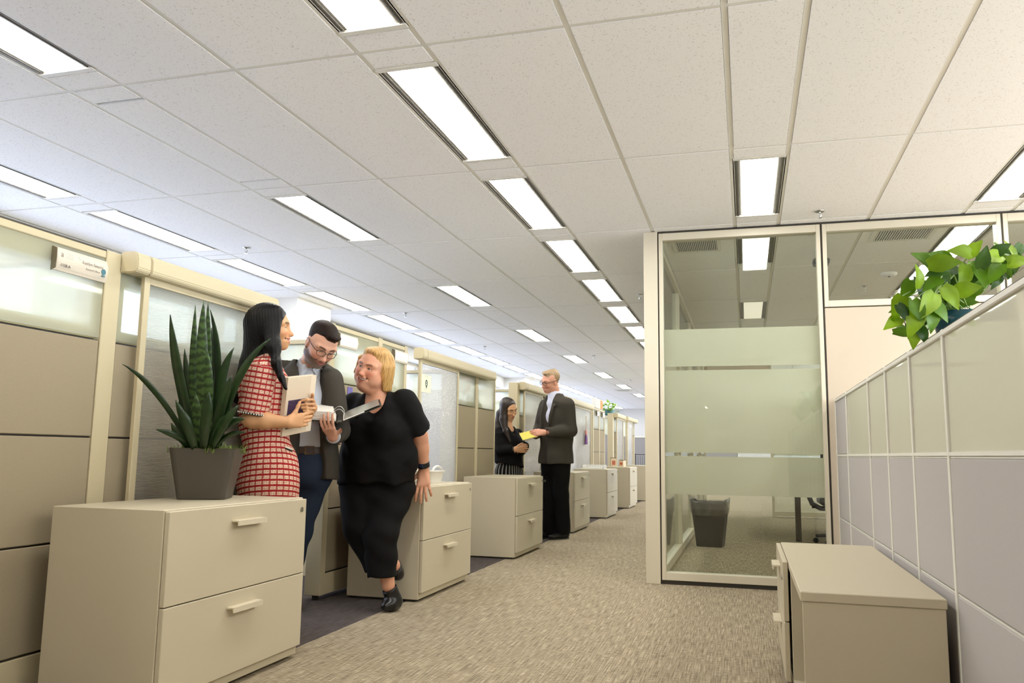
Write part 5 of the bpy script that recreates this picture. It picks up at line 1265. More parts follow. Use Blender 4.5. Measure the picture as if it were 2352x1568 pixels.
# ---- woman in black with striped trousers (farther away)
def woman_far():
    nkb = V3((-2.5295, 8.7384, 1.1883)); che = V3((-2.533, 8.7583, 1.0406)); wai = V3((-2.5324, 8.7822, 0.8738)); pel = V3((-2.5317, 8.8053, 0.7118))
    t_ = (0.8795, -0.4683, -0.0844); fw = unit((t_[0], t_[1], 0)); lf = np.cross((0, 0, 1), fw)
    root = empty('person', (pel[0], pel[1], 0), 0, 'woman with long dark hair in black blouse and striped trousers, hands clasped', 'person')
    h = Head((-2.5197, 8.7108, 1.4029), (0.7882, -0.4783, -0.3874), (0.2336, -0.3554, 0.9051), 1.0, smile=0.7, nose=0.9, lid=0.75, cheek=1.1, neck=0.047, ear=False)
    rsh, rel, rwr = V3((-2.6133, 8.6691, 1.1381)), V3((-2.5809, 8.6213, 0.9484)), V3((-2.4183, 8.6032, 0.9596))
    lsh, lel, lwr = V3((-2.4586, 8.8817, 1.1352)), V3((-2.4001, 8.86, 0.9619)), V3((-2.3308, 8.7485, 0.9997))
    hips = [pel - lf * 0.08, pel + lf * 0.08]; kn = [V3((q[0], q[1], 0.45)) for q in hips]; an = [V3((q[0], q[1], 0.09)) for q in hips]
    C = Clay(pel * V3((1, 1, 0)) - V3((0.3, 0.3, -0.02)), pel * V3((1, 1, 0)) + V3((0.3, 0.3, h.c[2] + 0.18)), 0.012, [(h.c - 0.13, h.c + 0.13, 0.004), (rwr - 0.03, V3((-2.2618, 8.6154, 1.0408)) + 0.05, 0.0045)])
    h.build(C, nkb, 0.055); ovals(C, [(pel, 0.15, 0.11), (wai, 0.135, 0.105), (che, 0.145, 0.105), (nkb + V3((0, 0, -0.05)), 0.135, 0.065), (nkb, 0.055, 0.055)], lf, -0.01)
    chain(C, [rsh, rel, rwr], [0.045, 0.038, 0.027], 0.02); chain(C, [lsh, lel, lwr], [0.045, 0.038, 0.027], 0.02)
    hand(C, rwr, (0.9917, 0.1287, -0.0065), (-0.1753, 0.9751, 0.1357), 1, [(12, 30, 30)] * 4, 0.92, ((0.7, 0.7, 0), (0.8, 0.5, 0), (0.9, 0.3, 0)))
    hand(C, lwr, (-0.632, -0.6925, -0.3479), (-0.1458, 0.9365, -0.3188), -1, [(14, 30, 30)] * 4, 0.92)
    for i in range(2): leg(C, hips[i], kn[i], an[i], 0.08, 0.055, 0.038)
    person_part(root, 'body', C, M_SKIN, lambda P: h.colours(P, (214, 166, 126), (182, 104, 92), (38, 26, 20), blush=(208, 140, 106)))
    h.extras(root, (36, 24, 18), (0.2, 1, -0.4))
    H = Clay(h.c - V3((0.2, 0.2, 0.46)), h.c + 0.18, 0.0065)
    H.put(h.e((0, -0.024, 0.034), (0.084, 0.104, 0.090)), 0); H.sub(h.e((0, 0.094, -0.030), (0.072, 0.080, 0.110)), 0.014)
    ovals(H, [((-2.5821, 8.7213, 1.3506), 0.085, 0.060), ((-2.599, 8.7194, 1.1826), 0.085, 0.050), ((-2.5892, 8.6762, 1.0624), 0.060, 0.030)], (0.9619, 0.2731, 0.0136), 0, 0.03)
    ovals(H, [((-2.5472, 8.6657, 1.4435), 0.050, 0.060), ((-2.555, 8.6328, 1.2892), 0.044, 0.034), ((-2.5155, 8.5896, 1.1554), 0.030, 0.018), ((-2.4598, 8.59, 1.0432), 0.012, 0.010)], (0.9619, 0.2731, 0.0136), 0, 0.02)
    H.warp(wob(0.002, 40, 22)); H.sub(h.e((0, 0.092, -0.030), (0.065, 0.074, 0.104)), 0.006)
    person_part(root, 'hair', H, hair_mat('dark_brown_hair', (18, 12, 9), (56, 38, 26), 0.36, 0.4), None, head_strands(h), 1, 'long dark brown hair')
    T = Clay(pel - V3((0.32, 0.32, 0.12)), pel * V3((1, 1, 0)) + V3((0.32, 0.32, nkb[2] + 0.06)), 0.0085)
    hem = V3((-2.5345, 8.7937, 0.788)); ovals(T, [(hem + V3((0, 0, -0.05)), 0.185, 0.145), (wai, 0.168, 0.132), (che, 0.168, 0.126), (nkb + V3((0, 0, -0.055)), 0.148, 0.078), (nkb + V3((0, 0, -0.005)), 0.070, 0.068)], lf, 0.002, 0.04)
    for s0, e0, w0 in ((rsh, rel, rwr), (lsh, lel, lwr)): T.put(cap(s0, e0, 0.062, 0.058), 0.03); T.put(tubecut(e0, mix(e0, w0, 0.92), 0.058, 0.052), 0.02)
    chain(T, [nkb + fw * 0.09 + V3((0, 0, 0.05)), nkb + fw * 0.11 + V3((0, 0, -0.04)), nkb + fw * 0.14 + V3((0, 0, -0.10))], [0.065, 0.04, 0.012], 0.006, 'sub'); T.sub(cap(nkb + V3((0, 0, 0.05)), nkb + fw * 0.01, 0.062, 0.056), 0.006)
    T.cut(hem, unit(V3((0, 0, -1)) - 0.15 * lf)); T.warp(wob(0.006, 26, 31)); person_part(root, 'blouse', T, M_BLACKC, label='black open blouse')
    T = Clay(pel * V3((1, 1, 0)) - V3((0.24, 0.24, -0.06)), pel + V3((0.24, 0.24, 0.1)), 0.0085)
    ovals(T, [(pel + V3((0, 0, 0.06)), 0.150, 0.118), (pel + V3((0, 0, -0.06)), 0.165, 0.130)], lf, 0, 0.03)
    for i in range(2): T.put(cap(hips[i], kn[i], 0.10, 0.085), 0.03); T.put(tubecut(kn[i], an[i] + V3((0, 0, 0.0)), 0.085, 0.085), 0.03)
    sm = mat('striped_trousers', (20, 20, 20), 0.85, 0.1); nt = sm.node_tree; a = nt.nodes.new('ShaderNodeAttribute'); a.attribute_name = 'cloth'; sp = nt.nodes.new('ShaderNodeSeparateXYZ'); nt.links.new(a.outputs['Vector'], sp.inputs[0])
    ml = nt.nodes.new('ShaderNodeMath'); ml.operation = 'MULTIPLY'; ml.inputs[1].default_value = 1 / 0.036; nt.links.new(sp.outputs[0], ml.inputs[0]); fr_ = nt.nodes.new('ShaderNodeMath'); fr_.operation = 'FRACT'; nt.links.new(ml.outputs[0], fr_.inputs[0])
    r = nt.nodes.new('ShaderNodeValToRGB'); r.color_ramp.interpolation = 'CONSTANT'; r.color_ramp.elements[0].color = lin((20, 20, 20)); r.color_ramp.elements[1].color = lin((132, 130, 124)); r.color_ramp.elements[1].position = 0.66
    nt.links.new(fr_.outputs[0], r.inputs[0]); nt.links.new(r.outputs[0], nt.nodes['Principled BSDF'].inputs['Base Color'])
    person_part(root, 'trousers', T, sm, None, lambda P: np.stack([np.arctan2((P - pel) @ lf, (P - pel) @ fw) * 0.15, P[:, 2], P[:, 2] * 0], 1), 1, 'black trousers with grey stripes')
    for a in an: shoe(root, a, fw, 0.24)
    c = mix(rel, rwr, 0.95); B = Clay(c - 0.05, c + 0.05, 0.004); d = unit(rwr - rel); B.put(tubecut(c - d * 0.012, c + d * 0.012, 0.033, 0.033), 0); B.cut(c - d * 0.012, -d); person_part(root, 'watch_strap', B, M_BLACK)

# ---- tall man in the dark suit jacket
def man_far():
    nkb = V3((-2.006, 8.7884, 1.521)); che = V3((-1.9922, 8.8192, 1.3317)); wai = V3((-2.0025, 8.8499, 1.0946)); pel = V3((-2.0175, 8.8799, 0.8528))
    t_ = (-0.6061, -0.7901, -0.0919); fw = unit((t_[0], t_[1], 0)); lf = np.cross((0, 0, 1), fw)
    root = empty('person', (pel[0], pel[1], 0), 0, 'tall grey-haired man in glasses and charcoal suit jacket offering a yellow notepad', 'person')
    h = Head((-2.0566, 8.7472, 1.7098), (-0.6278, -0.7163, -0.3045), (-0.0385, -0.3559, 0.9337), 1.05, smile=1.0, open=0.6, jaw=1.06, chin=1.2, nose=1.05, lid=0.4, neck=0.056)
    lsh, lel, lwr = V3((-1.8587, 8.6946, 1.4433)), V3((-1.8162, 8.7032, 1.1721)), V3((-2.0684, 8.5512, 1.143))
    rsh, rel, rwr = V3((-2.142, 8.907, 1.4471)), V3((-2.2184, 8.9423, 1.1916)), V3((-2.2075, 8.704, 1.1181))
    hips = [pel - lf * 0.09, pel + lf * 0.09]; an = [V3((-2.1172, 9.0162, 0.0602)), V3((-1.9536, 8.9869, 0.0784))]
    for a in an: a[2] = 0.10
    kn = [mix(hips[i], an[i], 0.5) + fw * 0.02 for i in range(2)]
    C = Clay(pel * V3((1, 1, 0)) - V3((0.4, 0.4, -0.03)), pel * V3((1, 1, 0)) + V3((0.4, 0.4, h.c[2] + 0.18)), 0.013, [(h.c - 0.14, h.c + 0.14, 0.004), (V3((-2.2594, 8.5676, 1.0865)) - 0.06, lwr + 0.04, 0.005)])
    h.build(C, nkb, 0.06); ovals(C, [(pel, 0.15, 0.11), (wai, 0.15, 0.115), (che, 0.175, 0.115), (nkb + V3((0, 0, -0.06)), 0.155, 0.07), (nkb, 0.065, 0.06)], lf, -0.01)
    chain(C, [rsh, rel, rwr], [0.05, 0.042, 0.03], 0.02); chain(C, [lsh, lel, lwr], [0.05, 0.042, 0.03], 0.02)
    hand(C, lwr, (-0.9471, -0.3132, -0.0698), (-0.1409, 0.9026, -0.4068), -1, [(14, 24, 20), (16, 26, 22), (18, 28, 24), (20, 30, 24)], 1.0, ((0.8, 0.45, 0.2), (0.9, 0.1, 0.2), (0.95, 0, 0.2)))
    hand(C, rwr, (-0.8264, -0.5603, -0.0556), (-0.0733, 0.2094, 0.9751), 1, [(10, 20, 20)] * 4, 1.0)
    for i in range(2): leg(C, hips[i], kn[i], an[i], 0.085, 0.06, 0.045)
    person_part(root, 'body', C, M_SKIN, lambda P: h.colours(P, (222, 164, 140), (188, 100, 92), (150, 120, 92), blush=(220, 128, 108)))
    h.extras(root, (70, 80, 90), (0.1, 1, -0.3), True); h.glasses(root, mat('dark_frame', (40, 32, 30), 0.3), t=0.002)
    H = Clay(h.c - 0.16, h.c + 0.17, 0.0055); H.put(h.e((0, -0.022, 0.042), (0.0770, 0.097, 0.083)), 0); H.put(h.e((0, 0.040, 0.100), (0.046, 0.045, 0.016)), 0.02)
    H.sub(h.e((0, 0.092, 0.008), (0.074, 0.060, 0.072)), 0.010); H.cut(h.w(0, 0.02, 0.004), h.M @ V3((0, 0.75, -1))); H.cut(h.w(0, -0.06, -0.06), h.M @ V3((0, 0, -1)))
    for q in (-1, 1): H.sub(h.e((q * 0.085, 0.0, -0.015), (0.022, 0.026, 0.036)), 0.006)
    H.warp(wob(0.003, 60, 41)); person_part(root, 'hair', H, hair_mat('sandy_grey_hair', (136, 104, 70), (206, 182, 148), 0.5, 0.3), None, head_strands(h), 1, 'short sandy grey hair')
    T = Clay(pel - V3((0.24, 0.24, 0.02)), pel * V3((1, 1, 0)) + V3((0.24, 0.24, nkb[2] + 0.08)), 0.009)
    ovals(T, [(pel + V3((0, 0, 0.0)), 0.155, 0.118), (wai, 0.158, 0.122), (che, 0.178, 0.124), (nkb + V3((0, 0, -0.06)), 0.155, 0.08), (nkb, 0.068, 0.068)], lf, 0, 0.03)
    nd = unit(h.w(0, -0.03, -0.06) - nkb); T.put(cap(nkb - nd * 0.01, nkb + nd * 0.030, 0.084, 0.082), 0.012); T.sub(cap(nkb + nd * 0.03, nkb + nd * 0.14, 0.058, 0.066), 0.004)
    person_part(root, 'shirt', T, mat('white_shirt', (214, 218, 236), 0.75), relax=3, label='white shirt with blue collar')
    J = Clay(pel - V3((0.36, 0.36, 0.14)), pel * V3((1, 1, 0)) + V3((0.36, 0.36, nkb[2] + 0.08)), 0.009)
    hem = V3((-2.0136, 8.885, 0.8244)) ; ovals(J, [(hem + V3((0, 0, -0.05)), 0.205, 0.188), (pel + V3((0, 0, 0.02)), 0.198, 0.178), (wai, 0.186, 0.160), (che, 0.204, 0.160), (nkb + V3((0, 0, -0.045)), 0.182, 0.100), (nkb + V3((0, 0, 0.010)), 0.092, 0.090)], lf, 0.004, 0.035)
    for s0, e0, w0 in ((rsh, rel, rwr), (lsh, lel, lwr)): J.put(cap(s0, e0, 0.082, 0.070), 0.03); J.put(tubecut(e0, mix(e0, w0, 0.95), 0.070, 0.052), 0.02)
    chain(J, [nkb + fw * 0.11 + V3((0, 0, 0.07)), nkb + fw * 0.14 + V3((0, 0, -0.06)), che + fw * 0.19, wai + fw * 0.205 + V3((0, 0, 0.03)), pel + fw * 0.24, hem + fw * 0.28 + V3((0, 0, -0.1))], [0.085, 0.078, 0.074, 0.050, 0.090, 0.165], 0.006, 'sub')
    J.sub(cap(nkb - V3((0, 0, 0.02)), h.w(0, -0.03, -0.05), 0.078, 0.080), 0.006); J.cut(hem + V3((0, 0, -0.01)), (0, 0, -1)); J.warp(wob(0.005, 22, 44))
    ja = person_part(root, 'jacket', J, M_JACKET, relax=3, label='charcoal suit jacket'); R0 = Vector(root.location)
    for q in (-1, 1):
        bm = bmesh.new()
        ps = [nkb + lf * q * 0.076 + fw * 0.060 + V3((0, 0, 0.02)), nkb + lf * q * 0.130 + fw * 0.098 - V3((0, 0, 0.085)), nkb + lf * q * 0.108 + fw * 0.116 - V3((0, 0, 0.10)), nkb + lf * q * 0.122 + fw * 0.126 - V3((0, 0, 0.125)), wai + lf * q * 0.050 + fw * 0.176 + V3((0, 0, 0.03)), che + lf * q * 0.068 + fw * 0.166, nkb + lf * q * 0.070 + fw * 0.096 - V3((0, 0, 0.05))]
        f0 = [bm.verts.new(Vector(p + fw * 0.008) - R0) for p in ps]; f1 = [bm.verts.new(Vector(p - fw * 0.006) - R0) for p in ps]; bm.faces.new(f0); bm.faces.new(f1[::-1])
        for k in range(len(ps)): bm.faces.new((f0[k], f1[k], f1[(k + 1) % len(ps)], f0[(k + 1) % len(ps)]))
        bmesh.ops.triangulate(bm, faces=[f for f in bm.faces if len(f.verts) > 4]); obj('lapel', bm, M_JACKET, ja)
    T = Clay(pel * V3((1, 1, 0)) - V3((0.3, 0.3, -0.03)), pel + V3((0.3, 0.3, 0.10)), 0.009); ovals(T, [(pel + V3((0, 0, 0.06)), 0.152, 0.120), (pel + V3((0, 0, -0.06)), 0.165, 0.132)], lf, 0, 0.03)
    for i in range(2): T.put(cap(hips[i], kn[i], 0.108, 0.084), 0.03); T.put(tubecut(kn[i], an[i] + V3((0, 0, -0.045)), 0.084, 0.078), 0.03)
    T.warp(wob(0.004, 34, 47)); person_part(root, 'trousers', T, M_BLACKT, label='black trousers')
    for a in an: shoe(root, a, fw + lf * 0.1, 0.30)
for build in (woman_red, man_beard, woman_blonde, woman_far, man_far): build()

# ------------------------------------------------------------------ things the people hold
def mtx(c, ex, ey, ez):
    ex, ey, ez = (Vector(v).normalized() for v in (ex, ey, ez)); return Matrix(((ex.x, ey.x, ez.x, c[0]), (ex.y, ey.y, ez.y, c[1]), (ex.z, ey.z, ez.z, c[2]), (0, 0, 0, 1)))
def placed(o, M_): o.matrix_world = M_; return o
def lbox(name, m, parent, x0, x1, y0, y1, z0, z1, bevel=0):
    bm = bmesh.new(); bm_box(bm, x0, x1, y0, y1, z0, z1); return obj(name, bm, m, parent, bevel)
M_VINYL = mat('white_vinyl', (216, 200, 176), 0.35); M_PURPLE = mat('purple_print', (64, 48, 78), 0.5, noise=(60, 0.4))
M_PAGES = mat('page_edges', (226, 222, 212), 0.8, noise=(900, 0.08, (0.02, 0.02, 1))); M_BINDER = mat('dark_green_vinyl', (30, 32, 24), 0.4)
# white binder hugged by the woman in red: x across, y up, z out of the cover
ex = Vector((0.0715, 0.9859, 0.1514)); ey = Vector((0.165, -0.1539, 0.9742)); ez = ex.cross(ey).normalized(); ey = ez.cross(ex)
b = empty('white_binder', label='white ring binder with a purple cover print hugged by the woman in red', cat='binder'); placed(b, mtx((-2.2143, 3.7548, 1.1521), ex, ey, ez))
w_, h_ = 0.125, 0.150
lbox('front_cover', M_VINYL, b, -w_, w_, -h_, h_, 0.010, 0.013, 0.001); lbox('back_cover', M_VINYL, b, -w_, w_, -h_, h_, -0.013, -0.010, 0.001)
lbox('spine', M_VINYL, b, -w_ - 0.002, -w_ + 0.001, -h_, h_, -0.013, 0.013); lbox('pages', M_PAGES, b, -w_ + 0.01, w_ - 0.015, -h_ + 0.01, h_ - 0.01, -0.009, 0.009)
lbox('cover_insert', M_PURPLE, b, -w_ + 0.02, w_ - 0.085, -h_ + 0.035, h_ - 0.118, 0.0132, 0.0136)
lbox('sleeve_edge', mat('clear_sleeve', (228, 214, 192), 0.2), b, w_ - 0.05, w_ - 0.004, -h_ + 0.004, h_ - 0.004, 0.0131, 0.0134)
# open binder read by the bearded man: x along the boards, y up, z towards the reader's far side
b = empty('open_binder', label='thick dark ring binder lying open in the bearded man\'s hands', cat='binder'); ez = Vector((0.4535, -0.8713, -0.1877))
ex = Vector((0.9559, 0.2839, -0.0752)); ex = (ex - ez * ex.dot(ez)).normalized(); ey = ez.cross(ex).normalized(); placed(b, mtx(Vector((-2.1398, 4.058, 1.0776)) - ez * 0.29, ex, ey, ez))
lbox('board', M_BINDER, b, -0.160, 0.0, -0.006, -0.002, 0, 0.29, 0.001)
for k in range(6): lbox('page_stack', M_PAGES, b, -0.154 + 0.001 * k, -0.014 - 0.004 * k, 0.0005 + 0.0085 * k, 0.0082 + 0.0085 * k, 0.004, 0.284, 0.0012)
a = math.radians(26)
def tilt(o): o.matrix_local = Matrix.Translation((0.016, -0.002, 0)) @ Matrix.Rotation(a, 4, 'Z'); return o
lbox('spine', M_BINDER, b, 0.0, 0.018, -0.006, -0.002, 0, 0.29)
tilt(lbox('board', M_BINDER, b, 0.0, 0.235, -0.003, 0.001, 0, 0.29, 0.001)); tilt(lbox('page_stack', M_PAGES, b, 0.012, 0.135, 0.0015, 0.0065, 0.004, 0.284, 0.001))
tilt(lbox('clear_pocket', mat('pocket_grey', (150, 148, 138), 0.25), b, 0.02, 0.225, 0.007, 0.008, 0.01, 0.27))
bm = bmesh.new(); bm_box(bm, -0.004, 0.02, -0.0015, 0.004, 0.02, 0.27); bm_box(bm, 0.002, 0.018, 0.004, 0.012, 0.004, 0.02); obj('ring_plate', bm, M_CHROME, b)
for zz in (0.03, 0.145, 0.26):
    bm = bmesh.new(); bm_tube(bm, [(-0.030 + 0.036 * math.cos(t) + 0.03, 0.002 + 0.062 * math.sin(t), zz) for t in (math.pi * k / 14 for k in range(15))], 0.0022, 8); obj('ring', bm, M_CHROME, b, smooth=True)
# yellow notepad
M_YEL = mat('yellow_paper', (226, 214, 96), 0.6)
ex = Vector((-0.8453, -0.4651, -0.2629)); ez = Vector((0.1284, -0.6848, 0.7173)); ez = (ez - ex * ez.dot(ex)).normalized(); ey = ez.cross(ex)
b = empty('notepad', label='yellow notepad held out by the tall man', cat='notepad'); placed(b, mtx((-2.2344, 8.508, 1.1131), ex, ey, ez))
lbox('cover', M_YEL, b, -0.085, 0.085, -0.055, 0.055, 0.004, 0.006); lbox('pages', M_PAPER, b, -0.083, 0.083, -0.053, 0.053, -0.004, 0.004); lbox('backing', M_YEL, b, -0.085, 0.085, -0.055, 0.055, -0.006, -0.004)

# ------------------------------------------------------------------ snake plant
def leaf_strip(pts, wid, n=14, fold=0.25, face=None, thick=0.0016):
    """long blade along a bent path with real thickness; returns verts/faces and strand coordinates"""
    P_ = [Vector(p) for p in pts]
    def bez(t):
        q = P_[:]
        while len(q) > 1: q = [q[i].lerp(q[i + 1], t) for i in range(len(q) - 1)]
        return q[0]
    bm = bmesh.new(); lay = bm.verts.layers.float_vector.new('cloth'); rows = []; face = Vector(face or (0.4557, -0.8806, -0.1297))
    for i in range(n + 1):
        t = i / n; c = bez(t); d = (bez(min(1, t + 0.02)) - bez(max(0, t - 0.02))).normalized(); s_ = d.cross(face).normalized(); nn = s_.cross(d).normalized()
        w = wid * (0.62 + 0.38 * math.sin(min(1, t * 2.2) * math.pi / 2)) * (1 - max(0, (t - 0.62) / 0.38) ** 1.7) + 0.0006
        row = []
        for u, sd in ((-1, 1), (0, 1), (1, 1), (1, -1), (0, -1), (-1, -1)):
            v = bm.verts.new(c + s_ * (u * w) + nn * (abs(u) * fold * w + sd * thick)); v[lay] = (u, t, 0); row.append(v)
        rows.append(row)
    for r0, r1 in zip(rows, rows[1:]):
        for k in range(6): bm.faces.new((r0[k], r1[k], r1[(k + 1) % 6], r0[(k + 1) % 6]))
    bm.faces.new(rows[0]); bm.faces.new(rows[-1][::-1])
    return bm
def snake_mat():
    m = mat('snake_leaf', (44, 66, 28), 0.38, 0.5); nt = m.node_tree; b = nt.nodes['Principled BSDF']; N = nt.nodes.new; L = nt.links.new
    a = N('ShaderNodeAttribute'); a.attribute_name = 'cloth'; g = N('ShaderNodeNewGeometry')
    w = N('ShaderNodeTexWave'); w.bands_direction = 'Z'; w.inputs['Scale'].default_value = 9; w.inputs['Distortion'].default_value = 5; w.inputs['Detail'].default_value = 2; w.inputs['Detail Scale'].default_value = 3; L(g.outputs['Position'], w.inputs[0])
    r = N('ShaderNodeValToRGB'); r.color_ramp.elements[0].color = lin((34, 55, 24)); r.color_ramp.elements[1].color = lin((66, 94, 44)); r.color_ramp.elements[0].position = 0.25; r.color_ramp.elements[1].position = 0.8
    L(w.outputs['Fac'], r.inputs[0]); L(r.outputs[0], b.inputs['Base Color']); return m
M_SNAKE = snake_mat(); M_DARKLEAF = mat('dark_leaf', (30, 52, 20), 0.35, 0.5, noise=(30, 0.3)); M_POT = mat('taupe_pot', (74, 69, 60), 0.5); M_SOIL = mat('soil', (50, 40, 28), 0.95)
PC = Vector((-2.285, 3.14, 0.705))
pl = empty('snake_plant', PC, 0, 'tall snake plant in a square taupe pot on the nearest cabinet', 'plant')
bm = bmesh.new(); rings = []
def rsq(hw, z, r, n=5):
    out = []
    for cx, cy, a0 in ((1, 1, 0), (-1, 1, 90), (-1, -1, 180), (1, -1, 270)):
        for k in range(n): a = math.radians(a0 + 90 * k / (n - 1)); out.append((cx * (hw - r) + r * math.cos(a), cy * (hw - r) + r * math.sin(a), z))
    return out
for hw, z, r in ((0.096, 0.0, 0.018), (0.100, 0.004, 0.022), (0.136, 0.212, 0.030), (0.138, 0.218, 0.030), (0.130, 0.218, 0.024), (0.126, 0.19, 0.022)): rings.append([bm.verts.new(p) for p in rsq(hw, z, r)])
for r0, r1 in zip(rings, rings[1:]):
    n = len(r0)
    for k in range(n): bm.faces.new((r0[k], r0[(k + 1) % n], r1[(k + 1) % n], r1[k]))
bm.faces.new(rings[0][::-1]); bm.faces.new(rings[-1])
po_ = obj('pot', bm, M_POT, pl, rot=(0, 0, math.radians(24))); po_['label'] = 'square taupe plastic pot'
bm = bmesh.new(); bm.faces.new([bm.verts.new(p) for p in rsq(0.124, 0.196, 0.02)]); obj('soil', bm, M_SOIL, pl, rot=(0, 0, math.radians(24)))
LV = [  # (points in order base..tip), half width, banded
 ([(-2.3318, 3.1121, 0.9208), (-2.3477, 3.0626, 1.09), (-2.3739, 2.9947, 1.2935), (-2.3823, 2.9535, 1.4935)], 0.030, 0),
 ([(-2.2859, 3.1042, 0.9212), (-2.2636, 3.055, 1.165), (-2.2636, 3.0181, 1.3511), (-2.2478, 2.9935, 1.5569)], 0.031, 1),
 ([(-2.2966, 3.1431, 0.9214), (-2.2758, 3.1138, 1.1695), (-2.2787, 3.086, 1.36), (-2.2737, 3.0583, 1.5659)], 0.022, 1),
 ([(-2.3503, 3.1488, 0.9209), (-2.3805, 3.1311, 1.1326), (-2.3689, 3.1099, 1.3062), (-2.3535, 3.0787, 1.5569)], 0.022, 1),
 ([(-2.2576, 3.1017, 0.9215), (-2.226, 3.0373, 1.0698), (-2.1915, 3.0027, 1.2351), (-2.2103, 2.9817, 1.3453)], 0.023, 1),
 ([(-2.2781, 3.1483, 0.9217), (-2.2277, 3.1275, 1.1702), (-2.2256, 3.1114, 1.3621), (-2.2778, 3.0827, 1.5332)], 0.022, 0),
 ([(-2.3108, 3.181, 0.9216), (-2.3023, 3.1686, 1.1738), (-2.2915, 3.1525, 1.3096), (-2.2991, 3.1289, 1.4606)], 0.016, 0),
 ([(-2.267, 3.1515, 0.9219), (-2.2311, 3.1112, 1.1307), (-2.2187, 3.0959, 1.2635), (-2.1555, 3.0996, 1.3649)], 0.024, 0),
 ([(-2.2258, 3.1003, 0.9219), (-2.1342, 3.0399, 1.0885), (-2.0673, 3.0094, 1.2898), (-1.9222, 3.0163, 1.3861)], 0.022, 0),
 ([(-2.2205, 3.0808, 0.9218), (-2.1709, 3.0347, 1.0511), (-2.1202, 3.0126, 1.1608), (-2.0954, 3.0098, 1.2308)], 0.028, 0),
 ([(-2.3422, 3.193, 0.9214), (-2.3292, 3.2137, 1.0982), (-2.335, 3.2161, 1.2174), (-2.3214, 3.2071, 1.3081)], 0.034, 0),
 ([(-2.3139, 3.0648, 0.9205), (-2.3275, 2.9693, 1.0479), (-2.3796, 2.869, 1.2065), (-2.4842, 2.8099, 1.264)], 0.015, 0),
 ([(-2.2872, 3.0409, 0.9206), (-2.2708, 2.9698, 1.0114), (-2.2774, 2.9393, 1.0649), (-2.3024, 2.924, 1.1225)], 0.020, 0),
 ([(-2.3147, 3.0541, 0.9204), (-2.3066, 2.9883, 0.9566), (-2.3172, 2.9592, 0.9925), (-2.3291, 2.9404, 1.0265)], 0.018, 0),
 ([(-2.2945, 3.0394, 0.9168), (-2.3048, 2.9757, 0.9747), (-2.3353, 2.9441, 0.9883), (-2.3845, 2.9181, 0.9982)], 0.016, 0),
 ([(-2.2026, 3.0439, 0.9216), (-2.1471, 3.0061, 1.004), (-2.0845, 2.9971, 1.0459), (-2.017, 3.0058, 1.0464)], 0.026, 0),
 ([(-2.1883, 3.048, 0.9218), (-2.1213, 3.0174, 0.9771), (-2.0794, 3.0162, 0.9956), (-2.0266, 3.032, 0.9909)], 0.012, 0),
 ([(-2.2169, 3.0399, 0.9214), (-2.1651, 3.0023, 0.9947), (-2.1165, 2.9901, 1.031), (-2.091, 2.9922, 1.0676)], 0.022, 0),
 ([(-2.3649, 3.1027, 0.9203), (-2.3768, 3.0637, 1.0236), (-2.3564, 3.0574, 1.1087), (-2.3669, 3.0411, 1.2028)], 0.024, 0),
 ([(-2.2609, 3.1742, 0.9221), (-2.2157, 3.1471, 1.056), (-2.2203, 3.1296, 1.1703), (-2.2032, 3.1209, 1.2658)], 0.026, 0),
 ([(-2.3701, 3.2061, 0.9211), (-2.4048, 3.213, 1.0982), (-2.4602, 3.1909, 1.2165), (-2.464, 3.1675, 1.3744)], 0.024, 0),
 ([(-2.1865, 3.0276, 0.9217), (-2.1145, 2.9841, 1.0035), (-2.0865, 2.9765, 1.0396), (-2.036, 2.9819, 1.1033)], 0.026, 0),
 ([(-2.2541, 3.0084, 0.9207), (-2.241, 2.9494, 0.9927), (-2.2541, 2.9276, 1.0462), (-2.2638, 2.9197, 1.0821)], 0.026, 0),
 ([(-2.2185, 3.0185, 0.9212), (-2.1809, 2.9639, 1.0116), (-2.1588, 2.9495, 1.0836), (-2.1536, 2.9408, 1.1557)], 0.028, 0),
 ([(-2.2491, 3.0307, 0.921), (-2.2349, 2.9773, 1.0301), (-2.2179, 2.9614, 1.1026), (-2.2339, 2.9609, 1.1485)], 0.022, 1)]
LEAF_FACES = [(0.0712, -0.9967, -0.0378), (0.3071, -0.951, -0.0353), (0.1729, -0.9842, -0.037), (0.3518, -0.9355, -0.0345), (0.3678, -0.9293, -0.0343), (-0.056, -0.9977, -0.0383), (-0.0927, -0.995, -0.0383), (0.5136, -0.8575, -0.031), (0.0875, -0.9954, -0.0377), (0.0684, -0.9969, -0.0378), (0.6073, -0.7939, -0.0283), (0.2505, -0.9674, -0.0361), (0.5129, -0.8579, -0.031), (0.2552, -0.9662, -0.036), (0.3776, -0.9254, -0.0341), (0.0056, -0.9993, -0.0381), (0.3745, -0.9266, -0.0341), (0.5328, -0.8457, -0.0305), (0.2911, -0.956, -0.0355), (0.4499, -0.8925, -0.0326), (0.4009, -0.9155, -0.0336), (-0.0571, -0.9976, -0.0383), (0.4615, -0.8866, -0.0323), (0.3422, -0.939, -0.0347), (0.1197, -0.9921, -0.0375)]
for (pts, wd, band), fc in zip(LV, LEAF_FACES):
    bm = leaf_strip([Vector(p) - PC for p in pts], wd * 0.78, face=fc); obj('leaf', bm, M_SNAKE if band else M_DARKLEAF, pl, smooth=True)
M_GRASS = mat('moss_grass', (104, 128, 40), 0.7, noise=(40, 0.3)); bm = bmesh.new(); rg = random.Random(5)
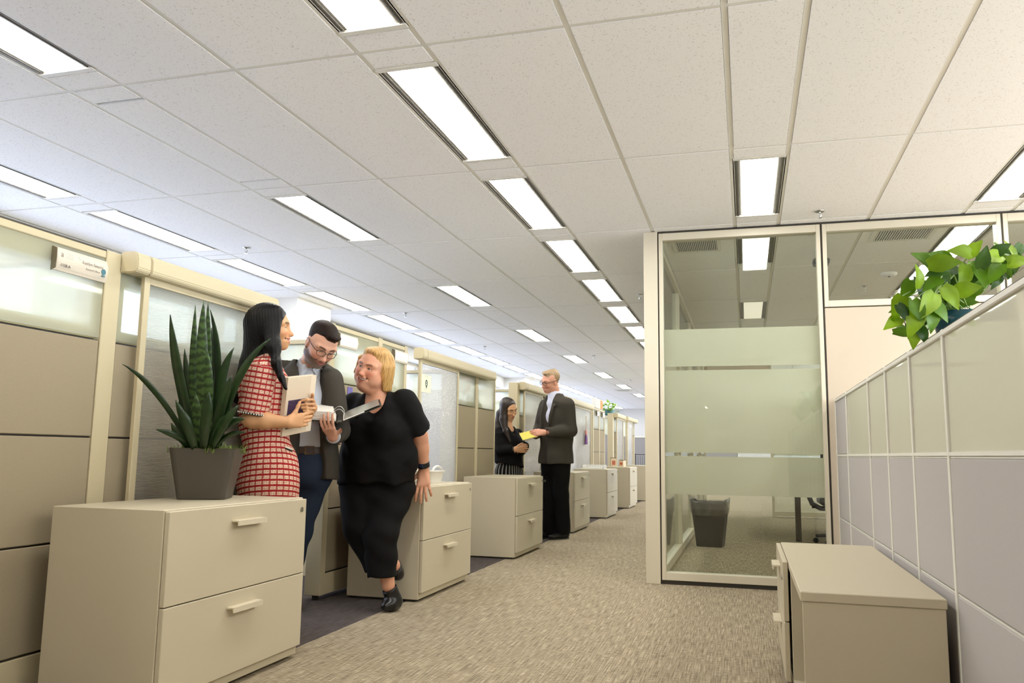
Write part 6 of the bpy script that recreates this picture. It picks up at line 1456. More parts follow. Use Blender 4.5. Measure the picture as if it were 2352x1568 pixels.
for k in range(420):
    c = Vector((rg.uniform(-0.125, 0.125), rg.uniform(-0.125, 0.125), 0.198)); a = rg.uniform(0, 6.28); l = rg.uniform(0.025, 0.065); t = rg.uniform(0.2, 1.0); d = Vector((math.cos(a) * t, math.sin(a) * t, 1)).normalized(); s_ = d.cross(Vector((0, 0, 1))).normalized() * 0.0012
    m1 = c + d * l * 0.6; e = m1 + (d + Vector((math.cos(a), math.sin(a), -0.3)) * 0.6).normalized() * l * 0.5
    v = [bm.verts.new(q) for q in (c - s_, c + s_, m1 + s_, m1 - s_, e)]; bm.faces.new(v[:4]); bm.faces.new((v[3], v[2], v[4]))
gr = obj('moss', bm, M_GRASS, pl); gr['kind'] = 'stuff'

# ------------------------------------------------------------------ pothos behind the low partition
def heart_leaf(L_=1.0):
    bm = bmesh.new(); prof = [(0.0, 0.0), (0.05, 0.17), (0.16, 0.28), (0.32, 0.31), (0.5, 0.27), (0.68, 0.19), (0.84, 0.10), (0.94, 0.05), (1.0, 0.004)]; top = []
    for i, (t, w) in enumerate(prof):
        z = 0.10 * math.sin(t * 2.6) - 0.20 * t * t; back = -0.10 if i in (1,) else 0
        row = []
        for u in (-1, -0.5, 0, 0.5, 1): row.append(bm.verts.new((t + back * abs(u) , u * w, z + 0.22 * (abs(u) * w) ** 1.2 + (0.012 * math.sin(t * 14) if abs(u) == 1 else 0))))
        top.append(row)
    for r0, r1 in zip(top, top[1:]):
        for k in range(4): bm.faces.new((r0[k], r1[k], r1[k + 1], r0[k + 1]))
    bmesh.ops.solidify(bm, geom=bm.faces[:], thickness=0.008)
    return finish(bm, smooth=True)
def pothos_mat(name, a_, b_):
    m = mat(name, a_, 0.35, 0.5, noise=(14, 0.22)); nt = m.node_tree; p = nt.nodes['Principled BSDF']
    out = nt.nodes['Material Output']; tl = nt.nodes.new('ShaderNodeBsdfTranslucent'); tl.inputs[0].default_value = lin(b_); mx = nt.nodes.new('ShaderNodeMixShader'); mx.inputs[0].default_value = 0.3
    nt.links.new(p.outputs[0], mx.inputs[1]); nt.links.new(tl.outputs[0], mx.inputs[2]); nt.links.new(mx.outputs[0], out.inputs[0]); return m
HL = []
for nm, a_, b_ in (('pothos_lime', (150, 182, 40), (170, 200, 50)), ('pothos_green', (104, 148, 32), (130, 170, 40)), ('pothos_dark', (62, 100, 30), (80, 120, 36))):
    me = heart_leaf(); me.materials.append(pothos_mat(nm, a_, b_)); HL.append(me)
def leaf_at(parent, c, tip, nrm, L_, kind, base):
    t = Vector(tip).normalized(); n_ = Vector(nrm); n_ = (n_ - t * n_.dot(t)).normalized(); s_ = n_.cross(t)
    o = bpy.data.objects.new('leaf', HL[kind]); COL.objects.link(o); o.parent = parent
    o.matrix_local = Matrix.Translation(-Vector(base)) @ mtx(Vector(c) - t * L_ * 0.5, t, s_, n_) @ Matrix.Scale(L_, 4); return o
PB = Vector((0.7522, 3.262, 1.4921)); PB.z = RH - 0.019
pp = empty('trailing_pothos', PB, 0, 'bright green trailing pothos in a teal pot behind the low partition', 'plant')
bm = bmesh.new(); rr = bm_lathe(bm, [(0.05, 0.0), (0.065, 0.008), (0.082, 0.10), (0.086, 0.14), (0.081, 0.14), (0.076, 0.11)], 28); bm.faces.new(rr[0][::-1]); bm.faces.new(rr[-1])
obj('pot', bm, mat('teal_glaze', (36, 74, 88), 0.2), pp, smooth=True)['label'] = 'glossy teal pot'
POTHOS = [  # leaf centre, tip direction, face direction, length, shade
 ((0.5087, 3.0132, 1.4283), (-0.3493, -0.2255, -0.9095), (0.2726, -0.8412, 0.4671), 0.098, 0),
 ((0.4905, 3.0164, 1.3781), (-0.7537, -0.3957, -0.5248), (0.2542, -0.8938, 0.3694), 0.0772, 0),
 ((0.5543, 3.0085, 1.375), (-0.305, -0.2101, -0.9289), (0.2552, -0.8879, 0.3827), 0.1099, 0),
 ((0.567, 3.0747, 1.3392), (-0.1188, -0.1494, -0.9816), (-0.026, -0.966, 0.2574), 0.0921, 0),
 ((0.5993, 3.0043, 1.4325), (-0.4882, -0.2768, -0.8277), (0.4383, -0.8068, 0.3962), 0.1099, 0),
 ((0.5696, 2.9774, 1.5303), (0.0078, -0.3833, 0.9236), (0.5088, -0.7277, 0.46), 0.0861, 0),
 ((0.6068, 3.0365, 1.5962), (-0.713, -0.5244, 0.4654), (0.3457, -0.9126, 0.2183), 0.1099, 1),
 ((0.6605, 2.9946, 1.5746), (0.9934, 0.0132, 0.1141), (0.287, -0.9409, 0.1796), 0.1099, 0),
 ((0.7121, 3.0198, 1.6171), (-0.8548, -0.5114, 0.0879), (0.0761, -0.9839, 0.1618), 0.0891, 0),
 ((0.766, 3.0585, 1.6357), (0.6588, -0.1701, 0.7328), (0.2007, -0.8733, 0.444), 0.0772, 0),
 ((0.8211, 3.0838, 1.6052), (-0.857, -0.4694, -0.2127), (0.3461, -0.8742, 0.3406), 0.0921, 0),
 ((0.8602, 3.1037, 1.6386), (0.8438, -0.0884, 0.5294), (0.2297, -0.9371, 0.2628), 0.0742, 2),
 ((0.9012, 3.1473, 1.6377), (-0.3073, -0.4605, 0.8328), (0.5269, -0.7353, 0.4264), 0.0921, 0),
 ((0.9153, 3.1294, 1.5988), (0.9837, 0.0011, 0.18), (0.1285, -0.9619, 0.2412), 0.0861, 0),
 ((0.6835, 3.0428, 1.4634), (0.5409, 0.0193, -0.8409), (-0.0347, -0.9145, 0.403), 0.095, 0),
 ((0.741, 3.0652, 1.4956), (0.9607, -0.0192, 0.2769), (0.4824, -0.8242, 0.2965), 0.098, 0),
 ((0.7378, 3.11, 1.5446), (-0.1978, -0.1744, -0.9646), (0.5061, -0.8487, 0.1538), 0.1039, 0),
 ((0.6357, 3.0091, 1.552), (-0.8188, -0.4357, -0.3739), (0.513, -0.7959, 0.3215), 0.0891, 2),
 ((0.5479, 3.0645, 1.4974), (-0.4206, -0.2513, -0.8718), (0.1905, -0.9645, 0.1832), 0.0891, 1),
 ((0.5853, 3.0412, 1.5034), (0.2053, -0.0574, -0.977), (0.4484, -0.8559, 0.2577), 0.0772, 2),
 ((0.6151, 2.9982, 1.5056), (-0.7537, -0.3957, -0.5248), (0.1291, -0.8715, 0.4731), 0.0832, 1),
 ((0.6694, 3.0727, 1.5368), (0.5126, 0.0137, -0.8585), (-0.0105, -0.9711, 0.2384), 0.0802, 2),
 ((0.5707, 3.0001, 1.4119), (0.3635, -0.0186, -0.9314), (-0.0405, -0.9108, 0.4108), 0.0861, 1),
 ((0.6139, 3.024, 1.3815), (-0.0384, -0.125, -0.9914), (0.2947, -0.8991, 0.3236), 0.0832, 1),
 ((0.6433, 3.029, 1.4143), (0.6481, 0.0385, -0.7605), (0.4259, -0.8808, 0.2069), 0.0891, 1),
 ((0.7942, 3.0955, 1.5512), (0.2053, -0.0574, -0.977), (-0.0096, -0.9541, 0.2993), 0.095, 1),
 ((0.8245, 3.0642, 1.546), (-0.5515, -0.302, -0.7776), (0.0898, -0.8771, 0.4719), 0.0891, 1),
 ((0.8771, 3.1299, 1.5824), (0.5126, 0.0137, -0.8585), (0.1125, -0.8854, 0.451), 0.0861, 1),
 ((0.5228, 2.9974, 1.4071), (0.5126, 0.0137, -0.8585), (0.1707, -0.8785, 0.4461), 0.0742, 2),
 ((0.5932, 3.0677, 1.3406), (0.3635, -0.0186, -0.9314), (-0.0135, -0.8851, 0.4652), 0.0683, 2),
 ((0.7903, 3.0467, 1.6011), (0.2509, -0.3127, 0.9161), (0.0844, -0.9047, 0.4176), 0.0802, 2),
 ((0.6507, 3.0176, 1.6017), (-0.8029, -0.5243, 0.2835), (0.1159, -0.9767, 0.1807), 0.0891, 1),
 ((0.6075, 3.323, 1.4241), (-0.7217, -0.0669, -0.689), (0.1674, -0.8341, 0.5256), 0.0787, 1),
 ((0.9751, 3.479, 1.7015), (-0.7605, -0.4236, -0.4921), (-0.2814, -0.5736, 0.7692), 0.0867, 1),
 ((0.8281, 3.2097, 1.5841), (-0.1443, 0.36, -0.9217), (-0.3516, -0.7249, 0.5924), 0.0714, 2),
 ((0.6606, 3.2485, 1.4188), (0.2127, 0.372, -0.9035), (0.4696, -0.2784, 0.8378), 0.0706, 1),
 ((0.6527, 3.1677, 1.3987), (-0.8107, -0.0325, -0.5846), (0.0038, -0.4361, 0.8999), 0.0689, 2),
 ((0.7656, 3.2252, 1.4736), (-0.9244, -0.238, -0.2981), (-0.0233, -0.8058, 0.5917), 0.0799, 1),
 ((0.8071, 3.2962, 1.5099), (-0.1218, 0.1888, -0.9744), (-0.3992, -0.7435, 0.5365), 0.0657, 1),
 ((0.8461, 3.2114, 1.6024), (0.9809, 0.1943, 0.0005), (0.4969, -0.6891, 0.5275), 0.0867, 1),
 ((0.9217, 3.4134, 1.5942), (-0.3447, -0.302, -0.8888), (0.6508, -0.401, 0.6447), 0.0884, 2),
 ((0.8175, 3.359, 1.5553), (-0.3328, -0.0936, -0.9384), (-0.3427, -0.766, 0.5438), 0.0948, 2),
 ((0.886, 3.3679, 1.627), (0.6321, 0.2746, -0.7246), (0.6112, -0.213, 0.7622), 0.0871, 1),
 ((0.7287, 3.4396, 1.5843), (-0.9973, -0.0513, -0.0518), (0.5537, -0.5793, 0.5982), 0.0787, 1),
 ((0.7253, 3.3125, 1.5639), (0.3612, 0.0025, -0.9325), (0.0269, -0.8514, 0.5239), 0.0791, 1),
 ((0.6999, 3.2928, 1.4703), (-0.6989, -0.3822, -0.6046), (0.6556, -0.5717, 0.4934), 0.0755, 2),
 ((0.6795, 3.4125, 1.5484), (-0.5114, 0.2456, -0.8235), (-0.265, -0.8532, 0.4492), 0.0894, 1),
 ((0.7534, 3.2905, 1.5592), (-0.7229, -0.2594, -0.6405), (0.1446, -0.5881, 0.7958), 0.0899, 2),
 ((0.7079, 3.3495, 1.4524), (-0.5794, -0.2358, -0.7802), (-0.1865, -0.6643, 0.7239), 0.0839, 1),
 ((0.8624, 3.4184, 1.6135), (-0.8347, -0.0424, -0.5491), (0.5453, -0.6305, 0.5523), 0.0945, 1),
 ((0.7778, 3.4172, 1.5304), (0.497, -0.1008, -0.8619), (0.4333, -0.3985, 0.8084), 0.0784, 1),
 ((0.8351, 3.2044, 1.5482), (0.0424, 0.2945, -0.9547), (0.5572, -0.5276, 0.6412), 0.0933, 1),
 ((0.705, 3.1956, 1.4538), (0.9521, -0.034, -0.3039), (0.4792, -0.3229, 0.8161), 0.0777, 1),
 ((0.7462, 3.4067, 1.5185), (0.9247, -0.0384, -0.3788), (0.148, -0.7507, 0.6438), 0.0698, 1),
 ((0.6829, 3.4551, 1.424), (0.9765, 0.2079, -0.0571), (0.5727, -0.4018, 0.7146), 0.0921, 1),
 ((0.7192, 3.3192, 1.5702), (-0.1326, -0.1416, -0.981), (0.0728, -0.3907, 0.9176), 0.089, 1),
 ((0.7637, 3.3672, 1.6044), (0.16, -0.155, -0.9749), (0.1921, -0.8368, 0.5127), 0.0919, 2),
 ((0.9361, 3.2364, 1.6293), (0.897, 0.4245, -0.1232), (0.1954, -0.5569, 0.8073), 0.0864, 1),
 ((0.7752, 3.2755, 1.497), (0.1476, 0.2139, -0.9657), (0.5984, -0.6221, 0.5048), 0.0699, 1),
 ((0.9559, 3.2745, 1.6388), (0.2152, 0.1203, -0.9691), (0.1998, -0.7194, 0.6652), 0.0642, 1),
 ((0.7919, 3.3441, 1.5679), (0.7773, 0.2577, -0.5739), (0.4277, -0.2959, 0.8541), 0.0804, 2),
 ((0.9394, 3.2867, 1.6135), (-0.2955, 0.0036, -0.9553), (0.0186, -0.8457, 0.5333), 0.093, 2),
 ((0.7578, 3.1765, 1.5754), (-0.2937, 0.1722, -0.9403), (0.4572, -0.7298, 0.5083), 0.0645, 1),
 ((0.6522, 3.262, 1.4345), (-0.4895, -0.1576, -0.8576), (-0.2917, -0.7983, 0.527), 0.0672, 2),
 ((0.8356, 3.1999, 1.5543), (0.9137, 0.1652, -0.3713), (0.6006, -0.5298, 0.5989), 0.0804, 1),
 ((0.8178, 3.4436, 1.5276), (0.2684, 0.3468, -0.8987), (0.5054, -0.6595, 0.5564), 0.0919, 2),
 ((0.8448, 3.4262, 1.5416), (-0.8347, 0.0091, -0.5506), (-0.2572, -0.8381, 0.4811), 0.0675, 1),
 ((0.6724, 3.2724, 1.5396), (0.861, 0.0603, -0.505), (-0.3675, -0.6811, 0.6333), 0.085, 1),
 ((0.6224, 3.3898, 1.4383), (-0.45, 0.0471, -0.8918), (0.4716, -0.6191, 0.6279), 0.0742, 1),
 ((0.9335, 3.4316, 1.6487), (-0.918, -0.3821, -0.1058), (0.6772, -0.4114, 0.6101), 0.0693, 1),
 ((0.6758, 3.4376, 1.4288), (0.8737, 0.4862, 0.0146), (-0.2743, -0.8468, 0.4557), 0.078, 1),
 ((0.7005, 3.2885, 1.5002), (0.0548, 0.0314, -0.998), (-0.387, -0.773, 0.5027), 0.0901, 1),
 ((0.7694, 3.4435, 1.5655), (-0.367, -0.1024, -0.9246), (-0.2848, -0.8138, 0.5065), 0.0736, 1),
 ((0.9213, 3.3938, 1.6159), (0.8565, 0.32, -0.4051), (0.3319, -0.629, 0.703), 0.0945, 2),
 ((0.6644, 3.1951, 1.5262), (0.7015, -0.0486, -0.711), (-0.3826, -0.6474, 0.6591), 0.0804, 2),
 ((0.9137, 3.4206, 1.6048), (-0.3606, 0.2783, -0.8902), (-0.0667, -0.7116, 0.6994), 0.0637, 2),
 ((0.9713, 3.3017, 1.6277), (-0.7986, -0.5663, -0.2038), (-0.2011, -0.5854, 0.7854), 0.0762, 1),
 ((0.8052, 3.3697, 1.5786), (0.9959, 0.0896, -0.0123), (0.5166, -0.6964, 0.4982), 0.0641, 1),
 ((0.8477, 3.2035, 1.6094), (-0.3553, 0.197, -0.9138), (-0.1107, -0.4904, 0.8644), 0.0713, 2),
 ((0.8068, 3.3505, 1.5632), (0.9875, -0.0859, -0.1321), (0.3898, -0.72, 0.5742), 0.0657, 1),
 ((0.7608, 3.4681, 1.4744), (-0.2667, -0.2448, -0.9322), (0.2553, -0.6986, 0.6684), 0.0769, 2),
 ((0.7363, 3.2779, 1.5135), (0.2398, 0.3037, -0.9221), (0.4101, -0.6202, 0.6687), 0.0723, 2),
 ((0.5815, 3.327, 1.4092), (0.2294, 0.2147, -0.9494), (0.416, -0.2901, 0.8618), 0.0733, 2),
 ((0.5608, 3.1641, 1.3567), (0.9809, -0.0246, -0.1932), (0.0695, -0.6952, 0.7155), 0.0942, 1),
 ((0.6067, 3.3999, 1.5192), (0.7143, 0.4811, -0.5083), (0.7216, -0.2449, 0.6475), 0.0857, 1),
 ((0.7997, 3.1975, 1.5586), (-0.7651, -0.2052, -0.6104), (-0.3568, -0.6986, 0.6203), 0.0845, 2),
 ((0.8132, 3.2944, 1.5488), (0.5474, 0.0487, -0.8355), (0.5914, -0.2655, 0.7615), 0.0725, 1),
 ((0.6855, 3.3809, 1.5526), (0.9286, 0.1693, -0.3303), (-0.0903, -0.6085, 0.7884), 0.085, 1),
 ((0.8177, 3.2635, 1.5376), (-0.657, -0.4837, -0.5783), (0.6568, -0.5702, 0.4934), 0.0646, 1),
 ((0.5444, 3.1364, 1.4457), (-0.9895, -0.1222, -0.077), (-0.0866, -0.8162, 0.5712), 0.0922, 1),
 ((0.8001, 3.3253, 1.5421), (-0.4317, 0.1607, -0.8876), (-0.0041, -0.8075, 0.5898), 0.0899, 1),
 ((0.9397, 3.4545, 1.6573), (0.844, 0.0733, -0.5312), (0.133, -0.7864, 0.6032), 0.0757, 1),
 ((0.711, 3.2638, 1.4787), (0.98, 0.1967, -0.0313), (0.5049, -0.6895, 0.5192), 0.0769, 2),
 ((0.8184, 3.3448, 1.5761), (-0.5244, -0.0318, -0.8508), (0.3031, -0.7574, 0.5784), 0.078, 1),
 ((0.5743, 3.1559, 1.4589), (0.4227, 0.3317, -0.8434), (0.4933, -0.629, 0.6009), 0.0723, 1),
 ((0.682, 3.4284, 1.4634), (-0.5365, 0.0439, -0.8428), (0.1068, -0.7385, 0.6658), 0.0919, 2),
 ((0.7395, 3.2698, 1.4773), (-0.5786, -0.0286, -0.8151), (0.6692, -0.5635, 0.4843), 0.0712, 2),
 ((0.931, 3.3727, 1.6917), (0.54, 0.0121, -0.8416), (0.5136, -0.4666, 0.7201), 0.0757, 1),
 ((0.948, 3.4347, 1.6494), (-0.7093, -0.4418, -0.5494), (-0.2866, -0.4555, 0.8428), 0.0797, 1),
 ((0.8306, 3.4326, 1.5216), (0.3384, 0.4717, -0.8143), (0.2746, -0.7595, 0.5897), 0.066, 1),
 ((0.6535, 3.1536, 1.5188), (-0.5019, -0.1871, -0.8444), (-0.2757, -0.8205, 0.5008), 0.0767, 1),
 ((0.7711, 3.3192, 1.486), (-0.5032, 0.0358, -0.8634), (0.5904, -0.3977, 0.7023), 0.0677, 2),
 ((0.826, 3.4597, 1.551), (0.5627, 0.2841, -0.7763), (0.5986, -0.5506, 0.5818), 0.0904, 2),
 ((0.9359, 3.4024, 1.6071), (0.9663, 0.2243, -0.1262), (0.4729, -0.6758, 0.5654), 0.0767, 2),
 ((0.9726, 3.401, 1.6808), (-0.79, -0.3382, -0.5114), (-0.1182, -0.6779, 0.7255), 0.0801, 2),
 ((0.9493, 3.2443, 1.66), (-0.5163, -0.1885, -0.8354), (0.5505, -0.3213, 0.7706), 0.0653, 2),
 ((0.5614, 3.2238, 1.4322), (0.7116, 0.4477, -0.5414), (-0.0138, -0.7559, 0.6545), 0.0823, 2),
 ((0.8055, 3.2615, 1.5933), (-0.8523, 0.0156, -0.5228), (0.5347, -0.4201, 0.7333), 0.0807, 2),
 ((0.9726, 3.4962, 1.6735), (-0.2649, -0.1079, -0.9582), (0.5383, -0.2621, 0.801), 0.0906, 2),
 ((0.5775, 3.2578, 1.3754), (0.7838, 0.2331, -0.5757), (0.1745, -0.553, 0.8147), 0.0947, 1),
 ((0.945, 3.3482, 1.6133), (0.8708, 0.4182, -0.2583), (0.1184, -0.8248, 0.5529), 0.0765, 2),
 ((0.603, 3.192, 1.3643), (0.8223, 0.09, -0.5618), (0.3606, -0.6225, 0.6946), 0.065, 1),
 ((0.5801, 3.3821, 1.4097), (0.7529, 0.5197, -0.4039), (-0.1062, -0.8056, 0.5829), 0.0664, 2),
 ((0.8688, 3.3485, 1.651), (0.674, 0.2352, -0.7003), (-0.5376, -0.559, 0.6313), 0.0694, 1),
 ((0.8951, 3.3215, 1.6245), (-0.9446, -0.299, -0.1352), (0.671, -0.5784, 0.4639), 0.0733, 2),
 ((0.6087, 3.3496, 1.475), (-0.1356, 0.1506, -0.9793), (0.4271, -0.3291, 0.8422), 0.0758, 2),
 ((0.8819, 3.3336, 1.5794), (-0.7827, -0.4721, -0.4056), (0.4815, -0.5428, 0.6881), 0.0726, 1),
 ((0.7846, 3.4039, 1.6218), (0.9078, 0.4194, 0.0084), (0.3399, -0.5043, 0.7938), 0.0752, 2),
 ((0.9393, 3.2397, 1.6143), (0.0965, 0.3343, -0.9375), (-0.106, -0.4983, 0.8605), 0.0731, 2),
 ((0.8309, 3.4349, 1.5535), (-0.5549, 0.1965, -0.8084), (-0.4484, -0.5146, 0.7309), 0.0848, 1),
 ((0.647, 3.3239, 1.4795), (0.7416, 0.515, -0.4299), (-0.3233, -0.5542, 0.767), 0.0673, 2),
 ((0.9335, 3.4776, 1.6664), (0.7347, 0.4857, -0.4737), (-0.354, -0.549, 0.7571), 0.0852, 2),
 ((0.7008, 3.2788, 1.508), (-0.8942, -0.4393, -0.0857), (0.7114, -0.4962, 0.4977), 0.0842, 1),
 ((0.6738, 3.2804, 1.5266), (-0.5416, -0.1313, -0.8303), (-0.2964, -0.6542, 0.6958), 0.0726, 1),
 ((0.8602, 3.4526, 1.6454), (0.7188, 0.2117, -0.6622), (-0.0431, -0.7232, 0.6893), 0.0678, 1),
 ((1.0215, 3.4731, 1.6857), (0.5327, 0.4239, -0.7325), (0.699, -0.4538, 0.5527), 0.0696, 1),
 ((0.6128, 3.2433, 1.4422), (-0.3249, 0.2762, -0.9045), (0.6528, -0.3126, 0.69), 0.0913, 2),
]
rg = random.Random(11)
for c, tip, nrm, l, k in POTHOS: leaf_at(pp, c, tip, nrm, l, k, PB)
bm = bmesh.new()
for c, tip, nrm, l, k in POTHOS[:32:2]:
    e = Vector(c) - Vector(tip) * l * 0.5 - PB; s_ = Vector((rg.uniform(-0.05, 0.05), rg.uniform(-0.05, 0.05), 0.15)); bm_tube(bm, [s_, s_.lerp(e, 0.5) + Vector((0, 0, 0.08)), e], 0.0025, 5)
obj('stems', bm, mat('stem_green', (120, 150, 60), 0.5), pp)

# far plant and things on top of the far partitions
fb = Vector((-2.80, 17.25, PH + 0.0)); fp = empty('leafy_plant', fb, 0, 'small bushy green plant on top of the far partitions', 'plant')
bm = bmesh.new(); rr = bm_lathe(bm, [(0.10, 0), (0.14, 0.02), (0.15, 0.12), (0.14, 0.12)], 18); bm.faces.new(rr[0][::-1]); bm.faces.new(rr[-1]); obj('pot', bm, mat('blue_green_pot', (70, 116, 112), 0.4), fp)
bm = bmesh.new()
for i in range(170):
    a, r_, z = rg.uniform(0, 6.28), rg.uniform(0, 0.26), rg.uniform(0.08, 0.28); c = Vector((r_ * math.cos(a), r_ * 1.6 * math.sin(a), z * (1 - r_))); d = Vector((math.cos(a), math.sin(a), rg.uniform(-0.4, 0.8))).normalized(); s_ = d.cross(Vector((rg.uniform(-1, 1), 0, 1))).normalized(); l = rg.uniform(0.06, 0.1)
    bm.faces.new([bm.verts.new(q) for q in (c, c + d * l * 0.5 + s_ * l * 0.3, c + d * l, c + d * l * 0.5 - s_ * l * 0.3)])
o = obj('foliage', bm, pothos_mat('far_leaf', (120, 160, 50), (140, 180, 60)), fp); o['kind'] = 'stuff'
sh = box('plant_shelf', M_POST, None, -3.15, -2.55, 16.5, 17.8, PH - 0.03, PH - 0.003); bpy.data.objects.remove(sh)
r = empty('picture_box', (-2.61, 14.9, PH), 0, 'white and orange picture box standing on a far partition', 'picture')
box('frame', M_PAPER, r, -2.655, -2.57, 14.55, 15.25, PH + 0.002, PH + 0.185, 0.004); box('print', mat('orange_print', (204, 140, 70), 0.6), r, -2.571, -2.569, 14.95, 15.24, PH + 0.01, PH + 0.17); box('print', mat('pale_print', (230, 222, 196), 0.6), r, -2.571, -2.5685, 14.58, 14.93, PH + 0.01, PH + 0.17)
# hanging tag, note card
r = empty('hanging_tag', (-2.49, 13.15, 1.25), 0, 'purple tag hanging on a far sliding door', 'tag')
bm = bmesh.new(); bm_tube(bm, [(0, 0, 0.28), (0, -0.03, 0.05), (0, 0, 0.0)], 0.008, 5); obj('ribbon', bm, mat('pale_ribbon', (226, 208, 190), 0.7), r)
bm = bmesh.new(); bm_prism(bm, [(-0.02, 0.0), (0.06, -0.06), (0.10, -0.17), (-0.07, -0.17), (-0.05, -0.06)], 0, -0.010, 0.006); obj('tag_body', bm, mat('purple_felt', (104, 52, 120), 0.8), r)
bm = bmesh.new(); bm_prism(bm, [(-0.05, 0.05), (0.05, 0.05), (0.06, -0.02), (-0.04, -0.02)], 0, -0.008, 0.004); obj('tag_top', bm, mat('pink_felt', (206, 120, 110), 0.8), r)
r = empty('note_card', (PX, 5.0, 1.30), 0, 'small purple note card pinned to the partition behind the blonde woman', 'card')
box('card', mat('purple_card', (112, 104, 170), 0.7), r, PX + 0.0, PX + 0.003, 4.965, 5.035, 1.265, 1.345); box('pin', M_CHROME, r, PX + 0.003, PX + 0.006, 4.997, 5.003, 1.335, 1.341)

# things on the cabinets
M_WPL = mat('white_plastic', (232, 230, 224), 0.35)
r = empty('white_basket', (-2.22, 5.55, CT), 0, 'white plastic basket with a loop handle beside the blonde woman\'s hand', 'basket')
bm = bmesh.new(); rr = [[bm.verts.new((x * s_, y * s_, z)) for x, y, _ in rsq(0.11, 0, 0.035)] for s_, z in ((0.86, 0.0), (0.86, 0.004), (1.0, 0.075), (1.06, 0.078), (1.06, 0.084), (0.96, 0.084), (0.84, 0.008))]
for r0, r1 in zip(rr, rr[1:]):
    n = len(r0)
    for k in range(n): bm.faces.new((r0[k], r0[(k + 1) % n], r1[(k + 1) % n], r1[k]))
bm.faces.new(rr[0][::-1]); bm.faces.new(rr[-1]); obj('tub', bm, M_WPL, r, smooth=True)
bm = bmesh.new(); bm_tube(bm, [(0.09, -0.10 + 0.2 * k / 12, 0.07 + 0.045 * math.sin(math.pi * k / 12) ** 0.5) for k in range(13)], 0.009, 8); obj('handle', bm, M_WPL, r, smooth=True)
def tray(x, y, label):
    r = empty('paper_tray', (x, y, CT), 0, label, 'tray', 'white paper trays')
    box('base', M_WPL, r, x - 0.16, x + 0.16, y - 0.13, y + 0.13, CT + 0.001, CT + 0.006)
    for a, b_, c, d in ((-0.16, -0.152, -0.13, 0.13), (0.152, 0.16, -0.13, 0.13), (-0.152, 0.152, 0.122, 0.13)): box('side', M_WPL, r, x + a, x + b_, y + c, y + d, CT + 0.006, CT + 0.06)
    box('paper', M_PAPER, r, x - 0.14, x + 0.14, y - 0.11, y + 0.11, CT + 0.007, CT + 0.025)
tray(-2.2, 12.3, 'white paper tray on the cabinet past the tall man'); tray(-2.25, 9.95, 'white paper tray partly hidden behind the tall man')
def carton(x, y, h_, label, rot):
    r = empty('small_carton', (x, y, CT), rot, label, 'box', 'small cartons')
    lbox('body', mat('carton_cream', (226, 208, 178), 0.6), r, -0.05, 0.05, -0.04, 0.04, 0.001, h_, 0.002); lbox('lid', mat('carton_lid', (120, 96, 84), 0.6), r, -0.05, 0.05, -0.04, 0.04, h_, h_ + 0.012, 0.002)
    lbox('print', mat('carton_red', (196, 110, 88), 0.6), r, -0.03, 0.03, -0.0408, -0.0402, 0.03, h_ * 0.7)
carton(-2.33, 14.95, 0.15, 'small upright cream carton on a far cabinet', 0.3); carton(-2.18, 15.05, 0.11, 'low cream carton beside the upright carton', -0.5)
# wire rack and grey partition at the far end
r = empty('wire_rack', (-2.35, 20.3, 0), 0, 'black wire rack at the far end of the corridor', 'rack')
M_WIRE = mat('black_wire', (40, 40, 44), 0.5)
for x in (-2.65, -2.05): 
    for y in (20.1, 20.5):
        bm = bmesh.new(); bm_tube(bm, [(x + 2.35, y - 20.3, 0), (x + 2.35, y - 20.3, 0.95)], 0.010, 6); obj('post', bm, M_WIRE, r)
for z in (0.25, 0.62, 0.93):
    bm = bmesh.new()
    for y in (20.1, 20.5): bm_tube(bm, [(-0.3, y - 20.3, z), (0.3, y - 20.3, z)], 0.008, 5)
    for x in (-0.3, 0.3): bm_tube(bm, [(x, -0.2, z), (x, 0.2, z)], 0.008, 5)
    if z < 0.9:
        for k in range(12): bm_tube(bm, [(-0.28 + 0.05 * k, -0.2, z), (-0.28 + 0.05 * k, -0.2, z + 0.28)], 0.004, 4)
    obj('shelf', bm, M_WIRE, r)
r = empty('grey_partition', (-2.2, 22.2, 0), 0, 'grey fabric partition closing the far end of the corridor', 'partition')
M_GREYP = mat('mid_grey_fabric', (150, 148, 150), 0.9)
for k in range(4): box('fabric_tile', M_GREYP, r, -4.2 + 1.0 * k, -3.215 + 1.0 * k, 22.2, 22.27, 0.05, 1.38, 0.004); box('cap_rail', M_TEE, r, -4.2 + 1.0 * k, -3.215 + 1.0 * k, 22.19, 22.28, 1.38, 1.42)
for k in range(5): box('post', M_TEE, r, -4.215 + 1.0 * k, -4.2 + 1.0 * k, 22.19, 22.28, 0.0, 1.42)

# ------------------------------------------------------------------ inside the glass room
BC = Vector((-0.38, 8.88, 0.0)); r = empty('waste_bin', BC, math.radians(-8), 'black waste bin with a clear liner inside the glass room', 'bin')
bm = bmesh.new(); rr = [[bm.verts.new((x * sx, y * sy, z + zz * (abs(x) > 0.5))) for x, y, _ in rsq(1, 0, 0.2)] for sx, sy, z, zz in ((0.125, 0.09, 0.0, 0), (0.13, 0.095, 0.005, 0), (0.178, 0.125, 0.40, 0.0), (0.184, 0.130, 0.44, 0.0), (0.178, 0.124, 0.44, 0), (0.126, 0.09, 0.01, 0))]
for row in rr[2:5]:
    for v in row: v.co.z += 0.035 * (abs(v.co.x) / 0.18) ** 2 - 0.03 * (abs(v.co.y) / 0.13) ** 2 * (1 - (v.co.x / 0.18) ** 2)
for r0, r1 in zip(rr, rr[1:]):
    n = len(r0)
    for k in range(n): bm.faces.new((r0[k], r0[(k + 1) % n], r1[(k + 1) % n], r1[k]))
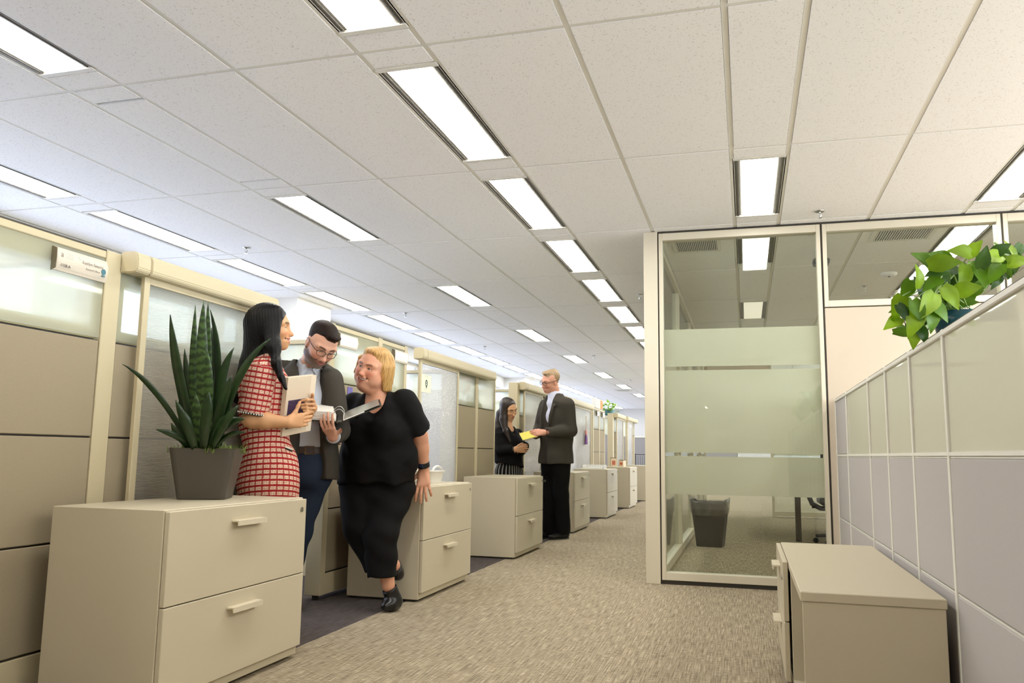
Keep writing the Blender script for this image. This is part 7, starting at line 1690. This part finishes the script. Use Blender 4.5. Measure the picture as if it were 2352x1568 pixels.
bm.faces.new(rr[0][::-1]); bm.faces.new(rr[-1]); obj('bin_body', bm, mat('bin_black', (38, 36, 32), 0.5), r, smooth=False)
bm = bmesh.new(); rg = random.Random(3); rr = []
for sx, sy, z in ((0.168, 0.114, 0.36), (0.176, 0.122, 0.44), (0.188, 0.134, 0.452), (0.186, 0.132, 0.42), (0.178, 0.128, 0.34), (0.172, 0.124, 0.30)):
    row = []
    for x, y, _ in rsq(1, 0, 0.2):
        j = rg.uniform(0.985, 1.03); X_, Y_ = x * sx * j, y * sy * j; row.append(bm.verts.new((X_, Y_, z + 0.035 * (abs(X_) / 0.18) ** 2 - 0.03 * (abs(Y_) / 0.13) ** 2 * (1 - min(1, (X_ / 0.18) ** 2)) + rg.uniform(-0.006, 0.006))))
    rr.append(row)
for r0, r1 in zip(rr, rr[1:]):
    n = len(r0)
    for k in range(n): bm.faces.new((r0[k], r0[(k + 1) % n], r1[(k + 1) % n], r1[k]))
obj('liner', bm, glassy('bin_liner', (250, 250, 250), 0.10, 0.12, haze=0.10, haze_col=(230, 230, 226)), r, smooth=True)['label'] = 'clear plastic liner'
# meeting table with dark legs
r = empty('meeting_table', (1.25, 10.3, 0), 0, 'meeting table with dark square legs inside the glass room', 'table')
M_DLEG = mat('dark_leg', (52, 46, 40), 0.4)
box('tabletop', mat('table_laminate', (196, 184, 160), 0.4), r, 0.46, 2.1, 9.65, 11.0, 0.71, 0.74, 0.003)
for x in (0.50, 2.0):
    for y, dx in ((9.72, 0.0), (10.88, 0.062)): box('leg', M_DLEG, r, x + dx, x + dx + 0.06, y, y + 0.06, 0.0, 0.71, 0.002)
box('apron', M_DLEG, r, 0.56, 2.0, 9.74, 9.76, 0.64, 0.71)
# office chair beside the table
r = empty('office_chair', (0.97, 9.60, 0), 0, 'black office chair drawn up to the meeting table', 'chair')
C = Clay(V3((-0.3, -0.3, 0.38)), V3((0.3, 0.3, 0.55)), 0.012); C.put(slab((0, 0, 0.46), (0.24, 0.24, 0.045), None, 0.04), 0); v, q = C.mesh(); link('seat', mesh_from(v, q, M_BLACK), None, r)
C = Clay(V3((-0.28, -0.36, 0.5)), V3((0.28, -0.1, 1.05)), 0.012); C.put(slab((0, -0.25, 0.80), (0.22, 0.03, 0.22), frame((0, 1, 0.12), UPZ), 0.028), 0); v, q = C.mesh(); link('backrest', mesh_from(v, q, M_BLACK), None, r)
bm = bmesh.new(); bm_tube(bm, [(0, -0.1, 0.43), (0, -0.26, 0.44), (0, -0.30, 0.6), (0, -0.28, 0.75)], 0.02, 8); obj('back_bracket', bm, M_BLACK, r)
for s_ in (-1, 1):
    bm = bmesh.new(); bm_tube(bm, [(s_ * 0.12, 0.0, 0.37), (s_ * 0.22, 0.0, 0.375), (s_ * 0.30, 0.0, 0.42), (s_ * 0.33, 0.0, 0.50), (s_ * 0.33, 0.02, 0.64), (s_ * 0.32, 0.10, 0.67), (s_ * 0.32, -0.14, 0.67)], 0.026, 8); obj('armrest', bm, M_BLACK, r, smooth=True)
bm = bmesh.new(); bm_tube(bm, [(0, 0, 0.08), (0, 0, 0.42)], [0.028, 0.022], 10); obj('gas_column', bm, M_BLACK, r)
bm = bmesh.new(); bm_tube(bm, [(-0.10, 0.05, 0.40), (-0.27, 0.05, 0.385)], [0.006, 0.008], 6); bm_tube(bm, [(-0.27, 0.05, 0.385), (-0.30, 0.05, 0.383)], 0.014, 8); obj('lever', bm, M_BLACK, r)
for k in range(5):
    a = 2 * math.pi * k / 5 + 0.3; bm = bmesh.new(); bm_tube(bm, [(0, 0, 0.10), (0.28 * math.cos(a), 0.28 * math.sin(a), 0.075)], [0.026, 0.016], 8); l_ = obj('base_arm', bm, M_BLACK, r)
    bm = bmesh.new(); c = Vector((0.28 * math.cos(a), 0.28 * math.sin(a), 0.028)); t = Vector((-math.sin(a), math.cos(a), 0)) * 0.02; bm_tube(bm, [c - t, c + t], 0.028, 12); obj('caster', bm, M_BLACK, l_)
# ceiling projector camera and smoke detector
r = empty('ceiling_camera', (0.63, 7.08, CH - 0.004), 0, 'small dark camera hanging from the glass room ceiling', 'camera')
bm = bmesh.new(); bm_tube(bm, [(0, 0, 0), (0, 0, -0.07)], 0.008, 8); bm_tube(bm, [(0, 0, 0), (0, 0, -0.006)], 0.03, 12); obj('stem', bm, M_DARKGAP, r)
bm = bmesh.new(); bm_prism(bm, [(-0.065, -0.075), (-0.05, -0.062), (0.05, -0.062), (0.065, -0.075), (0.06, -0.11), (0.0, -0.125), (-0.06, -0.11)], 1, -0.05, 0.05); obj('body', bm, mat('camera_grey', (74, 74, 72), 0.4), r)
bm = bmesh.new(); bm_tube(bm, [(-0.02, -0.05, -0.092), (-0.02, -0.06, -0.092)], 0.018, 14); obj('lens', bm, M_BLACK, r)
r = empty('smoke_detector', (1.30, 8.05, CH - 0.003), 0, 'round white smoke detector on the glass room ceiling', 'detector')
bm = bmesh.new(); rr = bm_lathe(bm, [(0.07, 0.0), (0.07, -0.012), (0.055, -0.03), (0.02, -0.034)], 24); bm.faces.new(rr[-1]); obj('housing', bm, M_WHITE, r, smooth=True)
bm = bmesh.new(); bm_tube(bm, [(0.0, 0, -0.034), (0, 0, -0.038)], 0.012, 12); obj('sensor', bm, M_DARKGAP, r)
